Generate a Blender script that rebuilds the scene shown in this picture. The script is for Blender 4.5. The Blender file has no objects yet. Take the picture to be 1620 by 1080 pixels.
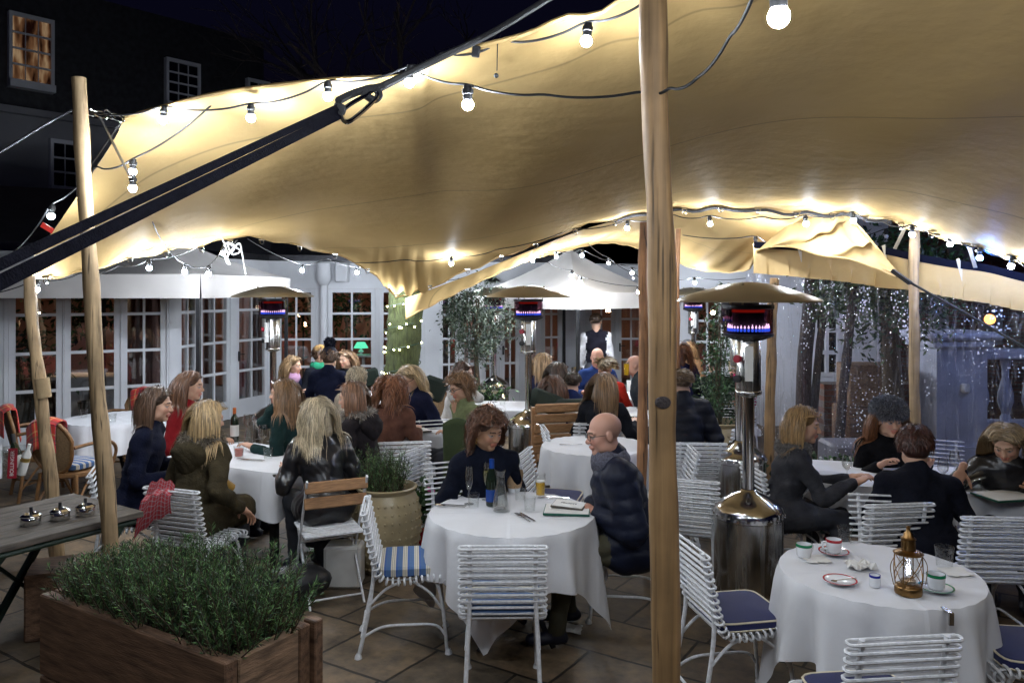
import bpy, bmesh, math, random
import numpy as np
from math import sin, cos, pi, radians, sqrt, atan2
random.seed(7); RNG = np.random.default_rng(7)
sc = bpy.context.scene
# ------------------------------------------------------------------ camera
CAM_H = 2.1; FPX = 1260.0; HZ = 460.0
cd = bpy.data.cameras.new('camera'); cam = bpy.data.objects.new('camera', cd); sc.collection.objects.link(cam)
cam.location = (0, 0, CAM_H); cam.rotation_euler = (radians(90), 0, 0)
cd.sensor_width = 36; cd.lens = FPX / 1620 * 36; cd.shift_y = -(540 - HZ) / 1620
cd.clip_start = 0.05; cd.clip_end = 500
sc.camera = cam
# ------------------------------------------------------------------ world: night sky
w = bpy.data.worlds.new('World'); sc.world = w; w.use_nodes = True
nt = w.node_tree; nt.nodes.clear()
sky = nt.nodes.new('ShaderNodeTexSky'); sky.sky_type = 'NISHITA'; sky.sun_disc = False
sky.sun_elevation = radians(-3.0); sky.sun_rotation = radians(200)
bg = nt.nodes.new('ShaderNodeBackground'); bg.inputs['Strength'].default_value = 0.12
ow = nt.nodes.new('ShaderNodeOutputWorld')
tint = nt.nodes.new('ShaderNodeMixRGB'); tint.blend_type = 'MULTIPLY'; tint.inputs[0].default_value = 1.0; tint.inputs[2].default_value = (.24, .26, .85, 1)
nt.links.new(sky.outputs[0], tint.inputs[1]); nt.links.new(tint.outputs[0], bg.inputs[0]); nt.links.new(bg.outputs[0], ow.inputs[0])
sc.view_settings.view_transform = 'Standard'; sc.view_settings.look = 'None'
sc.view_settings.exposure = 0.15; sc.view_settings.gamma = 1.0
cy = sc.cycles
cy.use_denoising = True; cy.denoiser = 'OPENIMAGEDENOISE'
cy.max_bounces = 7; cy.diffuse_bounces = 3; cy.glossy_bounces = 3; cy.transmission_bounces = 4; cy.transparent_max_bounces = 24
cy.caustics_reflective = False; cy.caustics_refractive = False
cy.sample_clamp_indirect = 3.0; cy.sample_clamp_direct = 0.0
try: cy.use_light_tree = True
except Exception: pass
BULB_L = 1650.0          # radiance of the lit festoon bulbs

# ------------------------------------------------------------------ helpers
def P(px, py, d): return np.array([(px - 810) / FPX * d, d, CAM_H - (py - HZ) / FPX * d])
def GD(py, z=0.0): return FPX * (CAM_H - z) / (py - HZ)       # depth of a point at height z seen at row py
def V3(*a): return np.array(a, float)
def nrm(v): v = np.asarray(v, float); return v / (np.linalg.norm(v) + 1e-12)

def fast_mesh(name, V, F, mats=(), midx=None, smooth=True, col=None):
    me = bpy.data.meshes.new(name)
    V = np.ascontiguousarray(V, dtype=np.float32)
    Fs = [np.asarray(f, dtype=np.int32) for f in (F if isinstance(F, (list, tuple)) else [F]) if len(f)]
    me.vertices.add(len(V)); me.vertices.foreach_set('co', V.ravel())
    li = np.concatenate([f.ravel() for f in Fs]); tot = np.concatenate([np.full(len(f), f.shape[1], np.int32) for f in Fs])
    st = np.concatenate([[0], np.cumsum(tot)[:-1]]).astype(np.int32)
    me.loops.add(len(li)); me.loops.foreach_set('vertex_index', li)
    me.polygons.add(len(tot)); me.polygons.foreach_set('loop_start', st); me.polygons.foreach_set('loop_total', tot)
    me.polygons.foreach_set('use_smooth', np.full(len(tot), smooth, bool))
    for m in mats: me.materials.append(m)
    if midx is not None: me.polygons.foreach_set('material_index', np.asarray(midx, np.int32))
    if col is not None:
        ca = me.color_attributes.new('Col', 'FLOAT_COLOR', 'POINT')
        c4 = np.ones((len(V), 4), np.float32); c4[:, :3] = col; ca.data.foreach_set('color', c4.ravel())
    me.update(calc_edges=True); me.validate()
    return me
def link(name, me, parent=None, loc=None):
    o = bpy.data.objects.new(name, me); sc.collection.objects.link(o)
    if parent is not None: o.parent = parent
    if loc is not None: o.location = loc
    return o
def thing(name, label, cat, loc=(0, 0, 0), rot=0.0, group=None):
    o = bpy.data.objects.new(name, None); sc.collection.objects.link(o)
    o.location = [float(x) for x in loc]; o.rotation_euler = (0, 0, rot); o.empty_display_size = .1
    o['label'] = label; o['category'] = cat
    if group: o['group'] = group
    return o
def tag(o, label, cat, group=None):
    o['label'] = label; o['category'] = cat
    if group: o['group'] = group
    return o
def struct(o): o['kind'] = 'structure'; return o
def stuff(o, label=None, cat=None):
    o['kind'] = 'stuff'
    if label: o['label'] = label; o['category'] = cat
    return o
def dup(root, loc, rot, label, group=None, skip=()):
    r = root.copy(); sc.collection.objects.link(r); r.location = [float(x) for x in loc]; r.rotation_euler = (0, 0, rot)
    r['label'] = label
    if group: r['group'] = group
    for ch in list(root.children):
        if ch.name.split('.')[0] in skip: continue
        c = ch.copy(); sc.collection.objects.link(c); c.parent = r
        for g in ch.children:
            d = g.copy(); sc.collection.objects.link(d); d.parent = c
    return r

def catmull(pts, n=8, closed=False):
    pts = np.asarray(pts, float)
    if len(pts) < 3 and not closed:
        t = np.linspace(0, 1, n + 1)[:, None]; return pts[0] * (1 - t) + pts[-1] * t
    if closed: ext = np.vstack([pts[-1], pts, pts[0], pts[1]])
    else: ext = np.vstack([2 * pts[0] - pts[1], pts, 2 * pts[-1] - pts[-2]])
    out = []
    for i in range(1, len(ext) - 2):
        p0, p1, p2, p3 = ext[i - 1:i + 3]
        t = np.linspace(0, 1, n, endpoint=False)[:, None]
        out.append(.5 * (2 * p1 + (p2 - p0) * t + (2 * p0 - 5 * p1 + 4 * p2 - p3) * t ** 2 + (3 * p1 - p0 - 3 * p2 + p3) * t ** 3))
    out = np.vstack(out)
    if not closed: out = np.vstack([out, pts[-1]])
    return out

class MB:
    def __init__(s): s.v = []; s.f = []; s.m = []
    def add(s, V, F, m=0):
        b = len(s.v); s.v.extend([tuple(map(float, p)) for p in V])
        for f in F: s.f.append(tuple(int(b + i) for i in f)); s.m.append(m)
        return s
    def box(s, c, size, rz=0.0, m=0, bev=0.0, rx=0.0, ry=0.0):
        x, y, z = [q / 2 for q in size]
        if bev > 0:
            bev = min(bev, x * .9, y * .9, z * .9)
            V = []
            for sx in (-1, 1):
                for sy in (-1, 1):
                    for sz in (-1, 1):
                        V += [(sx * x, sy * (y - bev), sz * (z - bev)), (sx * (x - bev), sy * y, sz * (z - bev)), (sx * (x - bev), sy * (y - bev), sz * z)]
            bm = bmesh.new()
            for p in V: bm.verts.new(p)
            bmesh.ops.convex_hull(bm, input=bm.verts)
            bm.verts.index_update(); V = [tuple(p.co) for p in bm.verts]; F = [[q.index for q in f.verts] for f in bm.faces]; bm.free()
        else:
            V = [(-x, -y, -z), (x, -y, -z), (x, y, -z), (-x, y, -z), (-x, -y, z), (x, -y, z), (x, y, z), (-x, y, z)]
            F = [(3, 2, 1, 0), (4, 5, 6, 7), (0, 1, 5, 4), (1, 2, 6, 5), (2, 3, 7, 6), (3, 0, 4, 7)]
        V = np.array(V)
        if rx: V = V @ np.array([[1, 0, 0], [0, cos(rx), -sin(rx)], [0, sin(rx), cos(rx)]]).T
        if ry: V = V @ np.array([[cos(ry), 0, sin(ry)], [0, 1, 0], [-sin(ry), 0, cos(ry)]]).T
        if rz: V = V @ np.array([[cos(rz), -sin(rz), 0], [sin(rz), cos(rz), 0], [0, 0, 1]]).T
        return s.add(V + np.array(c), F, m)
    def bar(s, a, b, w, t, m=0, up=(0, 0, 1)):
        a = np.array(a, float); b = np.array(b, float); f = nrm(b - a); up = np.array(up, float)
        if abs(f @ up) > .95: up = V3(0, 1, 0)
        r = nrm(np.cross(f, up)); u = np.cross(r, f); V = []
        for p in (a, b):
            for sx, sy in ((-1, -1), (1, -1), (1, 1), (-1, 1)): V.append(p + r * sx * w / 2 + u * sy * t / 2)
        return s.add(V, [(3, 2, 1, 0), (4, 5, 6, 7), (0, 1, 5, 4), (1, 2, 6, 5), (2, 3, 7, 6), (3, 0, 4, 7)], m)
    def tube(s, pts, r, n=8, m=0, closed=False, cap=True, flat=1.0, jit=0.0):
        pts = np.asarray(pts, float); k = len(pts)
        rr = np.full(k, r, float) if np.isscalar(r) else np.interp(np.linspace(0, 1, k), np.linspace(0, 1, len(r)), r)
        if closed: T = np.roll(pts, -1, 0) - np.roll(pts, 1, 0)
        else: T = np.gradient(pts, axis=0)
        T /= (np.linalg.norm(T, axis=1)[:, None] + 1e-12)
        ref = V3(0, 0, 1) if abs(T[0][2]) < .9 else V3(0, 1, 0)
        N = nrm(np.cross(np.cross(T[0], ref), T[0])); V = []; a = np.linspace(0, 2 * pi, n, endpoint=False)
        for i in range(k):
            N = N - T[i] * (N @ T[i]); N = nrm(N); B = np.cross(T[i], N)
            q = rr[i] * (1 + (jit * RNG.standard_normal(n) if jit else 0))
            V.append(pts[i] + (np.cos(a) * q)[:, None] * B + (np.sin(a) * q * flat)[:, None] * N)
        V = np.vstack(V); F = []
        for i in range(k if closed else k - 1):
            for j in range(n):
                F.append((i * n + j, i * n + (j + 1) % n, ((i + 1) % k) * n + (j + 1) % n, ((i + 1) % k) * n + j))
        if cap and not closed: F.append(tuple(range(n - 1, -1, -1))); F.append(tuple((k - 1) * n + j for j in range(n)))
        return s.add(V, F, m)
    def lathe(s, prof, c=(0, 0, 0), n=24, m=0, sx=1.0, sy=1.0):
        V = []; F = []; k = len(prof)
        for r, z in prof:
            for j in range(n):
                a = 2 * pi * j / n; V.append((c[0] + max(r, 1e-4) * cos(a) * sx, c[1] + max(r, 1e-4) * sin(a) * sy, c[2] + z))
        for i in range(k - 1):
            for j in range(n): F.append((i * n + j, i * n + (j + 1) % n, (i + 1) * n + (j + 1) % n, (i + 1) * n + j))
        return s.add(V, F, m)
    def grid(s, G, m=0, wrap=False):
        G = np.asarray(G, float); a, b = G.shape[:2]; F = []
        for i in range(a - 1):
            for j in range(b if wrap else b - 1): F.append((i * b + j, i * b + (j + 1) % b, (i + 1) * b + (j + 1) % b, (i + 1) * b + j))
        return s.add(G.reshape(-1, 3), F, m)
    def ball(s, c, r, n=10, k=7, m=0, sc_=(1, 1, 1)):
        prof = [(r * sin(pi * i / k), -r * cos(pi * i / k)) for i in range(k + 1)]
        V = []; F = []
        for q, z in prof:
            for j in range(n):
                a = 2 * pi * j / n; V.append((c[0] + max(q, 1e-4) * cos(a) * sc_[0], c[1] + max(q, 1e-4) * sin(a) * sc_[1], c[2] + z * sc_[2]))
        for i in range(k):
            for j in range(n): F.append((i * n + j, i * n + (j + 1) % n, (i + 1) * n + (j + 1) % n, (i + 1) * n + j))
        return s.add(V, F, m)
    def mesh(s, name, mats, smooth=True, off=(0, 0, 0)):
        me = bpy.data.meshes.new(name)
        me.from_pydata([(a - off[0], b - off[1], c - off[2]) for a, b, c in s.v], [], s.f)
        for q in (mats if isinstance(mats, (list, tuple)) else [mats]): me.materials.append(q)
        me.polygons.foreach_set('material_index', s.m); me.polygons.foreach_set('use_smooth', [smooth] * len(s.f)); me.update()
        if smooth:
            try: me.set_sharp_from_angle(angle=radians(42))
            except Exception: pass
        return me
    def build(s, name, mats, parent=None, smooth=True, world=False):
        off = (0, 0, 0); loc = None
        if parent is None:
            a = np.array(s.v); lo = a.min(0); hi = a.max(0); off = ((lo[0] + hi[0]) / 2, (lo[1] + hi[1]) / 2, lo[2]); loc = off
        elif world: off = tuple(parent.location)
        return link(name, s.mesh(name, mats, smooth, off), parent, loc)

# ------------------------------------------------------------------ materials
def mat(name, col, rough=.6, metal=0.0, var=.12, vscale=6.0, bump=0.0, bscale=60.0, spec=.5, coat=0.0, sheen=0.0, stretch=None, rvar=0.0):
    m = bpy.data.materials.new(name); m.use_nodes = True; t = m.node_tree; b = t.nodes['Principled BSDF']
    b.inputs['Base Color'].default_value = (*col, 1); b.inputs['Roughness'].default_value = rough; b.inputs['Metallic'].default_value = metal
    b.inputs['Specular IOR Level'].default_value = spec; b.inputs['Coat Weight'].default_value = coat; b.inputs['Sheen Weight'].default_value = sheen
    tc = t.nodes.new('ShaderNodeTexCoord'); src = tc.outputs['Object']
    if stretch:
        mp = t.nodes.new('ShaderNodeMapping'); mp.inputs['Scale'].default_value = stretch; t.links.new(src, mp.inputs[0]); src = mp.outputs[0]
    if var > 0:
        n = t.nodes.new('ShaderNodeTexNoise'); n.inputs['Scale'].default_value = vscale; n.inputs['Detail'].default_value = 5; t.links.new(src, n.inputs['Vector'])
        r = t.nodes.new('ShaderNodeMapRange'); r.inputs[1].default_value = .3; r.inputs[2].default_value = .7; r.inputs[3].default_value = 1 - var; r.inputs[4].default_value = 1 + var
        t.links.new(n.outputs[0], r.inputs[0])
        mx = t.nodes.new('ShaderNodeVectorMath'); mx.operation = 'SCALE'; mx.inputs[0].default_value = col; t.links.new(r.outputs[0], mx.inputs['Scale'])
        t.links.new(mx.outputs[0], b.inputs['Base Color'])
        if rvar:
            r2 = t.nodes.new('ShaderNodeMapRange'); r2.inputs[1].default_value = .3; r2.inputs[2].default_value = .7; r2.inputs[3].default_value = rough - rvar; r2.inputs[4].default_value = rough + rvar
            t.links.new(n.outputs[0], r2.inputs[0]); t.links.new(r2.outputs[0], b.inputs['Roughness'])
    if bump > 0:
        n2 = t.nodes.new('ShaderNodeTexNoise'); n2.inputs['Scale'].default_value = bscale; n2.inputs['Detail'].default_value = 4; t.links.new(src, n2.inputs['Vector'])
        bp = t.nodes.new('ShaderNodeBump'); bp.inputs['Strength'].default_value = bump; bp.inputs['Distance'].default_value = .01
        t.links.new(n2.outputs[0], bp.inputs['Height']); t.links.new(bp.outputs[0], b.inputs['Normal'])
    return m
def N(t, typ, **kw):
    n = t.nodes.new(typ)
    for k, v in kw.items(): setattr(n, k, v)
    return n
def emit(name, col, s):
    m = bpy.data.materials.new(name); m.use_nodes = True; t = m.node_tree; t.nodes.clear()
    e = t.nodes.new('ShaderNodeEmission'); e.inputs[0].default_value = (*col, 1); e.inputs[1].default_value = s
    o = t.nodes.new('ShaderNodeOutputMaterial'); t.links.new(e.outputs[0], o.inputs[0]); return m
def thin_glass(name, tint=(1, 1, 1), rough=.02, base=.06, bump=0.0, bscale=5, stretch=None, edge=.45):
    m = bpy.data.materials.new(name); m.use_nodes = True; t = m.node_tree; t.nodes.clear()
    tr = t.nodes.new('ShaderNodeBsdfTransparent'); tr.inputs[0].default_value = (*tint, 1)
    gl = t.nodes.new('ShaderNodeBsdfGlossy'); gl.inputs['Roughness'].default_value = rough
    lw = t.nodes.new('ShaderNodeLayerWeight'); lw.inputs[0].default_value = .35
    mr = t.nodes.new('ShaderNodeMapRange'); mr.inputs[3].default_value = base; mr.inputs[4].default_value = edge + base
    t.links.new(lw.outputs['Facing'], mr.inputs[0])
    mx = t.nodes.new('ShaderNodeMixShader'); o = t.nodes.new('ShaderNodeOutputMaterial')
    t.links.new(mr.outputs[0], mx.inputs[0]); t.links.new(tr.outputs[0], mx.inputs[1]); t.links.new(gl.outputs[0], mx.inputs[2]); t.links.new(mx.outputs[0], o.inputs[0])
    if bump:
        tc = t.nodes.new('ShaderNodeTexCoord'); mp = t.nodes.new('ShaderNodeMapping'); mp.inputs['Scale'].default_value = stretch or (1, 1, 1)
        n = t.nodes.new('ShaderNodeTexNoise'); n.inputs['Scale'].default_value = bscale; n.inputs['Detail'].default_value = 3; n.inputs['Distortion'].default_value = .6
        bp = t.nodes.new('ShaderNodeBump'); bp.inputs['Strength'].default_value = bump; bp.inputs['Distance'].default_value = .05
        t.links.new(tc.outputs['Object'], mp.inputs[0]); t.links.new(mp.outputs[0], n.inputs['Vector']); t.links.new(n.outputs[0], bp.inputs['Height'])
        t.links.new(bp.outputs[0], gl.inputs['Normal'])
    return m
def attr_mat(name, rough=.5, spec=.4, bump=0.0, bscale=200, sheen=0.0, sss=0.0, mul=1.0):
    m = bpy.data.materials.new(name); m.use_nodes = True; t = m.node_tree; b = t.nodes['Principled BSDF']
    a = t.nodes.new('ShaderNodeAttribute'); a.attribute_name = 'Col'
    t.links.new(a.outputs['Color'], b.inputs['Base Color'])
    b.inputs['Roughness'].default_value = rough; b.inputs['Specular IOR Level'].default_value = spec; b.inputs['Sheen Weight'].default_value = sheen
    if bump:
        tc = t.nodes.new('ShaderNodeTexCoord'); n = t.nodes.new('ShaderNodeTexNoise'); n.inputs['Scale'].default_value = bscale
        bp = t.nodes.new('ShaderNodeBump'); bp.inputs['Strength'].default_value = bump; bp.inputs['Distance'].default_value = .005
        t.links.new(tc.outputs['Object'], n.inputs['Vector']); t.links.new(n.outputs[0], bp.inputs['Height']); t.links.new(bp.outputs[0], b.inputs['Normal'])
    return m
def ramp(t, fac, stops):
    r = t.nodes.new('ShaderNodeValToRGB'); e = r.color_ramp.elements
    while len(e) < len(stops): e.new(.5)
    for q, (p, c) in zip(e, stops): q.position = p; q.color = (*c, 1)
    t.links.new(fac, r.inputs[0]); return r.outputs[0]

M = {}
M['white_paint'] = mat('white_paint', (.72, .73, .76), .45, var=.06, vscale=3, bump=.05, bscale=90)
M['wall_white'] = mat('wall_white', (.76, .77, .80), .8, var=.1, vscale=1.2, bump=.2, bscale=40)
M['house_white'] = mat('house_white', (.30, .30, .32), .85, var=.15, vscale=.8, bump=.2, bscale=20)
M['slate'] = mat('slate', (.03, .03, .035), .6, var=.4, vscale=8, bump=.4, bscale=15)
M['dark_brick'] = mat('dark_brick', (.06, .04, .035), .9, var=.4, vscale=5, bump=.4, bscale=25)
M['chair_white'] = mat('chair_white', (.74, .75, .77), .40, var=.16, vscale=45, bump=.06, bscale=120, rvar=.08)
M['steel'] = mat('steel', (.56, .55, .53), .24, 1.0, var=.12, vscale=4, stretch=(9, 9, .25), rvar=.1)
M['steel_pol'] = mat('steel_pol', (.72, .71, .69), .13, 1.0, var=.05, vscale=20)
M['alu'] = mat('alu', (.40, .33, .22), .32, .85, var=.06, vscale=5)
M['dark_metal'] = mat('dark_metal', (.05, .05, .055), .4, .8, var=.2, vscale=20)
M['black'] = mat('black', (.012, .012, .014), .45, var=.2, vscale=30)
M['rubber'] = mat('rubber', (.01, .01, .011), .55, var=.1)
M['strap'] = mat('strap', (.007, .007, .012), .95, spec=.08, var=.35, vscale=60, stretch=(1, 1, 1), bump=.5, bscale=260)
M['rope'] = mat('rope', (.02, .02, .022), .7, var=.3, vscale=90, bump=.6, bscale=200)
M['rope_white'] = mat('rope_white', (.7, .7, .68), .7, var=.1, vscale=90, bump=.4, bscale=200)
M['cloth'] = mat('cloth', (.72, .72, .74), .85, var=.04, vscale=5, bump=.55, bscale=7, spec=.2)
def cloth_creases():
    m = M['cloth']; t = m.node_tree; b = t.nodes['Principled BSDF']; old = b.inputs['Normal'].links[0].from_socket; tc = N(t, 'ShaderNodeTexCoord'); sp = N(t, 'ShaderNodeSeparateXYZ'); t.links.new(tc.outputs['Object'], sp.inputs[0]); hs = []
    for ax, st_ in ((0, .26), (1, .31)):
        pg = N(t, 'ShaderNodeMath', operation='PINGPONG'); pg.inputs[1].default_value = st_; t.links.new(sp.outputs[ax], pg.inputs[0]); k = N(t, 'ShaderNodeMapRange'); k.inputs[1].default_value = 0; k.inputs[2].default_value = .02; k.inputs[3].default_value = 1; k.inputs[4].default_value = 0; t.links.new(pg.outputs[0], k.inputs[0]); hs.append(k.outputs[0])
    mx = N(t, 'ShaderNodeMath', operation='MAXIMUM'); t.links.new(hs[0], mx.inputs[0]); t.links.new(hs[1], mx.inputs[1]); bp = N(t, 'ShaderNodeBump'); bp.inputs['Strength'].default_value = .55; bp.inputs['Distance'].default_value = .006; t.links.new(mx.outputs[0], bp.inputs['Height']); t.links.new(old, bp.inputs['Normal']); t.links.new(bp.outputs[0], b.inputs['Normal'])
cloth_creases()
M['paper'] = mat('paper', (.78, .76, .72), .7, var=.04, vscale=12)
M['menu_green'] = mat('menu_green', (.01, .09, .06), .5, var=.1)
M['brass'] = mat('brass', (.24, .14, .055), .36, 1.0, var=.25, vscale=25, rvar=.1)
M['china'] = mat('china', (.82, .83, .85), .15, var=.02, coat=.4)
M['red_glaze'] = mat('red_glaze', (.42, .02, .03), .2); M['green_glaze'] = mat('green_glaze', (.01, .2, .08), .2); M['blue_glaze'] = mat('blue_glaze', (.01, .02, .3), .2)
M['glass'] = thin_glass('glass', (.985, .99, .985), .03, .06, edge=.5)
M['tumbler_glass'] = thin_glass('tumbler_glass', (.96, .975, .97), .05, .06, bump=.5, bscale=30, edge=.45)
M['pane'] = thin_glass('pane', (.92, .94, .95), .012, .11, edge=.25)
def pvc_mat():
    m = bpy.data.materials.new('pvc'); m.use_nodes = True; t = m.node_tree; t.nodes.clear()
    tc = N(t, 'ShaderNodeTexCoord'); mp = N(t, 'ShaderNodeMapping'); mp.inputs['Scale'].default_value = (5, 5, .8); t.links.new(tc.outputs['Object'], mp.inputs[0])
    n = N(t, 'ShaderNodeTexNoise'); n.inputs['Scale'].default_value = 2.0; n.inputs['Detail'].default_value = 4; n.inputs['Distortion'].default_value = 1.0; t.links.new(mp.outputs[0], n.inputs['Vector'])
    v = N(t, 'ShaderNodeTexVoronoi'); v.inputs['Scale'].default_value = 22; t.links.new(tc.outputs['Object'], v.inputs['Vector'])
    w = N(t, 'ShaderNodeTexNoise'); w.inputs['Scale'].default_value = 3.2; w.inputs['Detail'].default_value = 2; t.links.new(tc.outputs['Object'], w.inputs['Vector'])
    k = N(t, 'ShaderNodeMapRange'); k.inputs[1].default_value = .42; k.inputs[2].default_value = .62; t.links.new(w.outputs[0], k.inputs[0])
    vm = N(t, 'ShaderNodeMath', operation='MULTIPLY'); t.links.new(v.outputs['Distance'], vm.inputs[0]); t.links.new(k.outputs[0], vm.inputs[1])
    b0 = N(t, 'ShaderNodeBump'); b0.inputs['Strength'].default_value = .9; b0.inputs['Distance'].default_value = .12; t.links.new(n.outputs[0], b0.inputs['Height'])
    b1 = N(t, 'ShaderNodeBump'); b1.inputs['Strength'].default_value = .8; b1.inputs['Distance'].default_value = .02; t.links.new(vm.outputs[0], b1.inputs['Height']); t.links.new(b0.outputs[0], b1.inputs['Normal'])
    tr = N(t, 'ShaderNodeBsdfTransparent'); tr.inputs[0].default_value = (.93, .93, .97, 1); gl = N(t, 'ShaderNodeBsdfGlossy'); gl.inputs['Roughness'].default_value = .06; t.links.new(b1.outputs[0], gl.inputs['Normal'])
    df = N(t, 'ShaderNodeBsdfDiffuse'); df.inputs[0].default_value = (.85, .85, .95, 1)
    # white dots and crease streaks: bulb sparkle painted into the plastic's colour
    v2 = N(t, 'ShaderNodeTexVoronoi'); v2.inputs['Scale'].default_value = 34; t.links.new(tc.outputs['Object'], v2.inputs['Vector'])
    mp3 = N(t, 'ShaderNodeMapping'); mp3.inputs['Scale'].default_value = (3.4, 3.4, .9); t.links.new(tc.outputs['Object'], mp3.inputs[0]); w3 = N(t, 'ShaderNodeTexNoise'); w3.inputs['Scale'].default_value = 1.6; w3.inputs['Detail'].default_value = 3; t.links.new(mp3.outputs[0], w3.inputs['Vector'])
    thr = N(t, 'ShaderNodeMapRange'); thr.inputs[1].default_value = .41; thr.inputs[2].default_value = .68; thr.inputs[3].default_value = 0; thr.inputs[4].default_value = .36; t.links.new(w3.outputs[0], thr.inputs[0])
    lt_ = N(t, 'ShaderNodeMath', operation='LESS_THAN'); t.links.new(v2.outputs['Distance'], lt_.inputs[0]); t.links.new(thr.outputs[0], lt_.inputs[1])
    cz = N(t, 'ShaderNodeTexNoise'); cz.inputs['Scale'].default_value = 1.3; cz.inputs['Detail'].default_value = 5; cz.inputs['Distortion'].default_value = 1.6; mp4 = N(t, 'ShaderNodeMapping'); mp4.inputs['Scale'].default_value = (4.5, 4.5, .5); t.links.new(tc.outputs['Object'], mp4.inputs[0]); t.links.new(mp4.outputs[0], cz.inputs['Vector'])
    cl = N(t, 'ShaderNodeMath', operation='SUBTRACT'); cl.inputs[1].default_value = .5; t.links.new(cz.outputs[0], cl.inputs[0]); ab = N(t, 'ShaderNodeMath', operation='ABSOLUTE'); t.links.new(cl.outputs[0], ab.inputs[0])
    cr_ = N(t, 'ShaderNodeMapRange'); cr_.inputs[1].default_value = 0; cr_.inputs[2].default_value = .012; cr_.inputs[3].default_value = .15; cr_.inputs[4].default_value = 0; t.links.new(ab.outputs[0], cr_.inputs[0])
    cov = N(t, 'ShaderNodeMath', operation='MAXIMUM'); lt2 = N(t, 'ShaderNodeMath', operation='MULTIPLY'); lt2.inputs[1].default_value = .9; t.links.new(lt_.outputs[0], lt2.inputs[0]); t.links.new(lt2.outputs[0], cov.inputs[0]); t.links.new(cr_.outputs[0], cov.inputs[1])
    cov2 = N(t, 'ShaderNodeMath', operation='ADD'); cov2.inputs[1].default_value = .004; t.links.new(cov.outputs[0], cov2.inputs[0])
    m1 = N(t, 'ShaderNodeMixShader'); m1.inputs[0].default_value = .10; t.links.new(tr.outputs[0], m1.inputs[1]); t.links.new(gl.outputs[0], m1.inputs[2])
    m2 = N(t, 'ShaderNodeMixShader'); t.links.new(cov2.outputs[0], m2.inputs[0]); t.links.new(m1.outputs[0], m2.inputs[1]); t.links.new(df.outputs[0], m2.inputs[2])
    o = N(t, 'ShaderNodeOutputMaterial'); t.links.new(m2.outputs[0], o.inputs[0]); return m
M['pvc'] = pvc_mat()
M['heater_glass'] = thin_glass('heater_glass', (.32, .18, .24), .05, .04, edge=.2)

M['beer'] = mat('beer', (.95, .55, .03), .15, var=.05); M['beer'].node_tree.nodes['Principled BSDF'].inputs['Transmission Weight'].default_value = .3
M['foam'] = mat('foam', (.9, .88, .8), .8); M['wine'] = mat('wine', (.75, .7, .28), .1); M['wine'].node_tree.nodes['Principled BSDF'].inputs['Transmission Weight'].default_value = .7
M['rose_drink'] = mat('rose_drink', (.75, .25, .2), .15); M['rose_drink'].node_tree.nodes['Principled BSDF'].inputs['Transmission Weight'].default_value = .3
M['bottle_dark'] = mat('bottle_dark', (.012, .02, .012), .08, coat=.5, var=0); M['bottle_blue'] = mat('bottle_blue', (.01, .05, .25), .2, var=0)
M['label_white'] = mat('label_white', (.75, .74, .7), .6); M['foil_orange'] = mat('foil_orange', (.5, .12, .02), .4)
M['red_card'] = mat('red_card', (.30, .01, .025), .5, var=.05)
M['gold_foil'] = mat('gold_foil', (.7, .5, .15), .3, .8)
M['stone_pot'] = mat('stone_pot', (.36, .29, .17), .32, var=.18, vscale=9, bump=.1, bscale=50, coat=.3)
M['soil'] = mat('soil', (.03, .02, .014), .95, var=.5, vscale=40, bump=.8, bscale=60)
M['teak'] = mat('teak', (.36, .19, .085), .55, var=.3, vscale=8, stretch=(2, 14, 14), bump=.15, bscale=40)
M['timber'] = mat('timber', (.155, .085, .048), .75, var=.55, vscale=5, stretch=(1.2, 10, 10), bump=.4, bscale=22)
M['timber_end'] = mat('timber_end', (.24, .15, .09), .8, var=.5, vscale=7, stretch=(6, 1.5, 9), bump=.4, bscale=25)
M['table_wood'] = mat('table_wood', (.10, .085, .07), .72, var=.45, vscale=5, stretch=(1.5, 16, 8), bump=.35, bscale=25)
M['dark_green'] = mat('dark_green', (.012, .03, .02), .5, var=.3)
M['rattan'] = mat('rattan', (.21, .105, .04), .5, var=.25, vscale=30, bump=.3, bscale=90)
M['cane'] = mat('cane', (.24, .155, .08), .6, var=.25, vscale=60, bump=.5, bscale=160)
M['navy'] = mat('navy', (.010, .015, .085), .8, var=.15, bump=.15, bscale=300, sheen=.1)
M['piping'] = mat('piping', (.7, .62, .45), .7)
M['olive_cushion'] = mat('olive_cushion', (.008, .016, .011), .9, var=.2)
M['fairy_cable'] = mat('fairy_cable', (.01, .03, .015), .5)
M['canvas_white'] = mat('canvas_white', (.52, .49, .46), .85, var=.06, vscale=3, bump=.1, bscale=200)
M['curtain'] = mat('curtain', (.30, .17, .15), .9, var=.2, vscale=12, stretch=(6, 6, .4))
M['int_wall'] = mat('int_wall', (.44, .24, .19), .85, var=.12, vscale=2)
M['int_floor'] = mat('int_floor', (.05, .035, .025), .5)
M['int_dark'] = mat('int_dark', (.04, .045, .04), .8)
M['leaf'] = mat('leaf', (.04, .10, .03), .5, var=.5, vscale=9)
M['leaf_olive'] = mat('leaf_olive', (.075, .10, .07), .55, var=.5, vscale=9)
M['leaf_rosemary'] = mat('leaf_rosemary', (.15, .28, .09), .55, var=.55, vscale=14)
M['leaf_dark'] = mat('leaf_dark', (.02, .04, .02), .5, var=.5, vscale=9)
M['stem'] = mat('stem', (.07, .05, .03), .8)
M['bark'] = mat('bark', (.040, .048, .012), .95, var=.5, vscale=10, stretch=(5, 5, .7), bump=1.0, bscale=24)
M['bark_dark'] = mat('bark_dark', (.05, .04, .04), .95, var=.5, vscale=10, stretch=(5, 5, .7), bump=1.0, bscale=24)
M['pink'] = mat('pink', (.6, .05, .25), .6)
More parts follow.
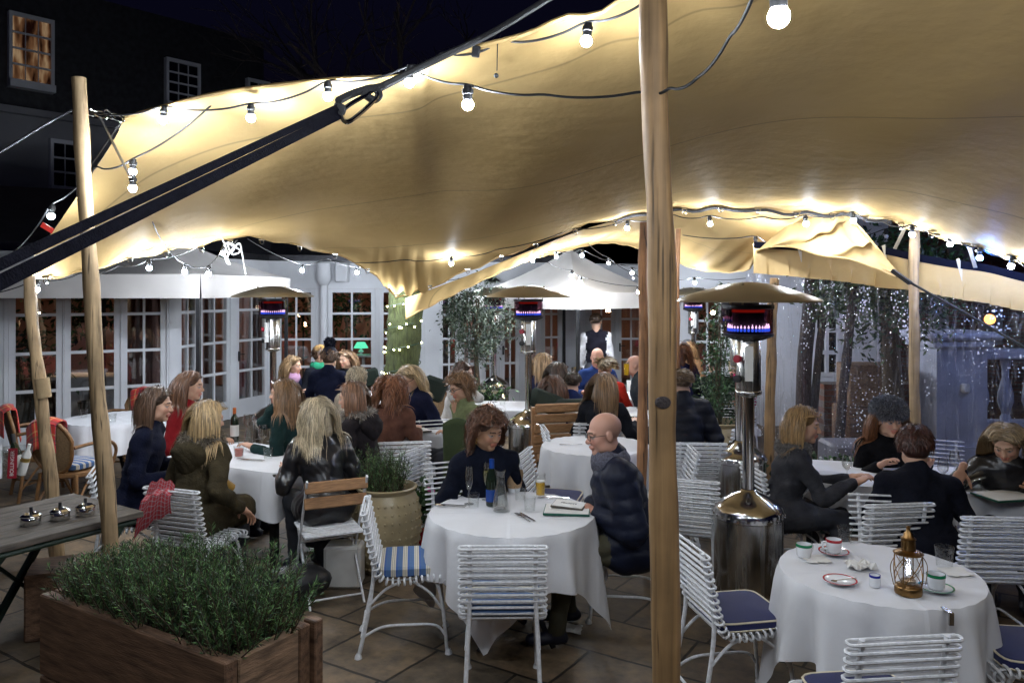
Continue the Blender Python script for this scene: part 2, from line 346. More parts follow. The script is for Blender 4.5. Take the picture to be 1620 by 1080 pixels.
M['stone'] = mat('stone', (.42, .41, .42), .85, var=.15, vscale=3, bump=.3, bscale=30)
M['blue_lit_stone'] = mat('blue_lit_stone', (.46, .48, .58), .85, var=.18, vscale=3, bump=.3, bscale=30)  # stone with the blue of the light on the pier put into its colour
M['skin'] = attr_mat('skin', .5, .35, .06, 300)
M['hair'] = attr_mat('hair', .42, .45)
M['hair'].node_tree.nodes['Principled BSDF'].inputs['Anisotropic'].default_value = .5
M['fur'] = attr_mat('fur', .8, .2)
M['bulb'] = emit('bulb', (.82, .90, 1.0), BULB_L)
M['bulb_blue'] = emit('bulb_blue', (.06, .22, 1.0), BULB_L * .5); M['bulb_near'] = emit('bulb_near', (.82, .90, 1.0), BULB_L * .62); M['bulb_far'] = emit('bulb_far', (.80, .88, 1.0), BULB_L * 1.7); M['bulb_fill'] = emit('bulb_fill', (.86, .92, 1.0), BULB_L * .5); M['bulb_dim'] = emit('bulb_dim', (.78, .86, 1.0), BULB_L * .26); M['bulb_mid'] = emit('bulb_mid', (.80, .88, 1.0), BULB_L * .8)
M['bulb_off'] = mat('bulb_off', (.8, .8, .85), .2)
M['fairy'] = emit('fairy', (.95, 1.0, .45), 26); M['bulb_pier_fill'] = emit('bulb_pier_fill', (.40, .52, 1.0), BULB_L * .42)
M['flame_white'] = emit('flame_white', (.85, .85, 1.0), 5.0); M['flame_blue'] = emit('flame_blue', (.03, .15, 1.0), 3.0); M['ember'] = emit('ember', (1.0, .05, .02), 0.35)
M['lamp_green'] = emit('lamp_green', (.12, .75, .42), 1.6)
M['lamp_warm'] = emit('lamp_warm', (1.0, .58, .3), 95)
M['window_warm'] = emit('window_warm', (1.0, .5, .2), .35)
M['filament'] = emit('filament', (.75, .8, 1.0), 60)
M['metal_wire'] = mat('metal_wire', (.5, .5, .5), .3, 1.0)

def pole_mat(name, col):
    m = bpy.data.materials.new(name); m.use_nodes = True; t = m.node_tree; b = t.nodes['Principled BSDF']; b.inputs['Roughness'].default_value = .62
    tc = N(t, 'ShaderNodeTexCoord'); mp = N(t, 'ShaderNodeMapping'); mp.inputs['Scale'].default_value = (30, 30, 1.0); t.links.new(tc.outputs['Object'], mp.inputs[0])
    n = N(t, 'ShaderNodeTexNoise'); n.inputs['Scale'].default_value = 1.0; n.inputs['Detail'].default_value = 6; n.inputs['Distortion'].default_value = .5; t.links.new(mp.outputs[0], n.inputs['Vector'])
    c1 = ramp(t, n.outputs[0], [(.30, tuple(x * .22 for x in col)), (.40, tuple(x * .75 for x in col)), (.55, col), (.72, tuple(min(1, x * 1.3) for x in col))])
    v = N(t, 'ShaderNodeTexVoronoi'); v.inputs['Scale'].default_value = 1.0
    mp2 = N(t, 'ShaderNodeMapping'); mp2.inputs['Scale'].default_value = (7, 7, 2.2); t.links.new(tc.outputs['Object'], mp2.inputs[0]); t.links.new(mp2.outputs[0], v.inputs['Vector'])
    k = N(t, 'ShaderNodeMapRange'); k.inputs[1].default_value = .07; k.inputs[2].default_value = .13; k.inputs[3].default_value = .25; k.inputs[4].default_value = 1.0; t.links.new(v.outputs[0], k.inputs[0])
    sc_ = N(t, 'ShaderNodeVectorMath', operation='SCALE'); t.links.new(c1, sc_.inputs[0]); t.links.new(k.outputs[0], sc_.inputs['Scale']); t.links.new(sc_.outputs[0], b.inputs['Base Color'])
    mp3 = N(t, 'ShaderNodeMapping'); mp3.inputs['Scale'].default_value = (48, 48, 1.1); t.links.new(tc.outputs['Object'], mp3.inputs[0]); n3 = N(t, 'ShaderNodeTexNoise'); n3.inputs['Scale'].default_value = 1; n3.inputs['Detail'].default_value = 2; t.links.new(mp3.outputs[0], n3.inputs['Vector'])
    k3 = N(t, 'ShaderNodeMapRange'); k3.inputs[1].default_value = .30; k3.inputs[2].default_value = .37; k3.inputs[3].default_value = .3; k3.inputs[4].default_value = 1; t.links.new(n3.outputs[0], k3.inputs[0])
    n4 = N(t, 'ShaderNodeTexNoise'); n4.inputs['Scale'].default_value = 4; n4.inputs['Detail'].default_value = 4; t.links.new(tc.outputs['Object'], n4.inputs['Vector']); k4 = N(t, 'ShaderNodeMapRange'); k4.inputs[1].default_value = .35; k4.inputs[2].default_value = .65; k4.inputs[3].default_value = .72; k4.inputs[4].default_value = 1.2; t.links.new(n4.outputs[0], k4.inputs[0])
    mm = N(t, 'ShaderNodeMath', operation='MULTIPLY'); t.links.new(k3.outputs[0], mm.inputs[0]); t.links.new(k4.outputs[0], mm.inputs[1]); m2_ = N(t, 'ShaderNodeMath', operation='MULTIPLY'); t.links.new(mm.outputs[0], m2_.inputs[0]); t.links.new(k.outputs[0], m2_.inputs[1]); t.links.new(m2_.outputs[0], sc_.inputs['Scale'])
    hh_ = N(t, 'ShaderNodeMath', operation='ADD'); t.links.new(n.outputs[0], hh_.inputs[0]); t.links.new(k3.outputs[0], hh_.inputs[1])
    bp = N(t, 'ShaderNodeBump'); bp.inputs['Strength'].default_value = .5; bp.inputs['Distance'].default_value = .008; t.links.new(hh_.outputs[0], bp.inputs['Height']); t.links.new(bp.outputs[0], b.inputs['Normal'])
    return m
M['pole'] = pole_mat('pole', (.31, .185, .08)); M['pole_pale'] = pole_mat('pole_pale', (.42, .29, .155)); M['pole_red'] = pole_mat('pole_red', (.36, .17, .07))

def real_glass(name, ior, tint=(1, 1, 1), rough=0.0, bump=0):
    m = mat(name, tint, rough, var=0, bump=bump, bscale=30); b = m.node_tree.nodes['Principled BSDF']; b.inputs['Transmission Weight'].default_value = 1.0; b.inputs['IOR'].default_value = ior; return m
M['stemware'] = real_glass('stemware', 1.45); M['water'] = real_glass('water', 1.33, (.97, .98, 1.0)); M['solid_glass'] = real_glass('solid_glass', 1.42, (.95, .98, .97), .01, .25)
def tartan_mat(name, c0, c1, c2, c3, sc_=9.0):
    m = bpy.data.materials.new(name); m.use_nodes = True; t = m.node_tree; b = t.nodes['Principled BSDF']; b.inputs['Roughness'].default_value = .9; b.inputs['Sheen Weight'].default_value = .2
    uv = N(t, 'ShaderNodeUVMap'); sp = N(t, 'ShaderNodeSeparateXYZ'); t.links.new(uv.outputs[0], sp.inputs[0])
    outs = []
    for ax in (0, 1):
        mm = N(t, 'ShaderNodeMath', operation='MULTIPLY'); mm.inputs[1].default_value = sc_; t.links.new(sp.outputs[ax], mm.inputs[0])
        fr = N(t, 'ShaderNodeMath', operation='FRACT'); t.links.new(mm.outputs[0], fr.inputs[0])
        r = N(t, 'ShaderNodeValToRGB'); r.color_ramp.interpolation = 'CONSTANT'; e = r.color_ramp.elements
        st = [(0, c0), (.42, c1), (.5, c0), (.56, c1), (.64, c2), (.72, c0), (.92, c3)]
        while len(e) < len(st): e.new(.5)
        for q, (p, c) in zip(e, st): q.position = p; q.color = (*c, 1)
        t.links.new(fr.outputs[0], r.inputs[0]); outs.append(r.outputs[0])
    mx = N(t, 'ShaderNodeMixRGB'); mx.inputs[0].default_value = .5; t.links.new(outs[0], mx.inputs[1]); t.links.new(outs[1], mx.inputs[2]); t.links.new(mx.outputs[0], b.inputs['Base Color'])
    return m
M['tartan'] = tartan_mat('tartan', (.50, .03, .02), (.10, .01, .04), (.03, .05, .03), (.60, .36, .12), 6.0)
M['check_scarf'] = tartan_mat('check_scarf', (.55, .47, .36), (.03, .03, .05), (.02, .02, .03), (.05, .05, .08), 7)
M['pattern_scarf'] = tartan_mat('pattern_scarf', (.35, .02, .03), (.45, .40, .42), (.03, .03, .06), (.4, .02, .03), 40)
M['grey_scarf'] = mat('grey_scarf', (.09, .09, .12), .95, var=.5, vscale=90, bump=.4, bscale=90)
def stripe_mat():
    m = bpy.data.materials.new('blue_stripe'); m.use_nodes = True; t = m.node_tree; b = t.nodes['Principled BSDF']; b.inputs['Roughness'].default_value = .85
    tc = N(t, 'ShaderNodeTexCoord'); sp = N(t, 'ShaderNodeSeparateXYZ'); t.links.new(tc.outputs['Object'], sp.inputs[0])
    mm = N(t, 'ShaderNodeMath', operation='MULTIPLY'); mm.inputs[1].default_value = 15; t.links.new(sp.outputs[1], mm.inputs[0])
    fr = N(t, 'ShaderNodeMath', operation='FRACT'); t.links.new(mm.outputs[0], fr.inputs[0])
    r = N(t, 'ShaderNodeValToRGB'); r.color_ramp.interpolation = 'CONSTANT'; e = r.color_ramp.elements
    st = [(0, (.06, .13, .29)), (.42, (.6, .56, .46)), (.52, (.05, .06, .10)), (.55, (.6, .56, .46)), (.68, (.05, .06, .1)), (.71, (.6, .56, .46)), (.83, (.04, .10, .30))]
    while len(e) < len(st): e.new(.5)
    for q, (p, c) in zip(e, st): q.position = p; q.color = (*c, 1)
    t.links.new(fr.outputs[0], r.inputs[0]); t.links.new(r.outputs[0], b.inputs['Base Color']); return m
M['blue_stripe'] = stripe_mat()

def canopy_mat():
    m = bpy.data.materials.new('stretch_fabric'); m.use_nodes = True; t = m.node_tree; t.nodes.clear()
    ge = N(t, 'ShaderNodeNewGeometry'); sp = N(t, 'ShaderNodeSeparateXYZ'); t.links.new(ge.outputs['Position'], sp.inputs[0])
    n = N(t, 'ShaderNodeTexNoise'); n.inputs['Scale'].default_value = 1.1; n.inputs['Detail'].default_value = 4; t.links.new(ge.outputs['Position'], n.inputs['Vector'])
    c = ramp(t, n.outputs[0], [(.3, (.60, .405, .165)), (.7, (.67, .465, .205))])
    # seams: straight lines across the sheet
    dx = N(t, 'ShaderNodeVectorMath', operation='DOT_PRODUCT'); dx.inputs[1].default_value = (.55, .83, 0); t.links.new(ge.outputs['Position'], dx.inputs[0])
    md = N(t, 'ShaderNodeMath', operation='PINGPONG'); md.inputs[1].default_value = .8; t.links.new(dx.outputs['Value'], md.inputs[0])
    k = N(t, 'ShaderNodeMapRange'); k.inputs[1].default_value = .0; k.inputs[2].default_value = .014; k.inputs[3].default_value = .62; k.inputs[4].default_value = 1.0; t.links.new(md.outputs[0], k.inputs[0])
    s_ = N(t, 'ShaderNodeVectorMath', operation='SCALE'); t.links.new(c, s_.inputs[0]); t.links.new(k.outputs[0], s_.inputs['Scale'])
    w = N(t, 'ShaderNodeTexNoise'); w.inputs['Scale'].default_value = 420; t.links.new(ge.outputs['Position'], w.inputs['Vector'])
    w2 = N(t, 'ShaderNodeTexNoise'); w2.inputs['Scale'].default_value = 7; w2.inputs['Detail'].default_value = 3; t.links.new(ge.outputs['Position'], w2.inputs['Vector'])
    b0 = N(t, 'ShaderNodeBump'); b0.inputs['Strength'].default_value = .22; b0.inputs['Distance'].default_value = .04; t.links.new(w2.outputs[0], b0.inputs['Height'])
    b1 = N(t, 'ShaderNodeBump'); b1.inputs['Strength'].default_value = .10; b1.inputs['Distance'].default_value = .003; t.links.new(w.outputs[0], b1.inputs['Height']); t.links.new(b0.outputs[0], b1.inputs['Normal'])
    d = N(t, 'ShaderNodeBsdfDiffuse'); tl = N(t, 'ShaderNodeBsdfTranslucent'); gl = N(t, 'ShaderNodeBsdfGlossy'); gl.inputs['Roughness'].default_value = .5
    for q in (d, tl): t.links.new(s_.outputs[0], q.inputs[0]); t.links.new(b1.outputs[0], q.inputs['Normal'])
    t.links.new(b1.outputs[0], gl.inputs['Normal'])
    m1 = N(t, 'ShaderNodeMixShader'); m1.inputs[0].default_value = .14; t.links.new(d.outputs[0], m1.inputs[1]); t.links.new(tl.outputs[0], m1.inputs[2])
    m2 = N(t, 'ShaderNodeMixShader'); m2.inputs[0].default_value = .03; t.links.new(m1.outputs[0], m2.inputs[1]); t.links.new(gl.outputs[0], m2.inputs[2])
    o = N(t, 'ShaderNodeOutputMaterial'); t.links.new(m2.outputs[0], o.inputs[0]); return m
M['canopy'] = canopy_mat()

def paving_mat():
    m = bpy.data.materials.new('stone_flags'); m.use_nodes = True; t = m.node_tree; b = t.nodes['Principled BSDF']
    tc = N(t, 'ShaderNodeTexCoord'); mp = N(t, 'ShaderNodeMapping'); mp.inputs['Rotation'].default_value = (0, 0, radians(33)); t.links.new(tc.outputs['Object'], mp.inputs[0])
    nz = N(t, 'ShaderNodeTexNoise'); nz.inputs['Scale'].default_value = 3.5; nz.inputs['Detail'].default_value = 4; t.links.new(mp.outputs[0], nz.inputs['Vector'])
    ad = N(t, 'ShaderNodeMixRGB', blend_type='LINEAR_LIGHT'); ad.inputs[0].default_value = .018; t.links.new(mp.outputs[0], ad.inputs[1]); t.links.new(nz.outputs['Color'], ad.inputs[2])
    br = N(t, 'ShaderNodeTexBrick'); br.inputs['Scale'].default_value = 1.0; br.inputs['Brick Width'].default_value = .78; br.inputs['Row Height'].default_value = .47
    br.inputs['Mortar Size'].default_value = .011; br.inputs['Mortar Smooth'].default_value = .3; br.offset = .37; br.squash = .7; br.squash_frequency = 3
    br.inputs['Color1'].default_value = (.20, .145, .092, 1); br.inputs['Color2'].default_value = (.10, .078, .055, 1); br.inputs['Mortar'].default_value = (.018, .014, .010, 1)
    t.links.new(ad.outputs[0], br.inputs['Vector'])
    n2 = N(t, 'ShaderNodeTexNoise'); n2.inputs['Scale'].default_value = 6; n2.inputs['Detail'].default_value = 8; n2.inputs['Roughness'].default_value = .65; t.links.new(mp.outputs[0], n2.inputs['Vector'])
    c = ramp(t, n2.outputs[0], [(.28, (.22, .21, .20)), (.5, (.85, .83, .80)), (.72, (1.5, 1.4, 1.25))])
    mx = N(t, 'ShaderNodeMixRGB', blend_type='MULTIPLY'); mx.inputs[0].default_value = 1; t.links.new(br.outputs[0], mx.inputs[1]); t.links.new(c, mx.inputs[2]); t.links.new(mx.outputs[0], b.inputs['Base Color'])
    rr = N(t, 'ShaderNodeMapRange'); rr.inputs[3].default_value = .42; rr.inputs[4].default_value = .85; t.links.new(n2.outputs[0], rr.inputs[0]); t.links.new(rr.outputs[0], b.inputs['Roughness'])
    b1 = N(t, 'ShaderNodeBump'); b1.inputs['Strength'].default_value = .6; b1.inputs['Distance'].default_value = .012; b1.invert = True; t.links.new(br.outputs['Fac'], b1.inputs['Height'])
    b2 = N(t, 'ShaderNodeBump'); b2.inputs['Strength'].default_value = .45; b2.inputs['Distance'].default_value = .02; t.links.new(n2.outputs[0], b2.inputs['Height']); t.links.new(b1.outputs[0], b2.inputs['Normal']); t.links.new(b2.outputs[0], b.inputs['Normal'])
    return m
M['paving'] = paving_mat()
def brick_mat():
    m = bpy.data.materials.new('brick'); m.use_nodes = True; t = m.node_tree; b = t.nodes['Principled BSDF']; b.inputs['Roughness'].default_value = .9
    tc = N(t, 'ShaderNodeTexCoord'); mp = N(t, 'ShaderNodeMapping'); mp.inputs['Rotation'].default_value = (radians(90), 0, 0); t.links.new(tc.outputs['Object'], mp.inputs[0])
    br = N(t, 'ShaderNodeTexBrick'); br.inputs['Scale'].default_value = 1; br.inputs['Brick Width'].default_value = .22; br.inputs['Row Height'].default_value = .075; br.inputs['Mortar Size'].default_value = .008
    br.inputs['Color1'].default_value = (.16, .06, .04, 1); br.inputs['Color2'].default_value = (.09, .04, .03, 1); br.inputs['Mortar'].default_value = (.12, .10, .09, 1)
    t.links.new(mp.outputs[0], br.inputs['Vector']); t.links.new(br.outputs[0], b.inputs['Base Color']); return m
M['brick'] = brick_mat()
# ================================================================== SETTING
MB().grid([[(-40, -12, 0), (40, -12, 0)], [(-40, 60, 0), (40, 60, 0)]]).build('ground', M['paving'], smooth=False)
struct(bpy.data.objects['ground'])

def seg_hit(A, B, px):
    """where the viewing column px meets the vertical wall through A and B (plan)"""
    k = (px - 810) / FPX; dx, dy = B[0] - A[0], B[1] - A[1]
    t = (k * A[1] - A[0]) / (dx - k * dy); return t
def PL(px, d): return ((px - 810) / FPX * d, d)
garden = thing('garden_room', 'long white garden room with rows of glazed french doors along the back of the terrace', 'building', (*PL(500, 14), 0))
WALL_T = 2.62
def leaf(A, B, pa, pb, rails, top, cols=2, kick=.30, stile=.075, handle=False, back=.02):
    """one glazed door leaf between the columns pa and pb on the wall A-B"""
    ta, tb = seg_hit(A, B, pa), seg_hit(A, B, pb); A_ = V3(*A, 0); B_ = V3(*B, 0)
    a = A_ + (B_ - A_) * ta; b = A_ + (B_ - A_) * tb; u = nrm(b - a); L = np.linalg.norm(b - a); n = V3(u[1], -u[0], 0)
    up = V3(0, 0, 1); f = MB(); off = -n * back
    def bx(s0, s1, z0, z1, th, mb=f, o=0.0):
        c = a + u * (s0 + s1) / 2 + up * (z0 + z1) / 2 + off + n * o
        mb.box(c, (s1 - s0, th, z1 - z0), rz=atan2(u[1], u[0]))
    bx(0, stile, .01, top, .05); bx(L - stile, L, .01, top, .05)
    bx(stile, L - stile, .01, kick, .044); bx(stile, L - stile, top - .07, top, .046)
    for i in range(1, cols):
        s = stile + (L - 2 * stile) * i / cols; bx(s - .016, s + .016, kick, top - .07, .034)
    for z in rails: bx(stile, L - stile, z - .02, z + .02, .038)
    d = f.build('french_door', M['white_paint'], garden, smooth=False, world=True)
    g = MB(); bx(stile, L - stile, kick, top - .07, .008, g)
    go = g.build('pane', M['pane'], None, smooth=False); lo = np.array(go.location); go.parent = d; go.location = lo - np.array(garden.location)
    if handle:
        h = MB(); p = a + u * .04 + up * 1.02 + n * .04; h.box(p, (.03, .02, .16), rz=atan2(u[1], u[0])); h.bar(p + up * .03, p + up * .03 + u * .1 + n * .02, .015, .015)
        ho = h.build('handle', M['dark_metal'], None, smooth=False); lo = np.array(ho.location); ho.parent = d; ho.location = lo - np.array(garden.location)
    return ta, tb
def facade(A, B, leaves, rails, top, wtop=WALL_T, thick=.14, cols=2, handle=()):
    wmb = MB(); A_ = V3(*A, 0); B_ = V3(*B, 0); L = np.linalg.norm(B_ - A_); u = (B_ - A_) / L; n = V3(u[1], -u[0], 0); up = V3(0, 0, 1)
    def bx(s0, s1, z0, z1):
        if s1 - s0 > .004: wmb.box(A_ + u * (s0 + s1) / 2 + up * (z0 + z1) / 2 - n * thick / 2 + n * .02, (s1 - s0, thick, z1 - z0), rz=atan2(u[1], u[0]))
    last = 0.0
    for i, (pa, pb) in enumerate(leaves):
        ta, tb = leaf(A, B, pa, pb, rails, top, cols if not isinstance(cols, (list, tuple)) else cols[i], handle=(i in handle))
        bx(last, ta * L - .003, 0, top); last = tb * L + .003
    bx(last, L, 0, top); bx(0, L, top + .002, wtop)
    wmb.build('wall', M['wall_white'], garden, smooth=False, world=True)
c = [PL(-190, 9.7), PL(266, 11.35), PL(313, 12.3), PL(366, 13.05), PL(425, 13.9), PL(506, 14.0), PL(672, 14.2), PL(893, 14.8), PL(925, 15.3), PL(1066, 15.3), PL(1072, 13.3), PL(1345, 13.0)]
R1 = (.77, 1.27, 1.78)
facade(c[0], c[1], [(-110, -62), (-58, 6), (14, 99), (102, 190), (192, 263)], R1, 2.12, cols=[2, 2, 2, 2, 2])
facade(c[1], c[2], [(283, 312)], R1, 2.12)
facade(c[2], c[3], [(315, 363)], R1, 2.12)
facade(c[3], c[4], [(373, 423)], R1, 2.12, handle=(0,))
facade(c[4], c[5], [(438, 499)], (.77, 1.25, 1.70), 2.14)
facade(c[5], c[6], [(519, 594), (600, 660)], (.77, 1.25, 1.70), 2.14)
facade(c[6], c[7], [(694, 727), (728, 757), (762, 790), (792, 822), (824, 854), (856, 889)], (.78, 1.24, 1.67), 2.16, handle=(3,))
facade(c[7], c[8], [], R1, 2.1)
facade(c[8], c[9], [(930, 973), (977, 1020), (1024, 1062)], (.78, 1.18, 1.56), 1.98, handle=(1,))
facade(c[9], c[10], [], R1, 2.1)
facade(c[10], c[11], [(1094, 1144), (1148, 1200)], (.74, 1.25, 1.60), 2.12)
# return wall, eaves board, gutter, down pipe, roof
mb = MB()
for q in range(3, 7):
    a = V3(*c[q], WALL_T + .05); b = V3(*c[q + 1], WALL_T + .05); mb.bar(a + V3(0, -.08, 0), b + V3(0, -.08, 0), .16, .10)
mb.build('gutter', M['dark_metal'], garden, world=True, smooth=False)
mb = MB(); G0 = []; G1 = []
for q in range(0, 9): G0.append((c[q][0], c[q][1] - .12, WALL_T + .11)); G1.append((c[q][0] * 1.15, c[q][1] + 3.6, WALL_T + 1.25))
mb.grid([G0, G1]).build('roof', M['slate'], garden, world=True, smooth=False)
mb = MB(); x, y = PL(512, 13.85); mb.tube([(x, y, 0), (x, y, 2.2), (x, y, 2.5)], .065, 12); mb.lathe([(.065, 2.2), (.09, 2.22), (.13, 2.3), (.13, 2.58), (.1, 2.6)], (x, y, 0), 12)
mb.box((x + .32, y + .02, 2.42), (.22, .2, .34), bev=.02); mb.build('down_pipe', M['wall_white'], garden, world=True)
# interior: floor, back wall, ceiling, curtains
ib = MB(); IW = [PL(-260, 14.5), PL(200, 16.5), PL(430, 18.5), PL(700, 18.8), PL(900, 19.5), PL(1300, 18)]
ib.grid([[(*p, 0) for p in IW], [(*p, 2.75) for p in IW]]); ib.build('room_wall', M['int_wall'], garden, world=True, smooth=False)
fl = MB(); cc = [c[0], c[2], c[4], c[6], c[8], c[11]]
fl.grid([[(p[0], p[1] + .16, .012) for p in cc], [(*p, .012) for p in IW]]); fl.build('room_floor', M['int_floor'], garden, world=True, smooth=False)
ce = MB(); ce.grid([[(p[0], p[1] + .05, 2.6) for p in cc], [(*p, 2.6) for p in IW]]); ce.build('room_ceiling', M['int_dark'], garden, world=True, smooth=False)
def curtain(px0, px1, d, lean=0.0, z1=2.3):
    x0 = (px0 - 810) / FPX * d; x1 = (px1 - 810) / FPX * d; rows = []
    for z in np.linspace(.02, z1, 7):
        t = z / z1; g = (1 - t) * lean; rows.append([(x0 + (x1 - x0) * u + g * (1 - u) * 0 + lean * (1 - t) * .0 - lean * (1 - t) * (1 - u), d + .05 * sin(u * 26 + z), z) for u in np.linspace(0, 1, 24)])
    MB().grid(rows).build('curtain', M['curtain'], garden, world=True)
curtain(203, 252, 12.0, .25); curtain(395, 424, 14.6, .1); curtain(322, 340, 13.9); curtain(700, 714, 15.5); curtain(775, 792, 15.5); curtain(262, 284, 12.5)
# a few things seen in the rooms
def lamp_inside(px, py, d, s, shade, label, warm):
    p = P(px, py, d); t = thing('table_lamp', label, 'lamp', p)
    MB().lathe([(s * .55, 0), (s, -s * .75), (s * 1.02, -s * .8)], n=18).build('lamp_shade', M[shade], t)
    MB().lathe([(.02, -s * .8), (.03, -s * 1.1), (.06, -s * 1.3), (.02, -s * 1.5), (.07, -s * 1.75), (.09, -s * 1.8)], n=14).build('lamp_base', M['china'], t)
    return t
lamp_inside(571, 541, 14.75, .135, 'lamp_green', 'lit lamp with green shade on the sill inside the glazed doors', 0)
mb = MB(); p = P(575, 562, 14.75); mb.box(p, (.55, .4, .03)); mb.box(p - V3(0, 0, .4), (.05, .05, .77)); mb.build('side_table', M['label_white'], smooth=False)
tag(bpy.data.objects['side_table'], 'small white side table under the green lamp indoors', 'table')
mb = MB(); mb.lathe([(.0, .16), (.07, .14), (.11, 0.0), (.10, -.01)], n=16)
for i, (px, py, d) in enumerate([(138, 447, 13.2), (165, 512, 13.6), (470, 500, 16.8), (482, 515, 16.9), (962, 493, 17.0), (1128, 497, 15.5), (1166, 500, 15.6), (880, 470, 17.5), (60, 500, 13)]):
    o = link('wall_lamp', mb.mesh('wall_lamp', M['lamp_warm']), None, P(px, py, d)); o.scale = (.45, .45, .45)
    tag(o, 'small warm shaded lamp glowing on the room wall behind the glass', 'lamp', 'warm lamps inside the garden room')
mb = MB()
mb.box((*PL(150, 13), .37), (1.3, .7, .74), bev=.02); mb.build('dining_table', M['cloth'], smooth=False); tag(bpy.data.objects['dining_table'], 'cloth covered table indoors behind the left french doors', 'table')
mb = MB(); mb.box((*PL(55, 13), .35), (1.3, .7, .7), bev=.02); o = mb.build('dining_table', M['int_dark'], smooth=False); tag(o, 'dark table indoors behind the leftmost french door', 'table')
mb = MB(); mb.box((*PL(398, 16), .35), (.7, .6, .7), bev=.08); o = mb.build('armchair', M['red_card']); mb = MB(); tag(o, 'red upholstered armchair indoors behind the angled french door', 'chair')

def indoor_plant(px, d, z, label, seed):
    t = thing('indoor_plant', label, 'plant', (*PL(px, d), 0)); rg = np.random.default_rng(seed); leaf_p = np.array([0, 0, z]) + rg.standard_normal((420, 3)) * np.array([.28, .2, .3]); n = len(leaf_p)
    a = rg.standard_normal((n, 3)); a /= np.linalg.norm(a, axis=1)[:, None]; b = np.cross(a, rg.standard_normal((n, 3))); b /= np.linalg.norm(b, axis=1)[:, None]; V = np.stack([leaf_p, leaf_p + a * .06 + b * .025, leaf_p + a * .13, leaf_p + a * .06 - b * .025], 1).reshape(-1, 3)
    link('foliage', fast_mesh('foliage', V, np.arange(4 * n).reshape(n, 4), [M['leaf'], M['leaf_dark']], rg.integers(0, 2, n), smooth=False), t); MB().lathe([(.12, 0), (.17, .4), (.15, .4)], n=14).tube([(0, 0, .3), (0, 0, z)], .02, 5).build('pot', M['int_dark'], t)
indoor_plant(142, 12.3, 1.75, 'leafy house plant indoors behind the second french door', 1); indoor_plant(548, 15.2, 1.8, 'leafy house plant indoors left of the green lamp', 2); indoor_plant(480, 15.4, 1.75, 'leafy house plant indoors behind the angled doors beside the downpipe', 3); indoor_plant(1135, 14.4, 1.2, 'leafy house plant indoors behind the right hand doors', 4); indoor_plant(30, 12.2, 1.2, 'leafy house plant indoors behind the leftmost french door', 5)
# eaves lamp on the wall above the olive tree
def wall_lantern(px, py, d):
    p = P(px, py, d); t = thing('wall_lantern', 'dark industrial shade lamp bracketed to the white wall above the olive tree', 'lamp', p)
    MB().lathe([(.015, .12), (.05, .1), (.06, .05), (.15, -.02), (.155, -.03)], n=16).build('lamp_shade', M['dark_metal'], t)
    MB().tube(catmull([(0, 0, .1), (0, .02, .2), (-.12, .08, .18), (-.22, .12, .02)]), .012, 6).ball((-.24, .14, .02), .07).build('bracket', M['dark_metal'], t)
wall_lantern(779, 443, 14.25)

# ------------------------------------------------------------------ tall house behind on the left
house = thing('townhouse', 'dark white rendered townhouse with slate upper storey rising behind the terrace on the left', 'building', (-11, 19, 0))
HA, HB = PL(-260, 16.5), PL(420, 24)
def hp(t, z, o=0.0):
    a = V3(*HA, 0); b = V3(*HB, 0); u = nrm(b - a); n = V3(u[1], -u[0], 0); return a + (b - a) * t + V3(0, 0, z) + n * o
def hquad(mb, t0, t1, z0, z1, th, o):
    a = hp(t0, 0); b = hp(t1, 0); u = nrm(b - a); cc_ = (hp(t0, z0, o) + hp(t1, z1, o)) / 2
    mb.box(cc_, (np.linalg.norm(b - a), th, z1 - z0), rz=atan2(u[1], u[0]))
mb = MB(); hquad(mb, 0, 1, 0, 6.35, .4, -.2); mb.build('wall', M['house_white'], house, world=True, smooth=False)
mb = MB(); hquad(mb, 0, 1, 6.36, 9.6, .5, -.35); mb.build('roof', M['slate'], house, world=True, smooth=False)
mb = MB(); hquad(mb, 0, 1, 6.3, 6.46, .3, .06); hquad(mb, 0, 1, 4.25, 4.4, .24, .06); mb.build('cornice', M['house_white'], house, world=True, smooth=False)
def sash(px0, px1, py0, py1, glass, nx, ny, label=None):
    t0, t1 = seg_hit(HA, HB, px0), seg_hit(HA, HB, px1); d = hp((t0 + t1) / 2, 0)[1]; z1 = P(0, py0, d)[2]; z0 = P(0, py1, d)[2]
    mb = MB(); e = .0075
    hquad(mb, t0 - e, t0, z0 - .1, z1 + .1, .16, .06); hquad(mb, t1, t1 + e, z0 - .1, z1 + .1, .16, .06); hquad(mb, t0, t1, z1, z1 + .1, .16, .06); hquad(mb, t0 - e, t1 + e, z0 - .18, z0, .26, .10)
    for i in range(1, nx): tt = t0 + (t1 - t0) * i / nx; hquad(mb, tt - .0008, tt + .0008, z0, z1, .05, .10)
    for i in range(1, ny): zz = z0 + (z1 - z0) * i / ny; hquad(mb, t0, t1, zz - .022, zz + .022, .06, .10)
    f = mb.build('window', M['white_paint'], house, world=True, smooth=False)
    if label: f['label'] = label
    g = MB(); hquad(g, t0, t1, z0, z1, .02, .07); go = g.build('pane', glass, None, smooth=False); lo = np.array(go.location); go.parent = f; go.location = lo - np.array(house.location)
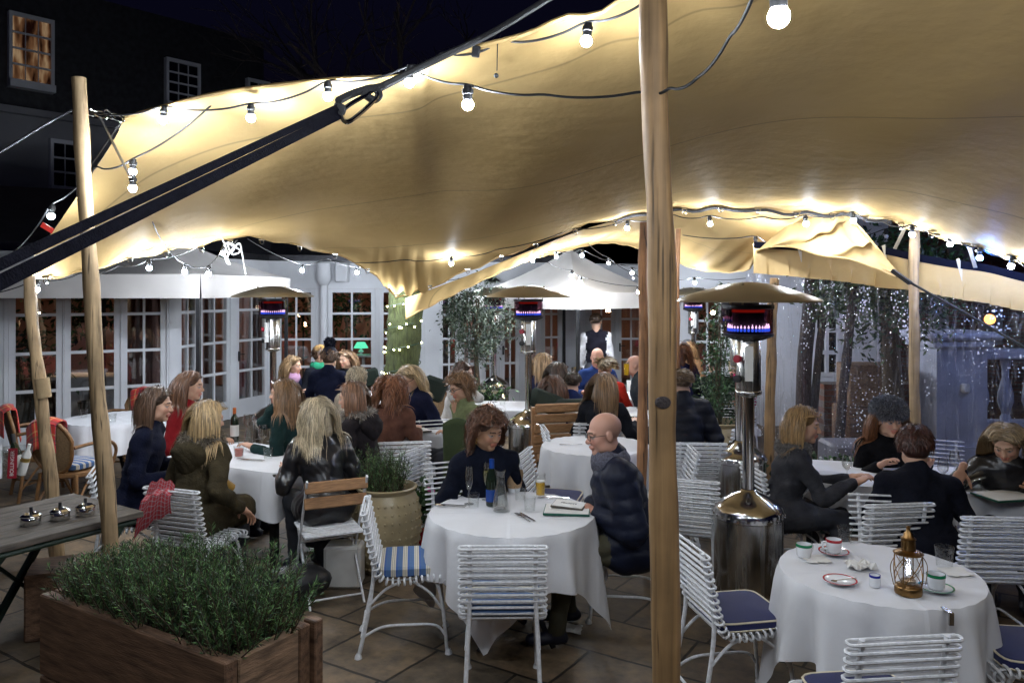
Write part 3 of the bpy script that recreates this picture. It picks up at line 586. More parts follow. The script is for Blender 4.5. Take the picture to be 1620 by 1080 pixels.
def lit_window_mat():
    m = bpy.data.materials.new('lit_room'); m.use_nodes = True; t = m.node_tree; t.nodes.clear()
    tc = N(t, 'ShaderNodeTexCoord'); mp = N(t, 'ShaderNodeMapping'); mp.inputs['Scale'].default_value = (2.2, 2.2, .5); t.links.new(tc.outputs['Object'], mp.inputs[0])
    n = N(t, 'ShaderNodeTexNoise'); n.inputs['Scale'].default_value = 2.2; n.inputs['Detail'].default_value = 3; t.links.new(mp.outputs[0], n.inputs['Vector'])
    cc_ = ramp(t, n.outputs[0], [(.38, (.02, .006, .004)), (.5, (.28, .13, .06)), (.62, (.75, .5, .28))])
    e = N(t, 'ShaderNodeEmission'); e.inputs[1].default_value = .30; t.links.new(cc_, e.inputs[0]); o = N(t, 'ShaderNodeOutputMaterial'); t.links.new(e.outputs[0], o.inputs[0]); return m
M['lit_room'] = lit_window_mat(); M['dark_pane'] = mat('dark_pane', (.006, .007, .01), .06, var=0, spec=.6)
sash(17, 78, 33, 132, M['lit_room'], 3, 4, 'lit sash window with an orange glow behind its glazing bars')
sash(264, 310, 103, 166, M['dark_pane'], 3, 4); sash(82, 118, 229, 296, M['dark_pane'], 2, 3); sash(392, 420, 133, 180, M['dark_pane'], 2, 3)

# ------------------------------------------------------------------ white house, tree, gate pier, balustrade beyond the clear wall
wh = thing('white_house', 'white rendered house seen blurred through the clear tent wall, with a barred sash window', 'building', (*PL(1280, 12.4), 0))
x0, x1 = PL(1205, 12.4)[0], PL(1405, 12.4)[0]
mb = MB(); y = 12.4
wx0, wx1 = PL(1287, y)[0], PL(1330, y)[0]; wz0 = P(0, 592, y)[2]; wz1 = P(0, 488, y)[2]
for a, b, z0, z1 in ((x0, wx0, 0, 5), (wx1, x1, 0, 5), (wx0, wx1, 0, wz0), (wx0, wx1, wz1, 5)): mb.box(((a + b) / 2, y + .15, (z0 + z1) / 2), (b - a, .3, z1 - z0))
mb.build('wall', M['wall_white'], wh, world=True, smooth=False)
mb = MB()
for z in np.linspace(wz0, wz1, 4): mb.box(((wx0 + wx1) / 2, y + .02, z), (wx1 - wx0, .07, .06))
for xx in (wx0 + .03, (wx0 + wx1) / 2, wx1 - .03): mb.box((xx, y + .022, (wz0 + wz1) / 2), (.05, .06, wz1 - wz0 - .05))
f = mb.build('window', M['white_paint'], wh, world=True, smooth=False)
g = MB(); g.box(((wx0 + wx1) / 2, y + .05, (wz0 + wz1) / 2), (wx1 - wx0, .01, wz1 - wz0)); go = g.build('pane', M['dark_pane'], None, smooth=False); lo = np.array(go.location); go.parent = f; go.location = lo - np.array(wh.location)
bh = thing('brick_house', 'dark brick terrace house beyond the gate pier with a pale framed window', 'building', (*PL(1560, 16), 0))
mb = MB(); a, b = PL(1405, 16)[0], PL(1900, 16)[0]; mb.box(((a + b) / 2, 16.2, 3.5), (b - a, .4, 7)); mb.build('wall', M['brick'], bh, world=True, smooth=False)
mb = MB()
for (p0, p1, q0, q1) in ((1500, 1540, 350, 420), (1540, 1585, 470, 545), (1470, 1500, 470, 540)):
    A0 = P(p0, q0, 15.95); A1 = P(p1, q1, 15.95); mb.box(((A0[0] + A1[0]) / 2, 15.97, (A0[2] + A1[2]) / 2), (A1[0] - A0[0], .08, A0[2] - A1[2]))
mb.build('window', M['house_white'], bh, world=True, smooth=False)
lamp = thing('street_lamp', 'small orange lit lantern glowing beyond the clear tent wall', 'lamp', P(1566, 505, 14)); MB().ball((0, 0, 0), .09).build('lamp_glass', emit('amber_glow', (1, .35, .08), 5), lamp)
MB().lathe([(.02, .25), (.12, .12), (.12, .09)], n=10).tube([(0, .1, .2), (0, .4, .25)], .02, 6).tube([(0, .4, .25), (0, .4, -1.6)], .03, 6).build('lamp_post', M['dark_metal'], lamp)
pier = thing('gate_pier', 'blue lit rendered gate pier with moulded cap beyond the clear tent wall', 'pier', (*PL(1522, 9.2), 0))
px0, px1 = PL(1482, 9.2)[0], PL(1562, 9.2)[0]; cxp = (px0 + px1) / 2; wd = px1 - px0
mb = MB(); mb.box((cxp, 9.2 + wd / 2, .72), (wd, wd, 1.44)); mb.box((cxp, 9.2 + wd / 2, .15), (wd + .08, wd + .08, .3)); mb.build('shaft', M['blue_lit_stone'], pier, world=True, smooth=False)
mb = MB(); mb.box((cxp, 9.2 + wd / 2, 1.49), (wd + .12, wd + .12, .1), bev=.02); mb.box((cxp, 9.2 + wd / 2, 1.58), (wd + .26, wd + .26, .09), bev=.03); mb.build('cap', M['blue_lit_stone'], pier, world=True, smooth=False)
mb = MB(); mb.box((cxp + .02, 9.17, .98), (.09, .08, .11), bev=.02); mb.build('bell_box', M['label_white'], pier, world=True)
bal = thing('balustrade', 'pale stone balustrade with bulbous balusters to the right of the gate pier', 'balustrade', (px1 + 1.2, 9.6, 0))
mb = MB(); mb.box((px1 + 1.3, 9.75, 1.33), (2.4, .3, .12), bev=.02); mb.box((px1 + 1.3, 9.75, .45), (2.4, .3, .12)); mb.build('rail', M['blue_lit_stone'], bal, world=True, smooth=False)
mb = MB(); mb.box((px1 + 1.3, 9.78, .19), (2.4, .34, .38)); mb.build('plinth', M['stone'], bal, world=True, smooth=False)
for i in range(7):
    MB().lathe([(.06, .51), (.06, .56), (.04, .6), (.09, .75), (.085, .85), (.04, 1.05), (.04, 1.15), (.06, 1.2), (.06, 1.27)], (px1 + .25 + i * .3, 9.75, 0), 12).build('baluster', M['blue_lit_stone'], bal, world=True)
mb = MB(); mb.box((*PL(1430, 10.4), .45), (2.2, .3, .9)); o = mb.build('garden_wall', M['brick'], smooth=False); tag(o, 'low red brick garden wall beyond the clear tent wall', 'wall')
mb = MB(); mb.box((*PL(1374, 9.6), .98), (.62, .4, .5), bev=.01); o = mb.build('planter_box', M['timber_end'], smooth=False); tag(o, 'pale timber planter box on the garden wall beyond the clear sheet', 'planter')
mb = MB(); mb.box((*PL(1374, 9.6), .36), (.7, .5, .72), bev=.02); o = mb.build('wooden_crate', M['timber'], smooth=False); tag(o, 'dark wooden crate under the pale planter box', 'crate')
mb = MB(); mb.box((*PL(1345, 8.0), .3), (.5, .45, .58), bev=.03); o = mb.build('grey_bin', mat('grey_plastic', (.2, .2, .23), .5)); tag(o, 'grey plastic storage bin beyond the clear wall behind the grey jacket woman', 'bin')

def leaves(name, mats, pts, size, rng, nrm_bias=None, parent=None, asp=2.6, loc=None):
    """many small leaf quads at pts"""
    n = len(pts); a = rng.standard_normal((n, 3)); a /= np.linalg.norm(a, axis=1)[:, None]
    if nrm_bias is not None: a = a * .7 + nrm_bias; a /= np.linalg.norm(a, axis=1)[:, None]
    b = rng.standard_normal((n, 3)); b -= a * (a * b).sum(1)[:, None]; b /= np.linalg.norm(b, axis=1)[:, None]
    s = size * rng.uniform(.6, 1.35, (n, 1))
    V = np.stack([pts, pts + a * s * .5 + b * s / asp * .5, pts + a * s, pts + a * s * .5 - b * s / asp * .5], 1).reshape(-1, 3)
    F = np.arange(4 * n).reshape(n, 4)
    mi = rng.integers(0, len(mats), n)
    off = loc if loc is not None else (0, 0, 0)
    return link(name, fast_mesh(name, V - np.array(off), F, mats, mi, smooth=False), parent, None if parent is not None else off)
def crown_pts(n, c_, r, rng, clumps=30, cr=.3):
    cs = rng.standard_normal((clumps, 3)); cs /= np.linalg.norm(cs, axis=1)[:, None]; cs *= rng.uniform(.25, 1, (clumps, 1)) ** .6
    k = rng.integers(0, clumps, n); p = cs[k] + rng.standard_normal((n, 3)) * cr * rng.uniform(.5, 1.2, (clumps, 1))[k]
    return np.array(c_) + p * np.array(r)
M['leaf2'] = mat('leaf2', (.055, .10, .045), .5, var=.4, vscale=12)
M['leaf_olive2'] = mat('leaf_olive2', (.12, .145, .11), .55, var=.4, vscale=12)
def olive_tree(px, d, h, crown_z, r, label, trunk_r=.035, n=5200, mats=None, size=.055, lean=0.0, pot=True):
    x, y = PL(px, d); t = thing('olive_tree', label, 'tree', (x, y, 0)); rng = np.random.default_rng(int(px))
    MB().tube(catmull([(0, 0, .3), (.02, 0, h * .3), (-.02 + lean * .5, .02, h * .6), (lean, 0, crown_z)]), [trunk_r * 1.2, trunk_r * .7], 9).build('trunk', M['stem'], t)
    br = MB()
    for i in range(9):
        a = rng.uniform(0, 6.28); e = V3(lean + cos(a) * r[0] * .7, sin(a) * r[1] * .7, crown_z + rng.uniform(-.3, .8) * r[2]); br.tube(catmull([(lean, 0, crown_z - r[2] * .5), (V3(lean, 0, crown_z) * .5 + e * .5) + V3(0, 0, .05), e]), [trunk_r * .5, .004], 5)
    br.build('branch', M['stem'], t)
    leaves('crown', mats or [M['leaf_olive'], M['leaf_olive2'], M['leaf_dark']], crown_pts(n, (lean, 0, crown_z), r, rng, 46, .2), size, rng, parent=t)
    if pot: MB().lathe([(.16, 0), (.22, .38), (.235, .4), (.21, .4), (.2, .36)], n=18).build('pot', M['dark_green'], t)
    return t
olive_tree(755, 11.6, 2.0, 1.62, (.52, .45, .55), 'standard olive tree with round grey green crown in front of the french doors')
olive_tree(1412, 8.6, 2.6, 2.15, (.75, .55, .6), 'dark evergreen tree with thick trunk beyond the clear tent wall', .11, 5600, [M['leaf'], M['leaf2'], M['leaf_dark']], .075, pot=False)
t = thing('brown_tree', 'dark leaning twin tree trunks in front of the white house beyond the clear sheet', 'tree', (*PL(1270, 9.6), 0))
MB().tube(catmull([(0, 0, 0), (.02, 0, 1.2), (.12, 0, 2.4), (.1, .1, 3.6)]), [.095, .08], 10, jit=.04).build('trunk', M['bark_dark'], t)
MB().tube(catmull([(.12, 0, 0), (.16, 0, 1.0), (.3, 0, 2.3), (.42, .1, 3.4)]), [.05, .04], 10, jit=.04).build('trunk', M['bark_dark'], t)
# bare winter tree against the sky
t = thing('bare_tree', 'bare winter tree with fine twigs faint against the night sky', 'tree', (*PL(620, 19), 0))
rb = random.Random(5); mb = MB(); MB().tube(catmull([(0, 0, 0), (.1, 0, 3), (0, 0, 6)]), [.3, .2], 10).build('trunk', M['bark_dark'], t)
def branch(p, d_, L, r, k):
    q = [p]; dd = V3(*d_)
    for i in range(4): dd = nrm(dd + V3(rb.gauss(0, .18), rb.gauss(0, .18), rb.gauss(.02, .12))); q.append(q[-1] + dd * L / 4)
    mb.tube(q, [r, r * .5], 4 if k < 3 else 5, cap=False)
    if k > 0:
        for j in range(4 if k > 1 else 3):
            u = rb.uniform(.35, 1); pp = q[min(4, int(u * 4))]; branch(pp, nrm(dd + V3(rb.gauss(0, .6), rb.gauss(0, .5), rb.gauss(.1, .4))), L * rb.uniform(.5, .75), r * .5, k - 1)
for j in range(6):
    a = rb.uniform(0, 6.28); branch(V3(0, 0, 5 + rb.random()), nrm(V3(cos(a), .5 * sin(a), .6)), 3.2, .07, 3)
mb.build('crown', M['bark_dark'], t)

# fairy light tree that ties the tent corner
ft = thing('garden_tree', 'thick mossy tree trunk wound with warm fairy lights in the middle of the terrace', 'tree', (*PL(637, 10.8), 0))
MB().tube(catmull([(-.05, 0, 0), (-.02, 0, .6), (0, 0, 1.2), (.04, 0, 1.8), (.02, .2, 2.3), (-.2, .6, 3.4)]), [.30, .24, .22, .24, .2], 22, jit=.06).build('trunk', M['bark'], ft)
fl = thing('fairy_lights', 'string of small warm fairy lights spiralling round the mossy trunk', 'fairy lights', (*PL(637, 10.8), 0))
pts = [V3(np.interp(.25 + 1.75 * a / (2 * pi * 6), [0, .6, 1.2, 1.8, 2.3], [.31, .265, .24, .255, .24]) * cos(a), np.interp(.25 + 1.75 * a / (2 * pi * 6), [0, .6, 1.2, 1.8, 2.3], [.31, .265, .24, .255, .24]) * sin(a), .25 + 1.75 * a / (2 * pi * 6)) for a in np.linspace(0, 2 * pi * 6, 150)]
MB().tube(pts, .007, 5).build('cable', M['fairy_cable'], fl)
bm_ = MB().ball((0, 0, 0), .011, 6, 4).mesh('fairy_bulb', M['fairy']); rr_ = random.Random(3)
for i in range(78):
    a = rr_.uniform(0, 2 * pi * 6); zq = .25 + 1.75 * a / (2 * pi * 6); rq = np.interp(zq, [0, .6, 1.2, 1.8, 2.3], [.31, .265, .24, .255, .24]); p = V3(rq * cos(a), rq * sin(a), zq); p += V3(rr_.gauss(0, .02), rr_.gauss(0, .01), rr_.gauss(0, .03)); link('bulb', bm_, fl, p)

# ================================================================== TENT
def sheet_from_rows(Npts, Npar, Fpts, Fpar, nu, nv, bump, smooth_far=0):
    Np = np.array(Npts); Fp = np.array(Fpts); us = np.linspace(0, 1, nu)
    def curve(pts, par):
        s = np.linspace(0, 1, 400); c_ = catmull(pts, 12); cp = np.interp(np.arange(len(c_)), np.arange(len(pts)) * 12, par)
        return np.stack([np.interp(us, cp, c_[:, k]) for k in range(3)], 1)
    A = curve(Np, Npar); B = curve(Fp, Fpar); G = np.zeros((nv, nu, 3))
    k = int(nu * .2); Bs = np.convolve(np.pad(B[:, 2], k, mode='reflect', reflect_type='odd'), np.ones(2 * k + 1) / (2 * k + 1), 'valid') + .12 * np.exp(-((us - .38) / .2) ** 2)
    for j, v in enumerate(np.linspace(0, 1, nv)):
        G[j] = A * (1 - v) + B * v
        if smooth_far:
            G[j][:, 2] -= (B[:, 2] - Bs) * (v - v ** smooth_far)
        G[j] += bump(us, v)
    return G
nearP = [P(195, 188, 4.7), P(340, 150, 4.35), P(520, 128, 4.0), P(650, 121, 3.72), P(700, 94, 3.62), P(830, 54, 3.4), P(1012, 0, 3.2), V3(.95, 2.7, 3.34), V3(1.7, 1.6, 3.36), V3(2.7, .7, 3.3), V3(3.9, .3, 3.1)]
nearU = [0, .12, .27, .38, .42, .5, .58, .66, .76, .88, 1]
farP = [P(22, 442, 6.3), P(120, 433, 6.6), P(185, 413, 7.0), P(250, 400, 7.4), P(330, 384, 8.2), P(395, 374, 8.8), P(480, 391, 9.3), P(560, 413, 9.7), P(640, 466, 10.2), P(740, 427, 9.6), P(830, 393, 9.1), P(920, 358, 8.7), P(1010, 337, 8.3), P(1100, 327, 7.9), P(1200, 329, 7.5), P(1285, 335, 7.2), P(1345, 336, 7.0), P(1410, 350, 6.7), P(1480, 372, 6.4), P(1620, 412, 5.9), P(1830, 455, 5.5)]
farU = [0, .05, .08, .12, .17, .22, .27, .32, .38, .44, .5, .55, .6, .66, .72, .77, .81, .85, .9, .96, 1]
def cbump(us, v):
    o = np.zeros((len(us), 3)); e = 4 * v * (1 - v)
    o[:, 2] = .10 * e * np.cos(us * 5.2 + .6) - .10 * e * (us > 2) + .035 * np.sin(us * 19 + 3 * v) * e + .02 * np.sin(us * 43 + 6 * v) * v * e
    # puckers along the far edge and at the tie points
    w = np.exp(-((1 - v) / .07) ** 2); o[:, 2] += .022 * w * np.sin(us * 150) * (.4 + .6 * np.sin(us * 31) ** 2)
    w2 = np.exp(-((us - .38) / .03) ** 2) * np.exp(-((1 - v) / .16) ** 2); o[:, 2] += .05 * w2 * np.sin(us * 420)
    # left edge pulled inwards
    o[:, 0] += .16 * np.exp(-us / .03) * e; o[:, 2] += .05 * np.exp(-us / .03) * e
    return o
G = sheet_from_rows(nearP, nearU, farP, farU, 260, 60, cbump, 5)
gx, gy = G[..., 0] - .5, G[..., 1] - 2.82; ga = np.arctan2(gy, gx); gr = np.hypot(gx, gy); G[..., 2] += .016 * np.sin(13 * ga + 1.5 * np.sin(3 * ga)) * np.exp(-((gr - .5) / .45) ** 2) + .03 * np.exp(-gr / .35)
canopy = link('stretch_tent', fast_mesh('stretch_tent', G.reshape(-1, 3), np.array([[j * 260 + i, j * 260 + i + 1, (j + 1) * 260 + i + 1, (j + 1) * 260 + i] for j in range(59) for i in range(259)]), [M['canopy']]))
tag(canopy, 'huge beige stretch fabric canopy lit from below by festoon bulbs', 'tent canopy')
hb = MB()
hb.tube(np.vstack([G[0][::3] + V3(0, 0, .004)]), .012, 6); hb.tube(G[-1][::3], .011, 6)
hb.build('hem', M['canopy'], canopy)
for i in range(6, 250, 9):
    hk = MB(); p = G[-2][i] - V3(0, 0, .02); hk.box(p, (.06, .02, .015)); hk.tube(catmull([p + V3(-.02, 0, -.005), p + V3(-.015, 0, -.045), p + V3(.015, 0, -.045), p + V3(.02, 0, -.005)], 4), .004, 5); hk.build('hook', M['steel_pol'], canopy)
bk = MB(); bk.tube(G[-1][150:222:2] - V3(0, .02, .03), .016, 6); bk.build('edge_rope', M['rope'], canopy)

# second canopy behind
topP = [P(641, 472, 10.35), P(740, 436, 10.0), P(830, 400, 9.6), P(920, 364, 9.3), P(1010, 342, 9.0), P(1100, 332, 8.6), P(1200, 333, 7.85), P(1290, 339, 7.35), P(1345, 344, 7.1), P(1425, 436, 6.5)]
botP = [P(642, 503, 10.2), P(745, 452, 10.7), P(830, 414, 11.4), P(885, 399, 11.9), P(960, 384, 12.3), P(1030, 398, 12.2), P(1105, 426, 11.4), P(1178, 428, 10.6), P(1200, 396, 7.7), P(1250, 390, 7.4), P(1300, 404, 7.1), P(1352, 412, 6.9), P(1426, 441, 6.42)]
par = [0, .12, .23, .33, .44, .55, .66, .78, .9, 1]; parb = [0, .12, .23, .33, .44, .55, .66, .745, .775, .82, .87, .92, 1]
def wr(us, v):
    o = np.zeros((len(us), 3)); e = 4 * v * (1 - v); k = np.clip((us - .76) / .06, 0, 1) * np.clip((1.02 - us) / .1, 0, 1)
    o[:, 2] = .05 * e * np.sin(us * 9) + k * e * (.05 * np.sin(us * 62 + 7 * v + 1.5 * np.sin(us * 21)) + .018 * np.sin(us * 120 - 9 * v)); o[:, 1] += k * e * .12 * np.sin(us * 70 + 5 * v)
    o[:, 2] += (1 - k) * .008 * np.sin(us * 160 + 4 * v) * v; return o
G2 = sheet_from_rows(topP, par, botP, parb, 400, 40, wr)
can2 = link('stretch_tent', fast_mesh('stretch_tent', G2.reshape(-1, 3), np.array([[j * 400 + i, j * 400 + i + 1, (j + 1) * 400 + i + 1, (j + 1) * 400 + i] for j in range(39) for i in range(399)]), [M['canopy']]))
tag(can2, 'second beige canopy beyond the big one, bunched and twisted at its right corner', 'tent canopy')
MB().tube(G2[-1][::4], .012, 6).build('hem', M['canopy'], can2)
# side wall: beige valance with dark edging above a clear sheet
sw = thing('tent_sidewall', 'clear plastic tent side wall hung from a beige valance with dark blue edging', 'tent wall', (*PL(1400, 6.9), 0))
vt = [P(1192, 388, 7.9), P(1240, 390, 7.7), P(1290, 393, 7.5), P(1340, 396, 7.3), P(1395, 397, 7.1), P(1440, 406, 6.9), P(1500, 417, 6.7), P(1560, 425, 6.5), P(1620, 440, 6.25), P(1760, 470, 5.9)]
vb = [P(1192, 432, 7.9), P(1240, 436, 7.7), P(1290, 441, 7.5), P(1340, 446, 7.3), P(1395, 455, 7.1), P(1440, 459, 6.9), P(1500, 470, 6.7), P(1560, 480, 6.5), P(1620, 492, 6.25), P(1760, 520, 5.9)]
ct = catmull(vt, 10); cb = catmull(vb, 10); rows = []
for v in np.linspace(0, 1, 10):
    r = ct * (1 - v) + cb * v; s_ = np.arange(len(r)); r = r + np.outer(.03 * np.sin(s_ * .75) * np.sin(s_ * .21) * v + .02 * np.sin(s_ * 1.9) * v, V3(.4, -.9, 0)); rows.append(r)
MB().grid(rows).build('valance', M['canopy'], sw, world=True)
MB().grid([ct + V3(0, -.012, .035), ct + V3(0, -.014, -.03)]).build('edging', mat('edging', (.006, .007, .015), .95, spec=.05), sw, world=True)
rows = []
for v in np.linspace(0, 1, 26):
    r = cb.copy(); r[:, 2] = cb[:, 2] * (1 - v) + .03 * v; s_ = np.arange(len(r))
    r = r + np.outer(.035 * np.sin(s_ * .55 + 2 * v) + .025 * np.sin(s_ * 1.35 - 4 * v) + .012 * np.sin(s_ * 2.8 + 9 * v), V3(.35, -.93, 0)); r[:, 1] += .05; rows.append(r)
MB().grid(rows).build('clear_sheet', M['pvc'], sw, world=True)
for a, b in [(ct[i] + V3(0, -.03, .05), ct[i] + V3(.05, -.03, -.14)) for i in (14, 40, 62)] + [(P(1414, 397, 7.05), P(1436, 352, 6.75)), (P(1543, 423, 6.55), P(1529, 376, 6.3))]:
    MB().bar(a, b, .03, .006).build('tie_strap', M['piping'], sw, world=True, smooth=False)
# rolled clear sheet end
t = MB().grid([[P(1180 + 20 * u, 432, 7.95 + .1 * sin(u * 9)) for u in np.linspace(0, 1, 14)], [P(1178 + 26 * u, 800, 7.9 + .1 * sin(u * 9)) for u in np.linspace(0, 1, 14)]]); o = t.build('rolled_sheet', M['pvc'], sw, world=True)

# ------------------------------------------------------------------ poles
def pole(a, b, r0, r1, m, label, knots=True, n=20):
    a = np.array(a, float); b = np.array(b, float); k = 26; ts = np.linspace(0, 1, k); pts = np.array([a + (b - a) * t for t in ts])
    side = nrm(np.cross(b - a, V3(0, 1, 0))); pts += np.outer(.006 * np.sin(ts * 7 + a[0]) + .004 * np.sin(ts * 17), side)
    rr = r0 + (r1 - r0) * ts + .0025 * np.sin(ts * 23) + .002 * np.sin(ts * 51)
    mb = MB().tube(pts - a, list(rr), n, jit=.012); o = link('tent_pole', mb.mesh('tent_pole', m), None, a); return tag(o, label, 'pole', None)
mp = pole((.562, 2.82, 0), (.499, 2.82, 3.36), .053, .047, M['pole'], 'thick knotted timber tent pole in the middle foreground')
kn = MB().lathe([(.0, .001), (.02, .0005), (.027, -.003), (.03, -.014)], n=16, sx=.95, sy=.8)
ko = link('knot', kn.mesh('knot', M['bark_dark']), mp, P(1050, 637, 2.766) - V3(.562, 2.82, 0)); ko.rotation_euler = (radians(90), 0, 0)
pole((*PL(186, 4.55), 0), P(122, 124, 4.6), .047, .040, M['pole_pale'], 'pale timber tent pole rising from behind the rosemary planter')
pole((*PL(92, 6.2), 0), P(45, 436, 6.25), .053, .043, M['pole_pale'], 'leaning pale timber pole with a wrapped band beside the tartan chairs')
wb = MB(); a = P(66, 598, 6.22); b = P(70, 629, 6.22); wb.tube([a, b], .0535, 18); o = wb.build('pole_band', mat('hessian', (.40, .29, .16), .9, bump=.5, bscale=200)); o.parent = bpy.data.objects['tent_pole.002']; o.location = np.array(o.location) - np.array(bpy.data.objects['tent_pole.002'].location)
pole((*PL(1449, 6.75), 0), P(1446, 346, 6.75), .045, .04, M['pole_pale'], 'straight pale pole holding up the canopy at the clear tent wall')
pole((*PL(1014, 6.4), 0), P(1019, 352, 6.6), .045, .035, M['pole_red'], 'reddish slim timber pole just behind the thick middle pole')
pole((*PL(1066, 8.8), 0), P(1073, 362, 8.8), .035, .03, M['pole_red'], 'thin far timber pole to the right of the thick middle pole')
pole((*PL(1318, 8.4), 0), P(1352, 452, 8.4), .05, .045, M['bark_dark'], 'dark leaning support pole outside the clear tent wall')
pole((*PL(1212, 7.6), 0), P(1225, 440, 7.7), .05, .045, M['pole'], 'ochre timber pole at the left end of the clear tent wall')

# ------------------------------------------------------------------ ropes and straps
def rope(name, pts, r, m, label, cat='rope', n=7, smooth=8):
    o = MB().tube(catmull(pts, smooth), r, n).build(name, m); return tag(o, label, cat)
# ratchet strap from near the camera up to the canopy edge
st = thing('guy_strap', 'thick black guy strap running from the lower left up to a karabiner', 'strap', (0, 0, 0)); a = P(-140, 500, 1.12); b = P(538, 176, 2.3); st.location = tuple(b)
mb = MB(); mb.bar(a + V3(0, 0, -.014), b + V3(0, 0, -.010), .006, .024, up=(0, .6, 1)); mb.bar(a + V3(.0, .01, .018), b + V3(0, 0, .014), .006, .018, up=(0, .6, 1)); mb.build('webbing', M['strap'], st, world=True, smooth=False)
mb = MB(); mb.bar(a + V3(0, .02, .004), b + V3(0, .02, .003), .004, .008, up=(0, .6, 1)); mb.build('stitching', M['canvas_white'], st, world=True, smooth=False)
kb = [P(540, 180, 2.3), P(545, 192, 2.31), P(557, 190, 2.33), P(585, 166, 2.38), P(597, 152, 2.4), P(592, 142, 2.4), P(580, 150, 2.38), P(550, 168, 2.32)]
MB().tube(catmull(kb, 8, closed=True), .007, 8, closed=True).build('karabiner', M['steel_pol'], st, world=True)
mb = MB(); mb.tube(catmull([P(535, 160, 2.3), P(560, 148, 2.36), P(590, 140, 2.4), P(600, 150, 2.41), P(590, 158, 2.4), P(575, 145, 2.38), P(605, 137, 2.42)]), .012, 7); mb.tube(catmull([P(530, 170, 2.29), P(540, 172, 2.3), P(536, 182, 2.3)]), .014, 7); mb.build('knot', M['rope'], st, world=True)
rope('guy_rope', [P(596, 142, 2.4), P(690, 95, 2.7), P(800, 40, 2.95), V3(.45, 3.0, 3.4)], .0125, M['rope'], 'dark rope continuing from the karabiner to the canopy edge by the thick pole')
rope('guy_rope', [P(-60, 270, 4.2), P(0, 240, 4.3), P(75, 195, 4.5), P(118, 172, 4.58)], .007, M['dark_metal'], 'grey guy wire stretching off to the left from the pale pole top')
rope('guy_rope', [P(1423, 437, 6.5), P(1440, 447, 6.4), P(1530, 497, 6.0), P(1660, 572, 5.5)], .010, M['rope'], 'black rope running down to the right from the bunched canopy corner')
o = MB().bar(P(1412, 428, 6.48), P(1440, 448, 6.38), .05, .03).build('rope_sleeve', M['rope']); tag(o, 'black buckle sleeve where the canopy corner meets its rope', 'strap')
tk = thing('corner_tie', 'steel rings and rope lashing the canopy corner to the pale pole top', 'tent tie', P(165, 178, 4.6))
mb = MB(); 
for (p, q) in (((138, 176), (152, 180)), ((150, 178), (172, 184)), ((165, 176), (180, 186)), ((176, 182), (196, 190))):
    p = P(*p, 4.62); q = P(*q, 4.66); c_ = (p + q) / 2; u = (q - p); v = V3(0, 0, .018); mb.tube(np.array([c_ + u * .55 * cos(a) + v * sin(a) for a in np.linspace(0, 2 * pi, 16, endpoint=False)]), .006, 6, closed=True)
mb.build('ring', M['steel_pol'], tk, world=True)
mb = MB(); mb.bar(P(158, 185, 4.6), P(206, 280, 4.55), .02, .004); mb.tube([P(190, 195, 4.7), P(143, 263, 5.0)], .005, 5); mb.build('cord', M['metal_wire'], tk, world=True)
rope('bunched_rope', [P(352, 378, 8.0), P(362, 400, 8.0), P(372, 390, 8.0), P(360, 384, 8.0), P(368, 402, 8.0), P(380, 396, 8.0), P(356, 385, 8.0), P(358, 412, 8.0), P(364, 417, 8.0), P(360, 405, 8.0), P(378, 385, 8.0), P(383, 400, 8.0), P(389, 434, 8.05)], .009, M['rope_white'], 'tangle of white rope hanging from the far edge of the canopy')
o = MB().bar(P(66, 355, 5.2), P(84, 366, 5.2), .035, .004, up=(0, 1, 0)).build('red_tag', mat('red_tag', (.55, .03, .02), .6)); tag(o, 'small red fabric tag on the left edge of the canopy', 'tag')
o = MB().tube([P(787, 70, 3.45), P(786, 112, 3.45)], .0025, 5).ball(P(785, 120, 3.45), .011).build('toggle_cord', M['black']); tag(o, 'thin black cord with a ball toggle hanging from the canopy edge', 'cord')
o = MB().box(P(753, 82, 3.5), (.035, .02, .05), ry=.15, bev=.004).build('clip', M['dark_metal']); tag(o, 'dark metal clip hanging on the canopy edge cable', 'clip')

# ------------------------------------------------------------------ festoon lights
bulb_me = MB().ball((0, 0, -.012), .0225, 14, 9).mesh('bulb', M['bulb']); bulb_b = MB().ball((0, 0, -.012), .0225, 14, 9).mesh('bulb', M['bulb_blue']); bulb_n = MB().ball((0, 0, -.012), .0225, 14, 9).mesh('bulb', M['bulb_near']); bulb_c = MB().ball((0, 0, -.012), .0225, 14, 9).mesh('bulb', M['bulb_pier_fill']); bulb_m = MB().ball((0, 0, -.012), .0225, 14, 9).mesh('bulb', M['bulb_mid']); bulb_v = MB().ball((0, 0, -.012), .0225, 14, 9).mesh('bulb', M['bulb_fill']); bulb_d = MB().ball((0, 0, -.012), .0225, 14, 9).mesh('bulb', M['bulb_dim']); bulb_f = MB().ball((0, 0, -.012), .0225, 14, 9).mesh('bulb', M['bulb_far']); bulb_o = MB().ball((0, 0, -.012), .0225, 14, 9).mesh('bulb', M['bulb_off'])
sock_me = MB().lathe([(.001, .068), (.016, .066), (.017, .05), (.022, .048), (.022, .03), (.018, .028), (.018, .006), (.013, .004)], n=12).mesh('socket', M['rubber'])
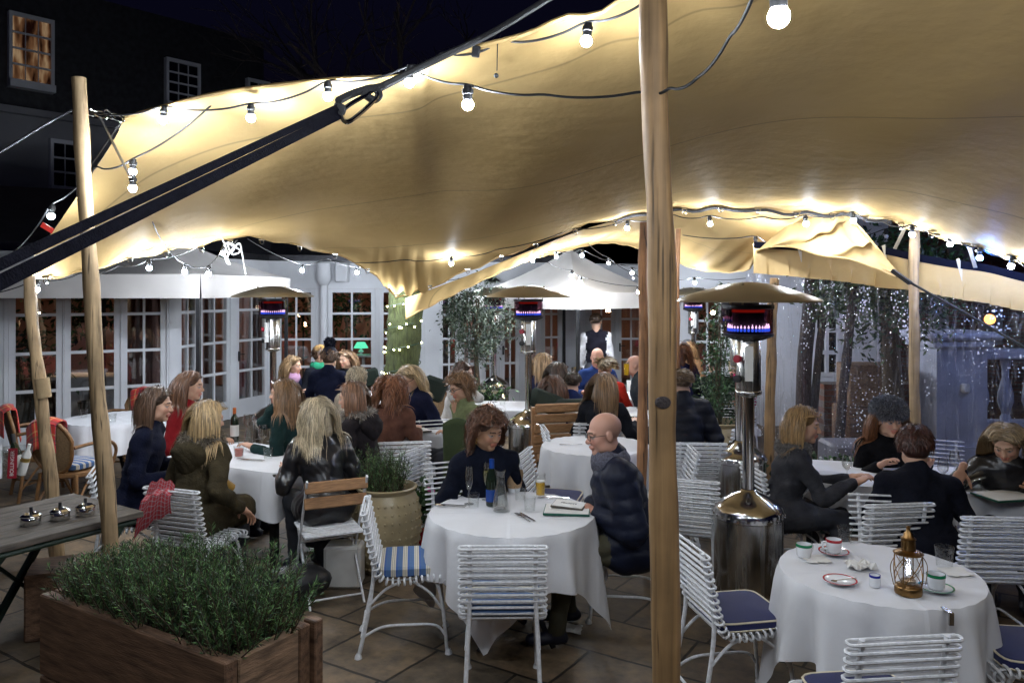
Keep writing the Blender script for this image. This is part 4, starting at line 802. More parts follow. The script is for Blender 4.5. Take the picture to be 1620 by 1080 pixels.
def festoon(nodes, label, r=.0055, sag=.03, kind=None):
    """nodes: (px, py, d[, kind]) ; kind 1 lit, 2 blue, 0 off: bulb centre at that pixel, cable above it"""
    t = thing('festoon_lights', label, 'string lights', P(*nodes[0][:3])); L0 = np.array(t.location); pts = []
    prev = None
    for nd in nodes:
        p = P(*nd[:3])
        if len(nd) > 3:
            s = link('socket', sock_me, t, p + V3(0, 0, .012) - L0); b = link('bulb', {'near': bulb_n, 'far': bulb_f, 'mid': bulb_m, 'cool': bulb_c, 'over': bulb_v, 'dim': bulb_d}.get(kind, bulb_me) if nd[3] == 1 else (bulb_o, bulb_me, bulb_b)[nd[3]], s, (0, 0, 0)); s.rotation_euler = (RNG.uniform(-.12, .12), RNG.uniform(-.12, .12), 0)
            p = p + V3(0, 0, .078)
        if prev is not None:
            L = np.linalg.norm(p - prev)
            for q in (.25, .5, .75): pts.append(prev * (1 - q) + p * q - V3(0, 0, min(sag, .12 * L) * 4 * q * (1 - q)))
        pts.append(p); prev = p
    MB().tube(catmull(np.array(pts) - L0, 4), r, 6).build('cable', M['rubber'], t); return t
festoon([(1040, -12, 3.0), (928, 66, 3.2, 1), (792, 66, 3.5), (700, 84, 3.6), (648, 131, 3.66, 1), (519, 153, 3.95, 1), (397, 187, 4.25, 1), (258, 190, 4.5, 1), (143, 178, 4.6)], 'festoon string along the near canopy edge from thick pole to pale pole', kind='near')
festoon([(1195, -15, 1.95), (1155, 58, 2.3), (1105, 122, 2.6), (1060, 140, 2.74), (1012, 146, 2.85), (860, 150, 3.0), (740, 166, 3.1, 1), (655, 112, 3.6)], 'festoon cable drooping behind the thick pole with one glaring bulb', sag=.015, kind='near')
festoon([(1330, -120, 1.35), (1232, 27, 1.62, 1), (1150, -140, 1.75)], 'short festoon loop with a big glaring bulb at the top right', kind='near')
festoon([(335, 166, 4.5), (210, 272, 4.75, 1), (150, 265, 4.85), (81, 342, 5.4, 1), (20, 400, 5.9)], 'festoon string down the left edge of the canopy', kind='near')
festoon([(208, 283, 4.62), (210, 298, 4.62, 1)], 'single bulb hanging on a short drop at the left canopy corner', kind='near')
festoon([(238, 342, 6.3), (262, 388, 7.0), (292, 430, 7.4, 1), (330, 433, 7.6, 1), (353, 401, 8.0, 1), (375, 380, 8.4)], 'festoon loop sagging below the canopy in front of the white awning', kind='mid')
festoon([(-60, 470, 6.0), (58, 458, 6.3, 1), (128, 432, 6.7), (190, 420, 7.0), (236, 424, 7.1, 1), (310, 392, 7.8)], 'festoon string along the lower left canopy edge')
festoon([(392, 378, 9.0), (478, 428, 10.2, 1), (515, 408, 10.0), (565, 431, 10.4, 1), (582, 423, 10.1, 1), (626, 446, 10.2, 1), (640, 470, 10.3)], 'festoon string across the gap under the canopy to the mossy tree', kind='far')
festoon([(520, 412, 9.3), (640, 411, 9.0), (714, 417, 8.8, 1), (790, 394, 8.7), (905, 362, 8.5), (992, 361, 8.2, 1), (1064, 340, 7.9), (1123, 354, 7.6, 1), (1205, 343, 7.3), (1275, 354, 6.95, 1), (1335, 336, 6.9)], 'long festoon string under the far canopy edge above the diners', kind='mid')
festoon([(1310, 335, 7.1), (1350, 349, 6.8, 1), (1395, 350, 6.75), (1443, 371, 6.45, 1), (1503, 386, 6.3, 1), (1550, 408, 6.1, 2), (1600, 421, 5.9, 1), (1680, 450, 5.6)], 'festoon string above the clear tent wall with one blue bulb', kind='dim')
festoon([(1300, 385, 8.4), (1402, 374, 8.0, 0), (1450, 350, 7.9)], 'dim festoon cable with one unlit bulb beyond the clear tent wall', r=.005)
festoon([(700, 444, 13.2), (750, 440, 12.6, 1), (843, 412, 11.3, 1), (855, 399, 11.1, 1), (880, 406, 11.0, 1), (921, 404, 10.9, 1), (1000, 432, 10.9, 1), (1055, 440, 11.2), (1099, 447, 11.4, 1), (1180, 440, 11.0)], 'far festoon string in front of the white wall and white gazebo')
festoon([(866, 415, 11.0), (905, 436, 10.9, 1), (918, 446, 10.9, 1), (1010, 462, 10.8, 1), (1060, 455, 10.6)], 'lower far festoon string crossing in front of the white gazebo', kind='mid')
festoon([(930, 385, 11.6), (963, 416, 11.5, 1), (1002, 440, 11.4, 0), (1060, 470, 11.3)], 'slack festoon string hanging under the second canopy', r=.005, kind='dim')
festoon([(1080, 372, 8.6), (1196, 386, 8.0, 1), (1260, 398, 7.8)], 'festoon bulb tucked under the bunched canopy above the steel heaters')
def over(x, y, z): return ((x / y) * FPX + 810, HZ - (z - CAM_H) / y * FPX, y)
festoon([over(-3.2, 1.5, 2.9), (*over(-2.5, 1.45, 2.8), 1), (*over(-1.7, 1.4, 2.8), 1), (*over(-.9, 1.3, 2.85), 1), (*over(-.1, 1.3, 2.9), 1), (*over(.7, 1.35, 2.95), 1), over(1.1, 1.5, 3.1)], 'unseen festoon string added overhead to light the foreground, left half', sag=.05, kind='over')  # this string and the next are added out of view as foreground fill
festoon([over(1.1, 1.5, 3.1), (*over(1.7, 1.3, 2.85), 1), (*over(2.4, 1.25, 2.8), 1), (*over(3.1, 1.3, 2.8), 1), over(3.6, 1.5, 3.0)], 'unseen festoon string added overhead to light the foreground, right half', sag=.05, kind='over')
def away(x, y, z): return ((x / y) * FPX + 810, HZ - (z - CAM_H) / y * FPX, y)
festoon([away(5.0, 6.2, 2.7), (*away(5.0, 7.0, 2.55), 1), (*away(5.4, 7.8, 2.5), 1), (*away(6.2, 8.6, 2.55), 1), away(7, 9.5, 2.8)], 'unseen cool festoon string added outside the tent to light the gate pier', kind='cool')  # bulbs added beyond the right edge to brighten the pier
festoon([(760, 250, 16.0), (900, 230, 16), (1000, 240, 16)], 'thin dark cable slung across the garden room roof', r=.006)
# ================================================================== FURNITURE
def tube_loop_chair():
    """white wrought iron chair with looped rod slats; faces +Y, origin on the floor under the seat"""
    t = thing('garden_chair', 'white looped iron garden chair', 'chair', (0, 0, 0))
    hw = .205; prof = catmull([(-.262, .835), (-.235, .70), (-.205, .57), (-.175, .475), (-.13, .437), (-.03, .43), (.08, .443), (.17, .45), (.215, .43), (.215, .40)], 8)
    s = np.concatenate([[0], np.cumsum(np.linalg.norm(np.diff(prof, axis=0), axis=1))])
    def at(d): return np.array([np.interp(d, s, prof[:, 0]), np.interp(d, s, prof[:, 1])])
    def loop(mb, d, r=.0068, th=.017):
        c_ = at(d); tg = nrm(at(d + .004) - at(d - .004)); n2 = np.array([-tg[1], tg[0]])
        pts = []
        for a in np.linspace(-pi / 2, pi / 2, 5): pts.append((hw + th * cos(a), th * sin(a)))
        for a in np.linspace(pi / 2, 3 * pi / 2, 5): pts.append((-hw + th * cos(a), th * sin(a)))
        mb.tube([V3(x, c_[0] + n2[0] * o, c_[1] + n2[1] * o) for x, o in pts], r, 6, closed=True)
    sb = s[np.argmin(np.abs(prof[:, 1] - .47) + (prof[:, 0] > -.1))]
    b = MB()
    for d in np.linspace(.012, sb - .01, 11): loop(b, d)
    b.build('backrest', M['chair_white'], t)
    q = MB()
    for d in np.linspace(sb + .02, s[-1] - .01, 13): loop(q, d)
    q.build('seat', M['chair_white'], t)
    f = MB()
    for x in (-.165, .165):
        pl = np.array([(x, y, z) for y, z in prof]); off = V3(0, -.0, -.0)
        f.tube(pl + off, .011, 6, flat=.45)
    f.tube([(-.165, .17, .43), (.165, .17, .43)], .008, 6)
    f.build('frame', M['chair_white'], t)
    for sx in (-1, 1):
        MB().tube(catmull([(sx * .165, .13, .435), (sx * .175, .17, .37), (sx * .185, .20, .2), (sx * .19, .215, .03), (sx * .192, .225, 0)]), .0105, 8).lathe([(.011, .03), (.02, .012), (.022, 0)], (sx * .192, .225, 0), 10).build('leg', M['chair_white'], t)
        MB().tube(catmull([(sx * .165, -.262, .835), (sx * .165, -.222, .62), (sx * .17, -.205, .47), (sx * .18, -.235, .25), (sx * .19, -.285, .02), (sx * .192, -.29, 0)]), .0115, 8).lathe([(.011, .03), (.02, .012), (.022, 0)], (sx * .192, -.29, 0), 10).build('leg', M['chair_white'], t)
        MB().tube(catmull([(sx * .188, .212, .10), (sx * .186, .15, .165), (sx * .185, 0, .175), (sx * .185, -.15, .17), (sx * .187, -.262, .12)]), .008, 6).build('stretcher', M['chair_white'], t)
        MB().tube(catmull([(sx * .184, -.225, .30), (sx * .18, -.14, .38), (sx * .17, -.05, .42)]), .008, 6).tube(catmull([(sx * .183, .20, .24), (sx * .18, .12, .35), (sx * .17, .02, .42)]), .008, 6).build('brace', M['chair_white'], t)
    MB().tube([(-.19, -.27, .12), (.19, -.27, .12)], .008, 6).build('stretcher', M['chair_white'], t)
    return t
def cushion_mesh(m_top, pipe, th=.05, hx=.20, hy=.19):
    n = 15; G_ = []; 
    for k, (zz, sc_) in enumerate([(0, .93), (.2, 1.0), (.8, 1.0), (1.0, .93)]):
        row = []
        for a in np.linspace(0, 2 * pi, 48, endpoint=False):
            c_, s_ = cos(a), sin(a); r = 1 / (abs(c_) ** 7 + abs(s_) ** 7) ** (1 / 7); row.append((hx * r * c_ * sc_, hy * r * s_ * sc_, .452 + th * zz))
        G_.append(row)
    mb = MB().grid(G_, wrap=True)
    for lev, top in ((3, True), (0, False)):
        rows = [[(x * f_, y * f_, z + (.012 if top else -.004) * (1 - f_ ** 2)) for x, y, z in G_[lev]] for f_ in np.linspace(1, .001, 7)]
        mb.grid(rows if top else [list(r) for r in rows], wrap=True)
    return mb.mesh('cushion', m_top)
CH = tube_loop_chair(); used = [False]
cush_navy = cushion_mesh(M['navy'], None); cush_str = cushion_mesh(M['blue_stripe'], None, .06)
def pipe_mesh():
    mb = MB()
    for zz in (.4525 + .044, .4525 + .008):
        mb.tube([(.20 * .985 * cos(a) / (abs(cos(a)) ** 7 + abs(sin(a)) ** 7) ** (1 / 7), .19 * .985 * sin(a) / (abs(cos(a)) ** 7 + abs(sin(a)) ** 7) ** (1 / 7), zz) for a in np.linspace(0, 2 * pi, 60, endpoint=False)], .0055, 5, closed=True)
    return mb.mesh('piping', M['piping'])
pipe_me = pipe_mesh()
def ang(a): return radians(a)   # facing convention: 0 = towards the camera, 90 = right, 180 = away
def rot_of(a): return radians(a) + pi   # +Y of a thing turned to facing a
def chair(px, d, a, label, cush=None, cuslabel=None):
    x, y = PL(px, d)
    if not used[0]: CH.location = (x, y, 0); CH.rotation_euler = (0, 0, rot_of(a)); CH['label'] = label; CH['group'] = 'white iron garden chairs'; r = CH; used[0] = True
    else: r = dup(CH, (x, y, 0), rot_of(a), label, 'white iron garden chairs')
    if cush:
        c_ = link('seat_cushion', cush_navy if cush == 'navy' else cush_str, None, (x, y, 0)); c_.rotation_euler = (0, 0, rot_of(a)); tag(c_, cuslabel, 'cushion', 'chair cushions')
        if cush == 'navy': link('piping', pipe_me, c_)
    return r
chair(795, 4.22, 181, 'white iron chair seen from behind in the centre foreground, striped cushion on it', 'str', 'blue striped cushion seen through the back of the centre foreground chair')
chair(648, 4.78, 97, 'white iron chair left of the centre table with a striped cushion, facing right', 'str', 'blue and cream striped cushion on the chair left of the centre table')
chair(988, 5.2, 262, 'white iron chair under the bald man in the navy jacket', 'navy', 'navy cushion under the bald man in the navy jacket')
chair(735, 5.72, 25, 'white iron chair behind the curly haired woman at the centre table')
chair(880, 6.25, 75, 'white iron chair between the centre table and the empty round table', 'navy', 'navy piped cushion between the centre table and the empty round table')
chair(316, 5.35, 160, 'white iron chair under the olive parka woman, patterned scarf hung on it')
chair(212, 5.75, 110, 'white iron chair under the navy coat woman, half hidden by the pale pole')
chair(612, 6.5, 245, 'white iron chair under the woman in the checked scarf')
chair(638, 6.95, 190, 'white iron chair under the redhead in the brown coat', 'navy', 'navy cushion under the redhead in the brown coat')
chair(1166, 4.05, 101, 'white iron chair with a navy cushion beside the big steel heater, facing right', 'navy', 'navy piped cushion on the chair beside the big steel heater')
chair(1370, 3.17, 186, 'white iron chair seen from behind at the bottom right of the picture', 'navy', 'navy cushion seen through the bottom right chair back')
chair(1628, 3.62, 262, 'white iron chair cut off by the right picture edge, facing left', 'navy', 'navy piped cushion on the chair cut off by the right picture edge')
chair(1424, 4.72, 352, 'white iron chair on the far side of the coffee cup table, facing the camera')
chair(1384, 5.0, 187, 'white iron chair seen from behind to the left of the man in black')
chair(1548, 4.72, 176, 'white iron chair seen from behind to the right of the man in black')
chair(1245, 5.75, 95, 'white iron chair under the blonde woman in the grey jacket')
chair(1093, 5.6, 160, 'white iron chair just right of the thick pole, nearest of the pair there')
chair(1100, 6.9, 176, 'white iron chair under the man in the black puffer jacket')
chair(1135, 7.6, 230, 'white iron chair in front of the knobbly pot with the climbing shrub')
chair(905, 7.4, 95, 'white iron chair beside the wooden bench, facing right')
chair(938, 7.9, 182, 'white iron chair under the long haired woman in the black parka')
chair(1046, 6.4, 268, 'white iron chair partly hidden behind the thick middle pole')
chair(700, 7.6, 20, 'white iron chair behind the green jumper draped seat')
chair(1476, 6.6, 330, 'white iron chair behind the man in black, mostly hidden')
chair(1170, 9.6, 350, 'small far white chair beyond the climbing shrub')

# ---- tables with cloths
def cloth_round(R, drop_sq, seed, folds=11, amp=.048, zt=.745, rot=0.0, corner=.12):
    rg = np.random.default_rng(seed); n = 168; rows = []; ph = rg.uniform(0, 6.28, 4)
    th = np.linspace(0, 2 * pi, n, endpoint=False)
    for f_ in (0.001, .25, .5, .75, .93, 1.0): rows.append(np.stack([R * f_ * np.cos(th), R * f_ * np.sin(th), np.full(n, zt) + .0015 * np.sin(3 * th + ph[0]) * f_ + .002 * np.sin(8 * R * f_ * np.cos(th) * 9)], 1))
    half = R + drop_sq; L = half / np.maximum(np.abs(np.cos(th - rot)), np.abs(np.sin(th - rot))) - R; L = np.minimum(L, zt - .06)
    for k in range(1, 15):
        t_ = k / 14; z = zt - .012 * min(1, t_ * 8) - L * t_ + .012
        w_ = amp * (np.sin(folds * th + ph[1] + .8 * np.sin(2 * th)) * .75 + .4 * np.sin((folds * 2 - 3) * th + ph[2]) + .3 * np.sin(4 * (th - rot) + pi)) * t_ ** .8
        r = R + .012 * min(1, t_ * 10) + w_ + .05 * t_ * (L / L.max())
        rows.append(np.stack([r * np.cos(th), r * np.sin(th), z], 1))
    return MB().grid(np.array(rows), wrap=True)
def cloth_rect(lx, ly, drop, seed, zt=.745):
    rg = np.random.default_rng(seed); n = 200; ph = rg.uniform(0, 6.28, 4); th = np.linspace(0, 2 * pi, n, endpoint=False); rows = []
    e = 14; k_ = 1 / (np.abs(np.cos(th)) ** e + np.abs(np.sin(th)) ** e) ** (1 / e); bx, by = lx * k_ * np.cos(th), ly * k_ * np.sin(th)
    for f_ in (.001, .4, .8, .97, 1.0): rows.append(np.stack([bx * f_, by * f_, np.full(n, zt)], 1))
    corner = (np.abs(np.sin(2 * th))) ** 3; L = drop * (1 + .35 * corner)
    s_ = np.cumsum(np.hypot(np.diff(bx, append=bx[:1]), np.diff(by, append=by[:1])))
    nx = bx / np.hypot(bx, by); ny = by / np.hypot(bx, by)
    for k in range(1, 11):
        t_ = k / 10; w_ = .03 * t_ * (np.sin(s_ * 17 + ph[0]) + .6 * np.sin(s_ * 31 + ph[1])) + .012 + .06 * t_ * corner
        rows.append(np.stack([bx + nx * w_, by + ny * w_, zt - L * t_], 1))
    return MB().grid(np.array(rows), wrap=True)
def table(kind, px, d, size, label, clabel, seed, rot=0.0, drop=.3):
    x, y = PL(px, d); t = thing('bistro_table' if kind == 'round' else 'dining_table', label, 'table', (x, y, 0), rot, 'tables under white cloths')
    if kind == 'round':
        R = size; MB().lathe([(.001, .705), (R - .01, .705), (R - .004, .715), (R - .004, .735), (.001, .737)], n=40).build('tabletop', M['table_wood'], t)
        for a in (0.6, 2.17, 3.74, 5.3):
            MB().bar((cos(a) * R * .55, sin(a) * R * .55, .70), (-cos(a + .3) * R * .62, -sin(a + .3) * R * .62, .0), .03, .012).build('leg', M['dark_metal'], t, smooth=False)
        c_ = cloth_round(R, drop, seed, rot=rot + .5).build('tablecloth', M['cloth'])
    else:
        lx, ly = size; MB().box((0, 0, .72), (2 * lx - .02, 2 * ly - .02, .03), bev=.006).build('tabletop', M['table_wood'], t)
        for sx in (-1, 1):
            for sy in (-1, 1): MB().box((sx * (lx - .08), sy * (ly - .08), .352), (.05, .05, .70)).build('leg', M['dark_metal'], t, smooth=False)
        c_ = cloth_rect(lx, ly, drop, seed).build('tablecloth', M['cloth'])
    lo = np.array(c_.location); c_.location = (x + lo[0] * cos(rot) - lo[1] * sin(rot), y + lo[0] * sin(rot) + lo[1] * cos(rot), lo[2]); c_.rotation_euler = (0, 0, rot)
    tag(c_, clabel, 'tablecloth', 'white tablecloths'); return t
table('round', 810, 4.88, .505, 'round table with the beer and carafe in the centre foreground', 'white cloth with hanging corners on the round table in the centre foreground', 1, drop=.32)
table('round', 1390, 3.84, .455, 'round table with coffee cups and a brass lantern at the lower right', 'white cloth on the coffee cup and lantern table', 2, drop=.34)
table('round', 942, 7.0, .47, 'empty round table behind the bald man', 'white cloth on the empty round table behind the bald man', 3, drop=.30)
table('rect', 1500, 5.75, (1.0, .42), 'long table of the four diners by the clear tent wall', 'white cloth on the long table by the clear tent wall', 4, rot=radians(-17), drop=.22)
table('rect', 402, 6.55, (.62, .40), 'table of the six women on the left', 'white cloth on the left table crowded with wine glasses', 5, rot=radians(-28), drop=.26)
table('round', 182, 8.5, .50, 'round table by the left french doors behind the two poles', 'white cloth on the table by the left french doors', 6, drop=.3)
table('rect', 690, 8.05, (.55, .40), 'table where the woman in the green jumper reads a menu', 'white cloth under the menus of the green jumper woman', 7, rot=radians(-12), drop=.25)
table('rect', 800, 9.4, (.60, .40), 'table with two full wine glasses behind the middle heater', 'white cloth on the table behind the middle heater', 8, rot=radians(-5), drop=.28)
table('round', 1040, 8.9, .5, 'round table right of the long haired woman in the black parka', 'white cloth on the table right of the black parka woman', 9, drop=.32)
table('rect', 985, 10.3, (.6, .4), 'far table of the bald beer drinker and the man in the blue jumper', 'white cloth on the far table of the beer drinker', 10, drop=.3)
table('rect', 545, 10.4, (.5, .4), 'far table of the bobble hat group by the glazed doors', 'white cloth on the far table of the bobble hat group', 11, drop=.3)
table('round', 1120, 11.2, .5, 'far table beyond the climbing shrub', 'white cloth on the far table beyond the climbing shrub', 12, drop=.3)

# ---- patio heaters
def heater():
    t = thing('patio_heater', 'steel patio heater', 'heater', (0, 0, 0))
    MB().lathe([(.20, 0), (.215, .02), (.215, .66)], n=40).build('tank_cover', M['steel'], t)
    mb = MB().lathe([(.216, .655), (.222, .66), (.222, .70), (.212, .715), (.205, .73), (.12, .79), (.06, .815), (.05, .83), (.045, .835)], n=40)
    for i in range(26): a = 2 * pi * i / 26; mb.ball((.222 * cos(a), .222 * sin(a), .682), .008, 6, 4)
    mb.build('shoulder', M['steel_pol'], t)
    MB().lathe([(.219, .0), (.228, .015), (.228, .05), (.219, .06)], n=40).build('foot_ring', M['dark_metal'], t)
    MB().tube([(0, 0, .82), (0, 0, 1.46)], .037, 16).build('pole', M['steel_pol'], t)
    MB().lathe([(.036, 1.42), (.075, 1.44), (.078, 1.46), (.078, 1.78), (.07, 1.79)], n=24).lathe([(.079, 1.44), (.083, 1.445), (.083, 1.46), (.079, 1.465)], n=24).build('control_housing', M['steel'], t)
    MB().box((-.02, -.081, 1.64), (.05, .004, .22)).build('control_panel', M['label_white'], t, smooth=False)
    for zz, m_ in ((1.67, 'red_card'), (1.545, 'rubber')): MB().lathe([(.001, 0), (.022, 0), (.026, .012), (.024, .03), (.001, .032)], n=14).build('knob', M[m_], t).location = (-.075, -.055, zz)
    for k in t.children:
        if k.name.startswith('knob'): k.rotation_euler = (radians(90), 0, radians(-50))
    mb = MB().lathe([(.07, 1.785), (.12, 1.80), (.155, 1.815), (.158, 1.83)], n=32).lathe([(.158, 1.83), (.14, 1.83)], n=32)
    for i in range(18):
        a = 2 * pi * i / 18; mb.bar((.085 * cos(a), .085 * sin(a), 1.788), (.15 * cos(a), .15 * sin(a), 1.812), .012, .006)
    mb.build('burner_cup', M['dark_metal'], t)
    MB().lathe([(.152, 1.828), (.152, 1.985)], n=32).build('glass_shield', M['heater_glass'], t)
    fl = MB(); fb = MB(); rg = random.Random(2)
    for i in range(34):
        a = 2 * pi * i / 34; h = rg.uniform(.010, .022); x, y = .125 * cos(a), .125 * sin(a)
        fl.lathe([(.003, .018), (.007, .024), (.001, .024 + h)], (x, y, 1.845), 5); fb.lathe([(.004, 0), (.009, .006), (.007, .02)], (x, y, 1.842), 5)
    fl.build('flame', M['flame_white'], t); fb.build('flame', M['flame_blue'], t)
    MB().lathe([(.09, 1.84), (.10, 1.86), (.10, 1.97), (.08, 1.985)], n=24).build('emitter', mat('emitter_mesh', (.05, .035, .045), .5, .6), t)
    MB().lathe([(.0995, 1.962), (.1015, 1.966), (.1015, 1.978), (.0995, 1.981)], n=24).build('ember_ring', M['ember'], t)
    MB().lathe([(.155, 1.985), (.16, 1.99), (.16, 2.01), (.15, 2.012)], n=32).build('collar', M['dark_metal'], t)
    mb = MB().lathe([(.44, 2.035), (.448, 2.03), (.45, 2.037), (.43, 2.052), (.33, 2.088), (.2, 2.128), (.13, 2.145), (.05, 2.155), (.001, 2.157)], n=48).lathe([(.44, 2.035), (.33, 2.075), (.2, 2.115), (.001, 2.14)], n=48)
    for i in range(3): a = i * 2.1; mb.lathe([(.008, 0), (.012, .006), (.012, .014), (.004, .02)], (.17 * cos(a), .17 * sin(a), 2.134), 8); mb.bar((.15 * cos(a), .15 * sin(a), 1.99), (.17 * cos(a), .17 * sin(a), 2.125), .012, .004)
    mb.build('reflector', M['alu'], t); return t
HT = heater(); HT['group'] = 'steel patio heaters'
HT.location = (*PL(1184, 5.1), 0); HT['label'] = 'big steel patio heater with blue flames right of the thick pole'
for px, d, lb, a in ((836, 8.5, 'steel patio heater with blue flames in the middle of the terrace', .2), (432, 8.9, 'steel patio heater with white flames in front of the angled french doors', -.4), (1170, 6.75, 'steel patio heater half hidden right behind the big one', .6), (782, 11.9, 'unlit steel patio heater beside the olive tree', 1.0), (1097, 12.3, 'slim far patio heater by the right hand french doors', .3)):
    dup(HT, (*PL(px, d), 0), a, lb)

# ---- gazebos (white pop-up roofs)
def gazebo(cx, cy_, half, ze, za, val, rot, label):
    t = thing('gazebo', label, 'gazebo', (cx, cy_, 0), rot); n = 12; 
    co = [(-half, -half), (half, -half), (half, half), (-half, half)]; roof = MB(); vl = MB()
    for i in range(4):
        a = V3(*co[i], ze); b = V3(*co[(i + 1) % 4], ze); ap = V3(0, 0, za); rows = []
        for v in np.linspace(0, 1, 10):
            row = []
            for u in np.linspace(0, 1, n):
                p = (a + (b - a) * u) * (1 - v) + ap * v; p = p - V3(0, 0, .14 * 4 * v * (1 - v) * (.5 + 2 * u * (1 - u))); row.append(p)
            rows.append(row)
        roof.grid(rows); nn = nrm(np.cross(b - a, V3(0, 0, 1)))
        vl.grid([[a + (b - a) * u + nn * (.004 + .012 * q * sin(u * 21 + i)) - V3(0, 0, val * q) for u in np.linspace(0, 1, 40)] for q in np.linspace(0, 1, 5)])
    roof.build('roof', M['canvas_white'], t); vl.build('valance', M['canvas_white'], t)
    for x, y in co: MB().box((x * .97, y * .97, ze / 2), (.04, .04, ze)).build('leg', M['dark_metal'], t, smooth=False)
    return t
x, y = PL(902, 13.0); gazebo(x, y, 1.12, 2.07, 2.78, .24, radians(45), 'white pop-up gazebo roof glowing in front of the far wall')
gazebo(PL(250, 9.6)[0] - .35, 10.0, 1.38, 2.28, 2.95, .26, radians(-4), 'wide white awning canopy hanging in front of the left french doors')

# ---- rustic wooden table, ashtrays, bucket
tb = thing('rustic_table', 'dark weathered plank table with green iron folding legs at the lower left', 'table', (-2.12, 4.72, 0), radians(0))
# corner pixels: right corner (228,808), near corner (0,860)
c_r = P(228, 808, GD(808, .76)); c_n = P(10, 862, GD(862, .76)); u1 = nrm((c_n - c_r) * V3(1, 1, 0)); u2 = V3(-u1[1], u1[0], 0); u2 = u2 if u2[1] > 0 else -u2
Lx = 1.5; Ly = .80; ctr = c_r + u1 * Lx / 2 + u2 * Ly / 2; ra = atan2(u1[1], u1[0]) + pi; tb.location = (ctr[0], ctr[1], 0); tb.rotation_euler = (0, 0, ra)
for i in range(6): MB().box((0, -Ly / 2 + (i + .5) * Ly / 6, .742), (Lx, Ly / 6 - .005, .036), bev=.004).build('plank', M['table_wood'], tb, smooth=False)
mb = MB()
for sy in (-1, 1): mb.tube([(-Lx / 2 + .06, sy * (Ly / 2 - .03), .70), (Lx / 2 - .04, sy * (Ly / 2 - .03), .70)], .016, 8)
for sx in (-1, 1): mb.box((sx * (Lx / 2 - .15), 0, .712), (.06, Ly - .1, .02))
mb.build('frame', M['dark_green'], tb)
for sx in (-1, 1):
    for sy in (-1, 1): MB().bar((sx * (Lx / 2 - .12), sy * (Ly / 2 - .05), .70), (sx * (Lx / 2 - .55), sy * (Ly / 2 - .05), 0), .05, .03).build('leg', M['dark_green'], tb, smooth=False)
    MB().bar((-sx * (Lx / 2 - .75), sx * .33, .70), (sx * (Lx / 2 - .1), sx * .33, 0), .045, .02).build('brace', M['dark_green'], tb, smooth=False)
def ashtray(px, py, label):
    p = P(px, py, GD(py, .762)); t = thing('ashtray', label, 'ashtray', p, random.uniform(0, 3), 'steel spin ashtrays')
    MB().lathe([(.05, 0), (.053, .004), (.053, .040), (.05, .045), (.056, .048), (.056, .053), (.05, .056)], n=28).build('bowl', M['steel_pol'], t)
    MB().lathe([(.05, .056), (.04, .062), (.036, .054), (.012, .05), (.001, .052)], n=28).ball((.02, .016, .06), .014, 8, 5, sc_=(1, 1, .5)).build('lid', M['steel_pol'], t)
    MB().lathe([(.006, .05), (.006, .07), (.009, .072), (.009, .10), (.001, .101)], n=12).build('plunger', M['rubber'], t)
ashtray(49, 829, 'steel spin ashtray nearest the left edge of the plank table'); ashtray(95, 821, 'middle one of the three steel spin ashtrays on the plank table'); ashtray(135, 814, 'steel spin ashtray closest to the pale tent pole')
pb = P(26, 752, GD(752, .762)); t = thing('ice_bucket', 'clear plastic ice bucket with a red name card on the plank table', 'ice bucket', pb, .3)
MB().lathe([(.075, 0), (.08, .004), (.105, .20), (.108, .205), (.102, .2), (.076, .01), (.001, .008)], n=28).build('bucket', M['tumbler_glass'], t)
cdn = MB().box((0, 0, .11), (.06, .003, .21)).build('name_card', M['red_card'], t, smooth=False); cdn.location = (.0, -.112, 0); cdn.rotation_euler = (radians(-6), 0, -.1)
def text_mesh(txt, size, m, depth=.0008):
    cu = bpy.data.curves.new('writing', 'FONT'); cu.body = txt; cu.size = size; cu.extrude = depth; cu.align_x = 'CENTER'; cu.align_y = 'CENTER'
    o = bpy.data.objects.new('writing', cu); sc.collection.objects.link(o); bpy.context.view_layer.update()
    me = bpy.data.meshes.new_from_object(o.evaluated_get(bpy.context.evaluated_depsgraph_get())); bpy.data.objects.remove(o); me.materials.clear(); me.materials.append(m); return me
w = link('writing', text_mesh('BOLLINGER', .034, M['label_white']), cdn, (0, -.003, .11)); w.rotation_euler = (radians(90), radians(-90), 0)
bt = thing('champagne_bottle', 'dark champagne bottle leaning in the clear ice bucket', 'bottle', pb + V3(.01, .01, .012)); bt.rotation_euler = (radians(-8), radians(-14), 0)
MB().lathe([(.001, 0), (.038, .002), (.040, .01), (.040, .15), (.03, .19), (.015, .23), (.013, .29), (.001, .291)], n=22).build('bottle', M['bottle_dark'], bt)
MB().lathe([(.0155, .215), (.0165, .24), (.0165, .292), (.001, .294)], n=16).build('foil', M['black'], bt); MB().lathe([(.0405, .04), (.0405, .13)], n=22).build('paper_label', M['label_white'], bt)
b2 = thing('gin_bottle', 'pale frosted bottle with gold lettering band in the ice bucket', 'bottle', pb + V3(.045, -.02, .012)); b2.rotation_euler = (0, radians(16), 0)
MB().lathe([(.001, 0), (.03, .002), (.031, .15), (.012, .19), (.012, .23), (.001, .231)], n=18).build('bottle', M['label_white'], b2); MB().lathe([(.0316, .10), (.0316, .13)], n=18).build('band', M['gold_foil'], b2)
nk = thing('napkin', 'folded white napkin draped over the left side of the ice bucket', 'napkin', pb + V3(-.09, -.04, 0)); rows = [[(.07 * (u - .5) * (1 + .5 * (1 - v)), -.03 - .03 * (1 - v) + .008 * sin(u * 22), .235 * v) for u in np.linspace(0, 1, 24)] for v in np.linspace(0, 1, 8)]; MB().grid(rows).build('linen', M['cloth'], nk)
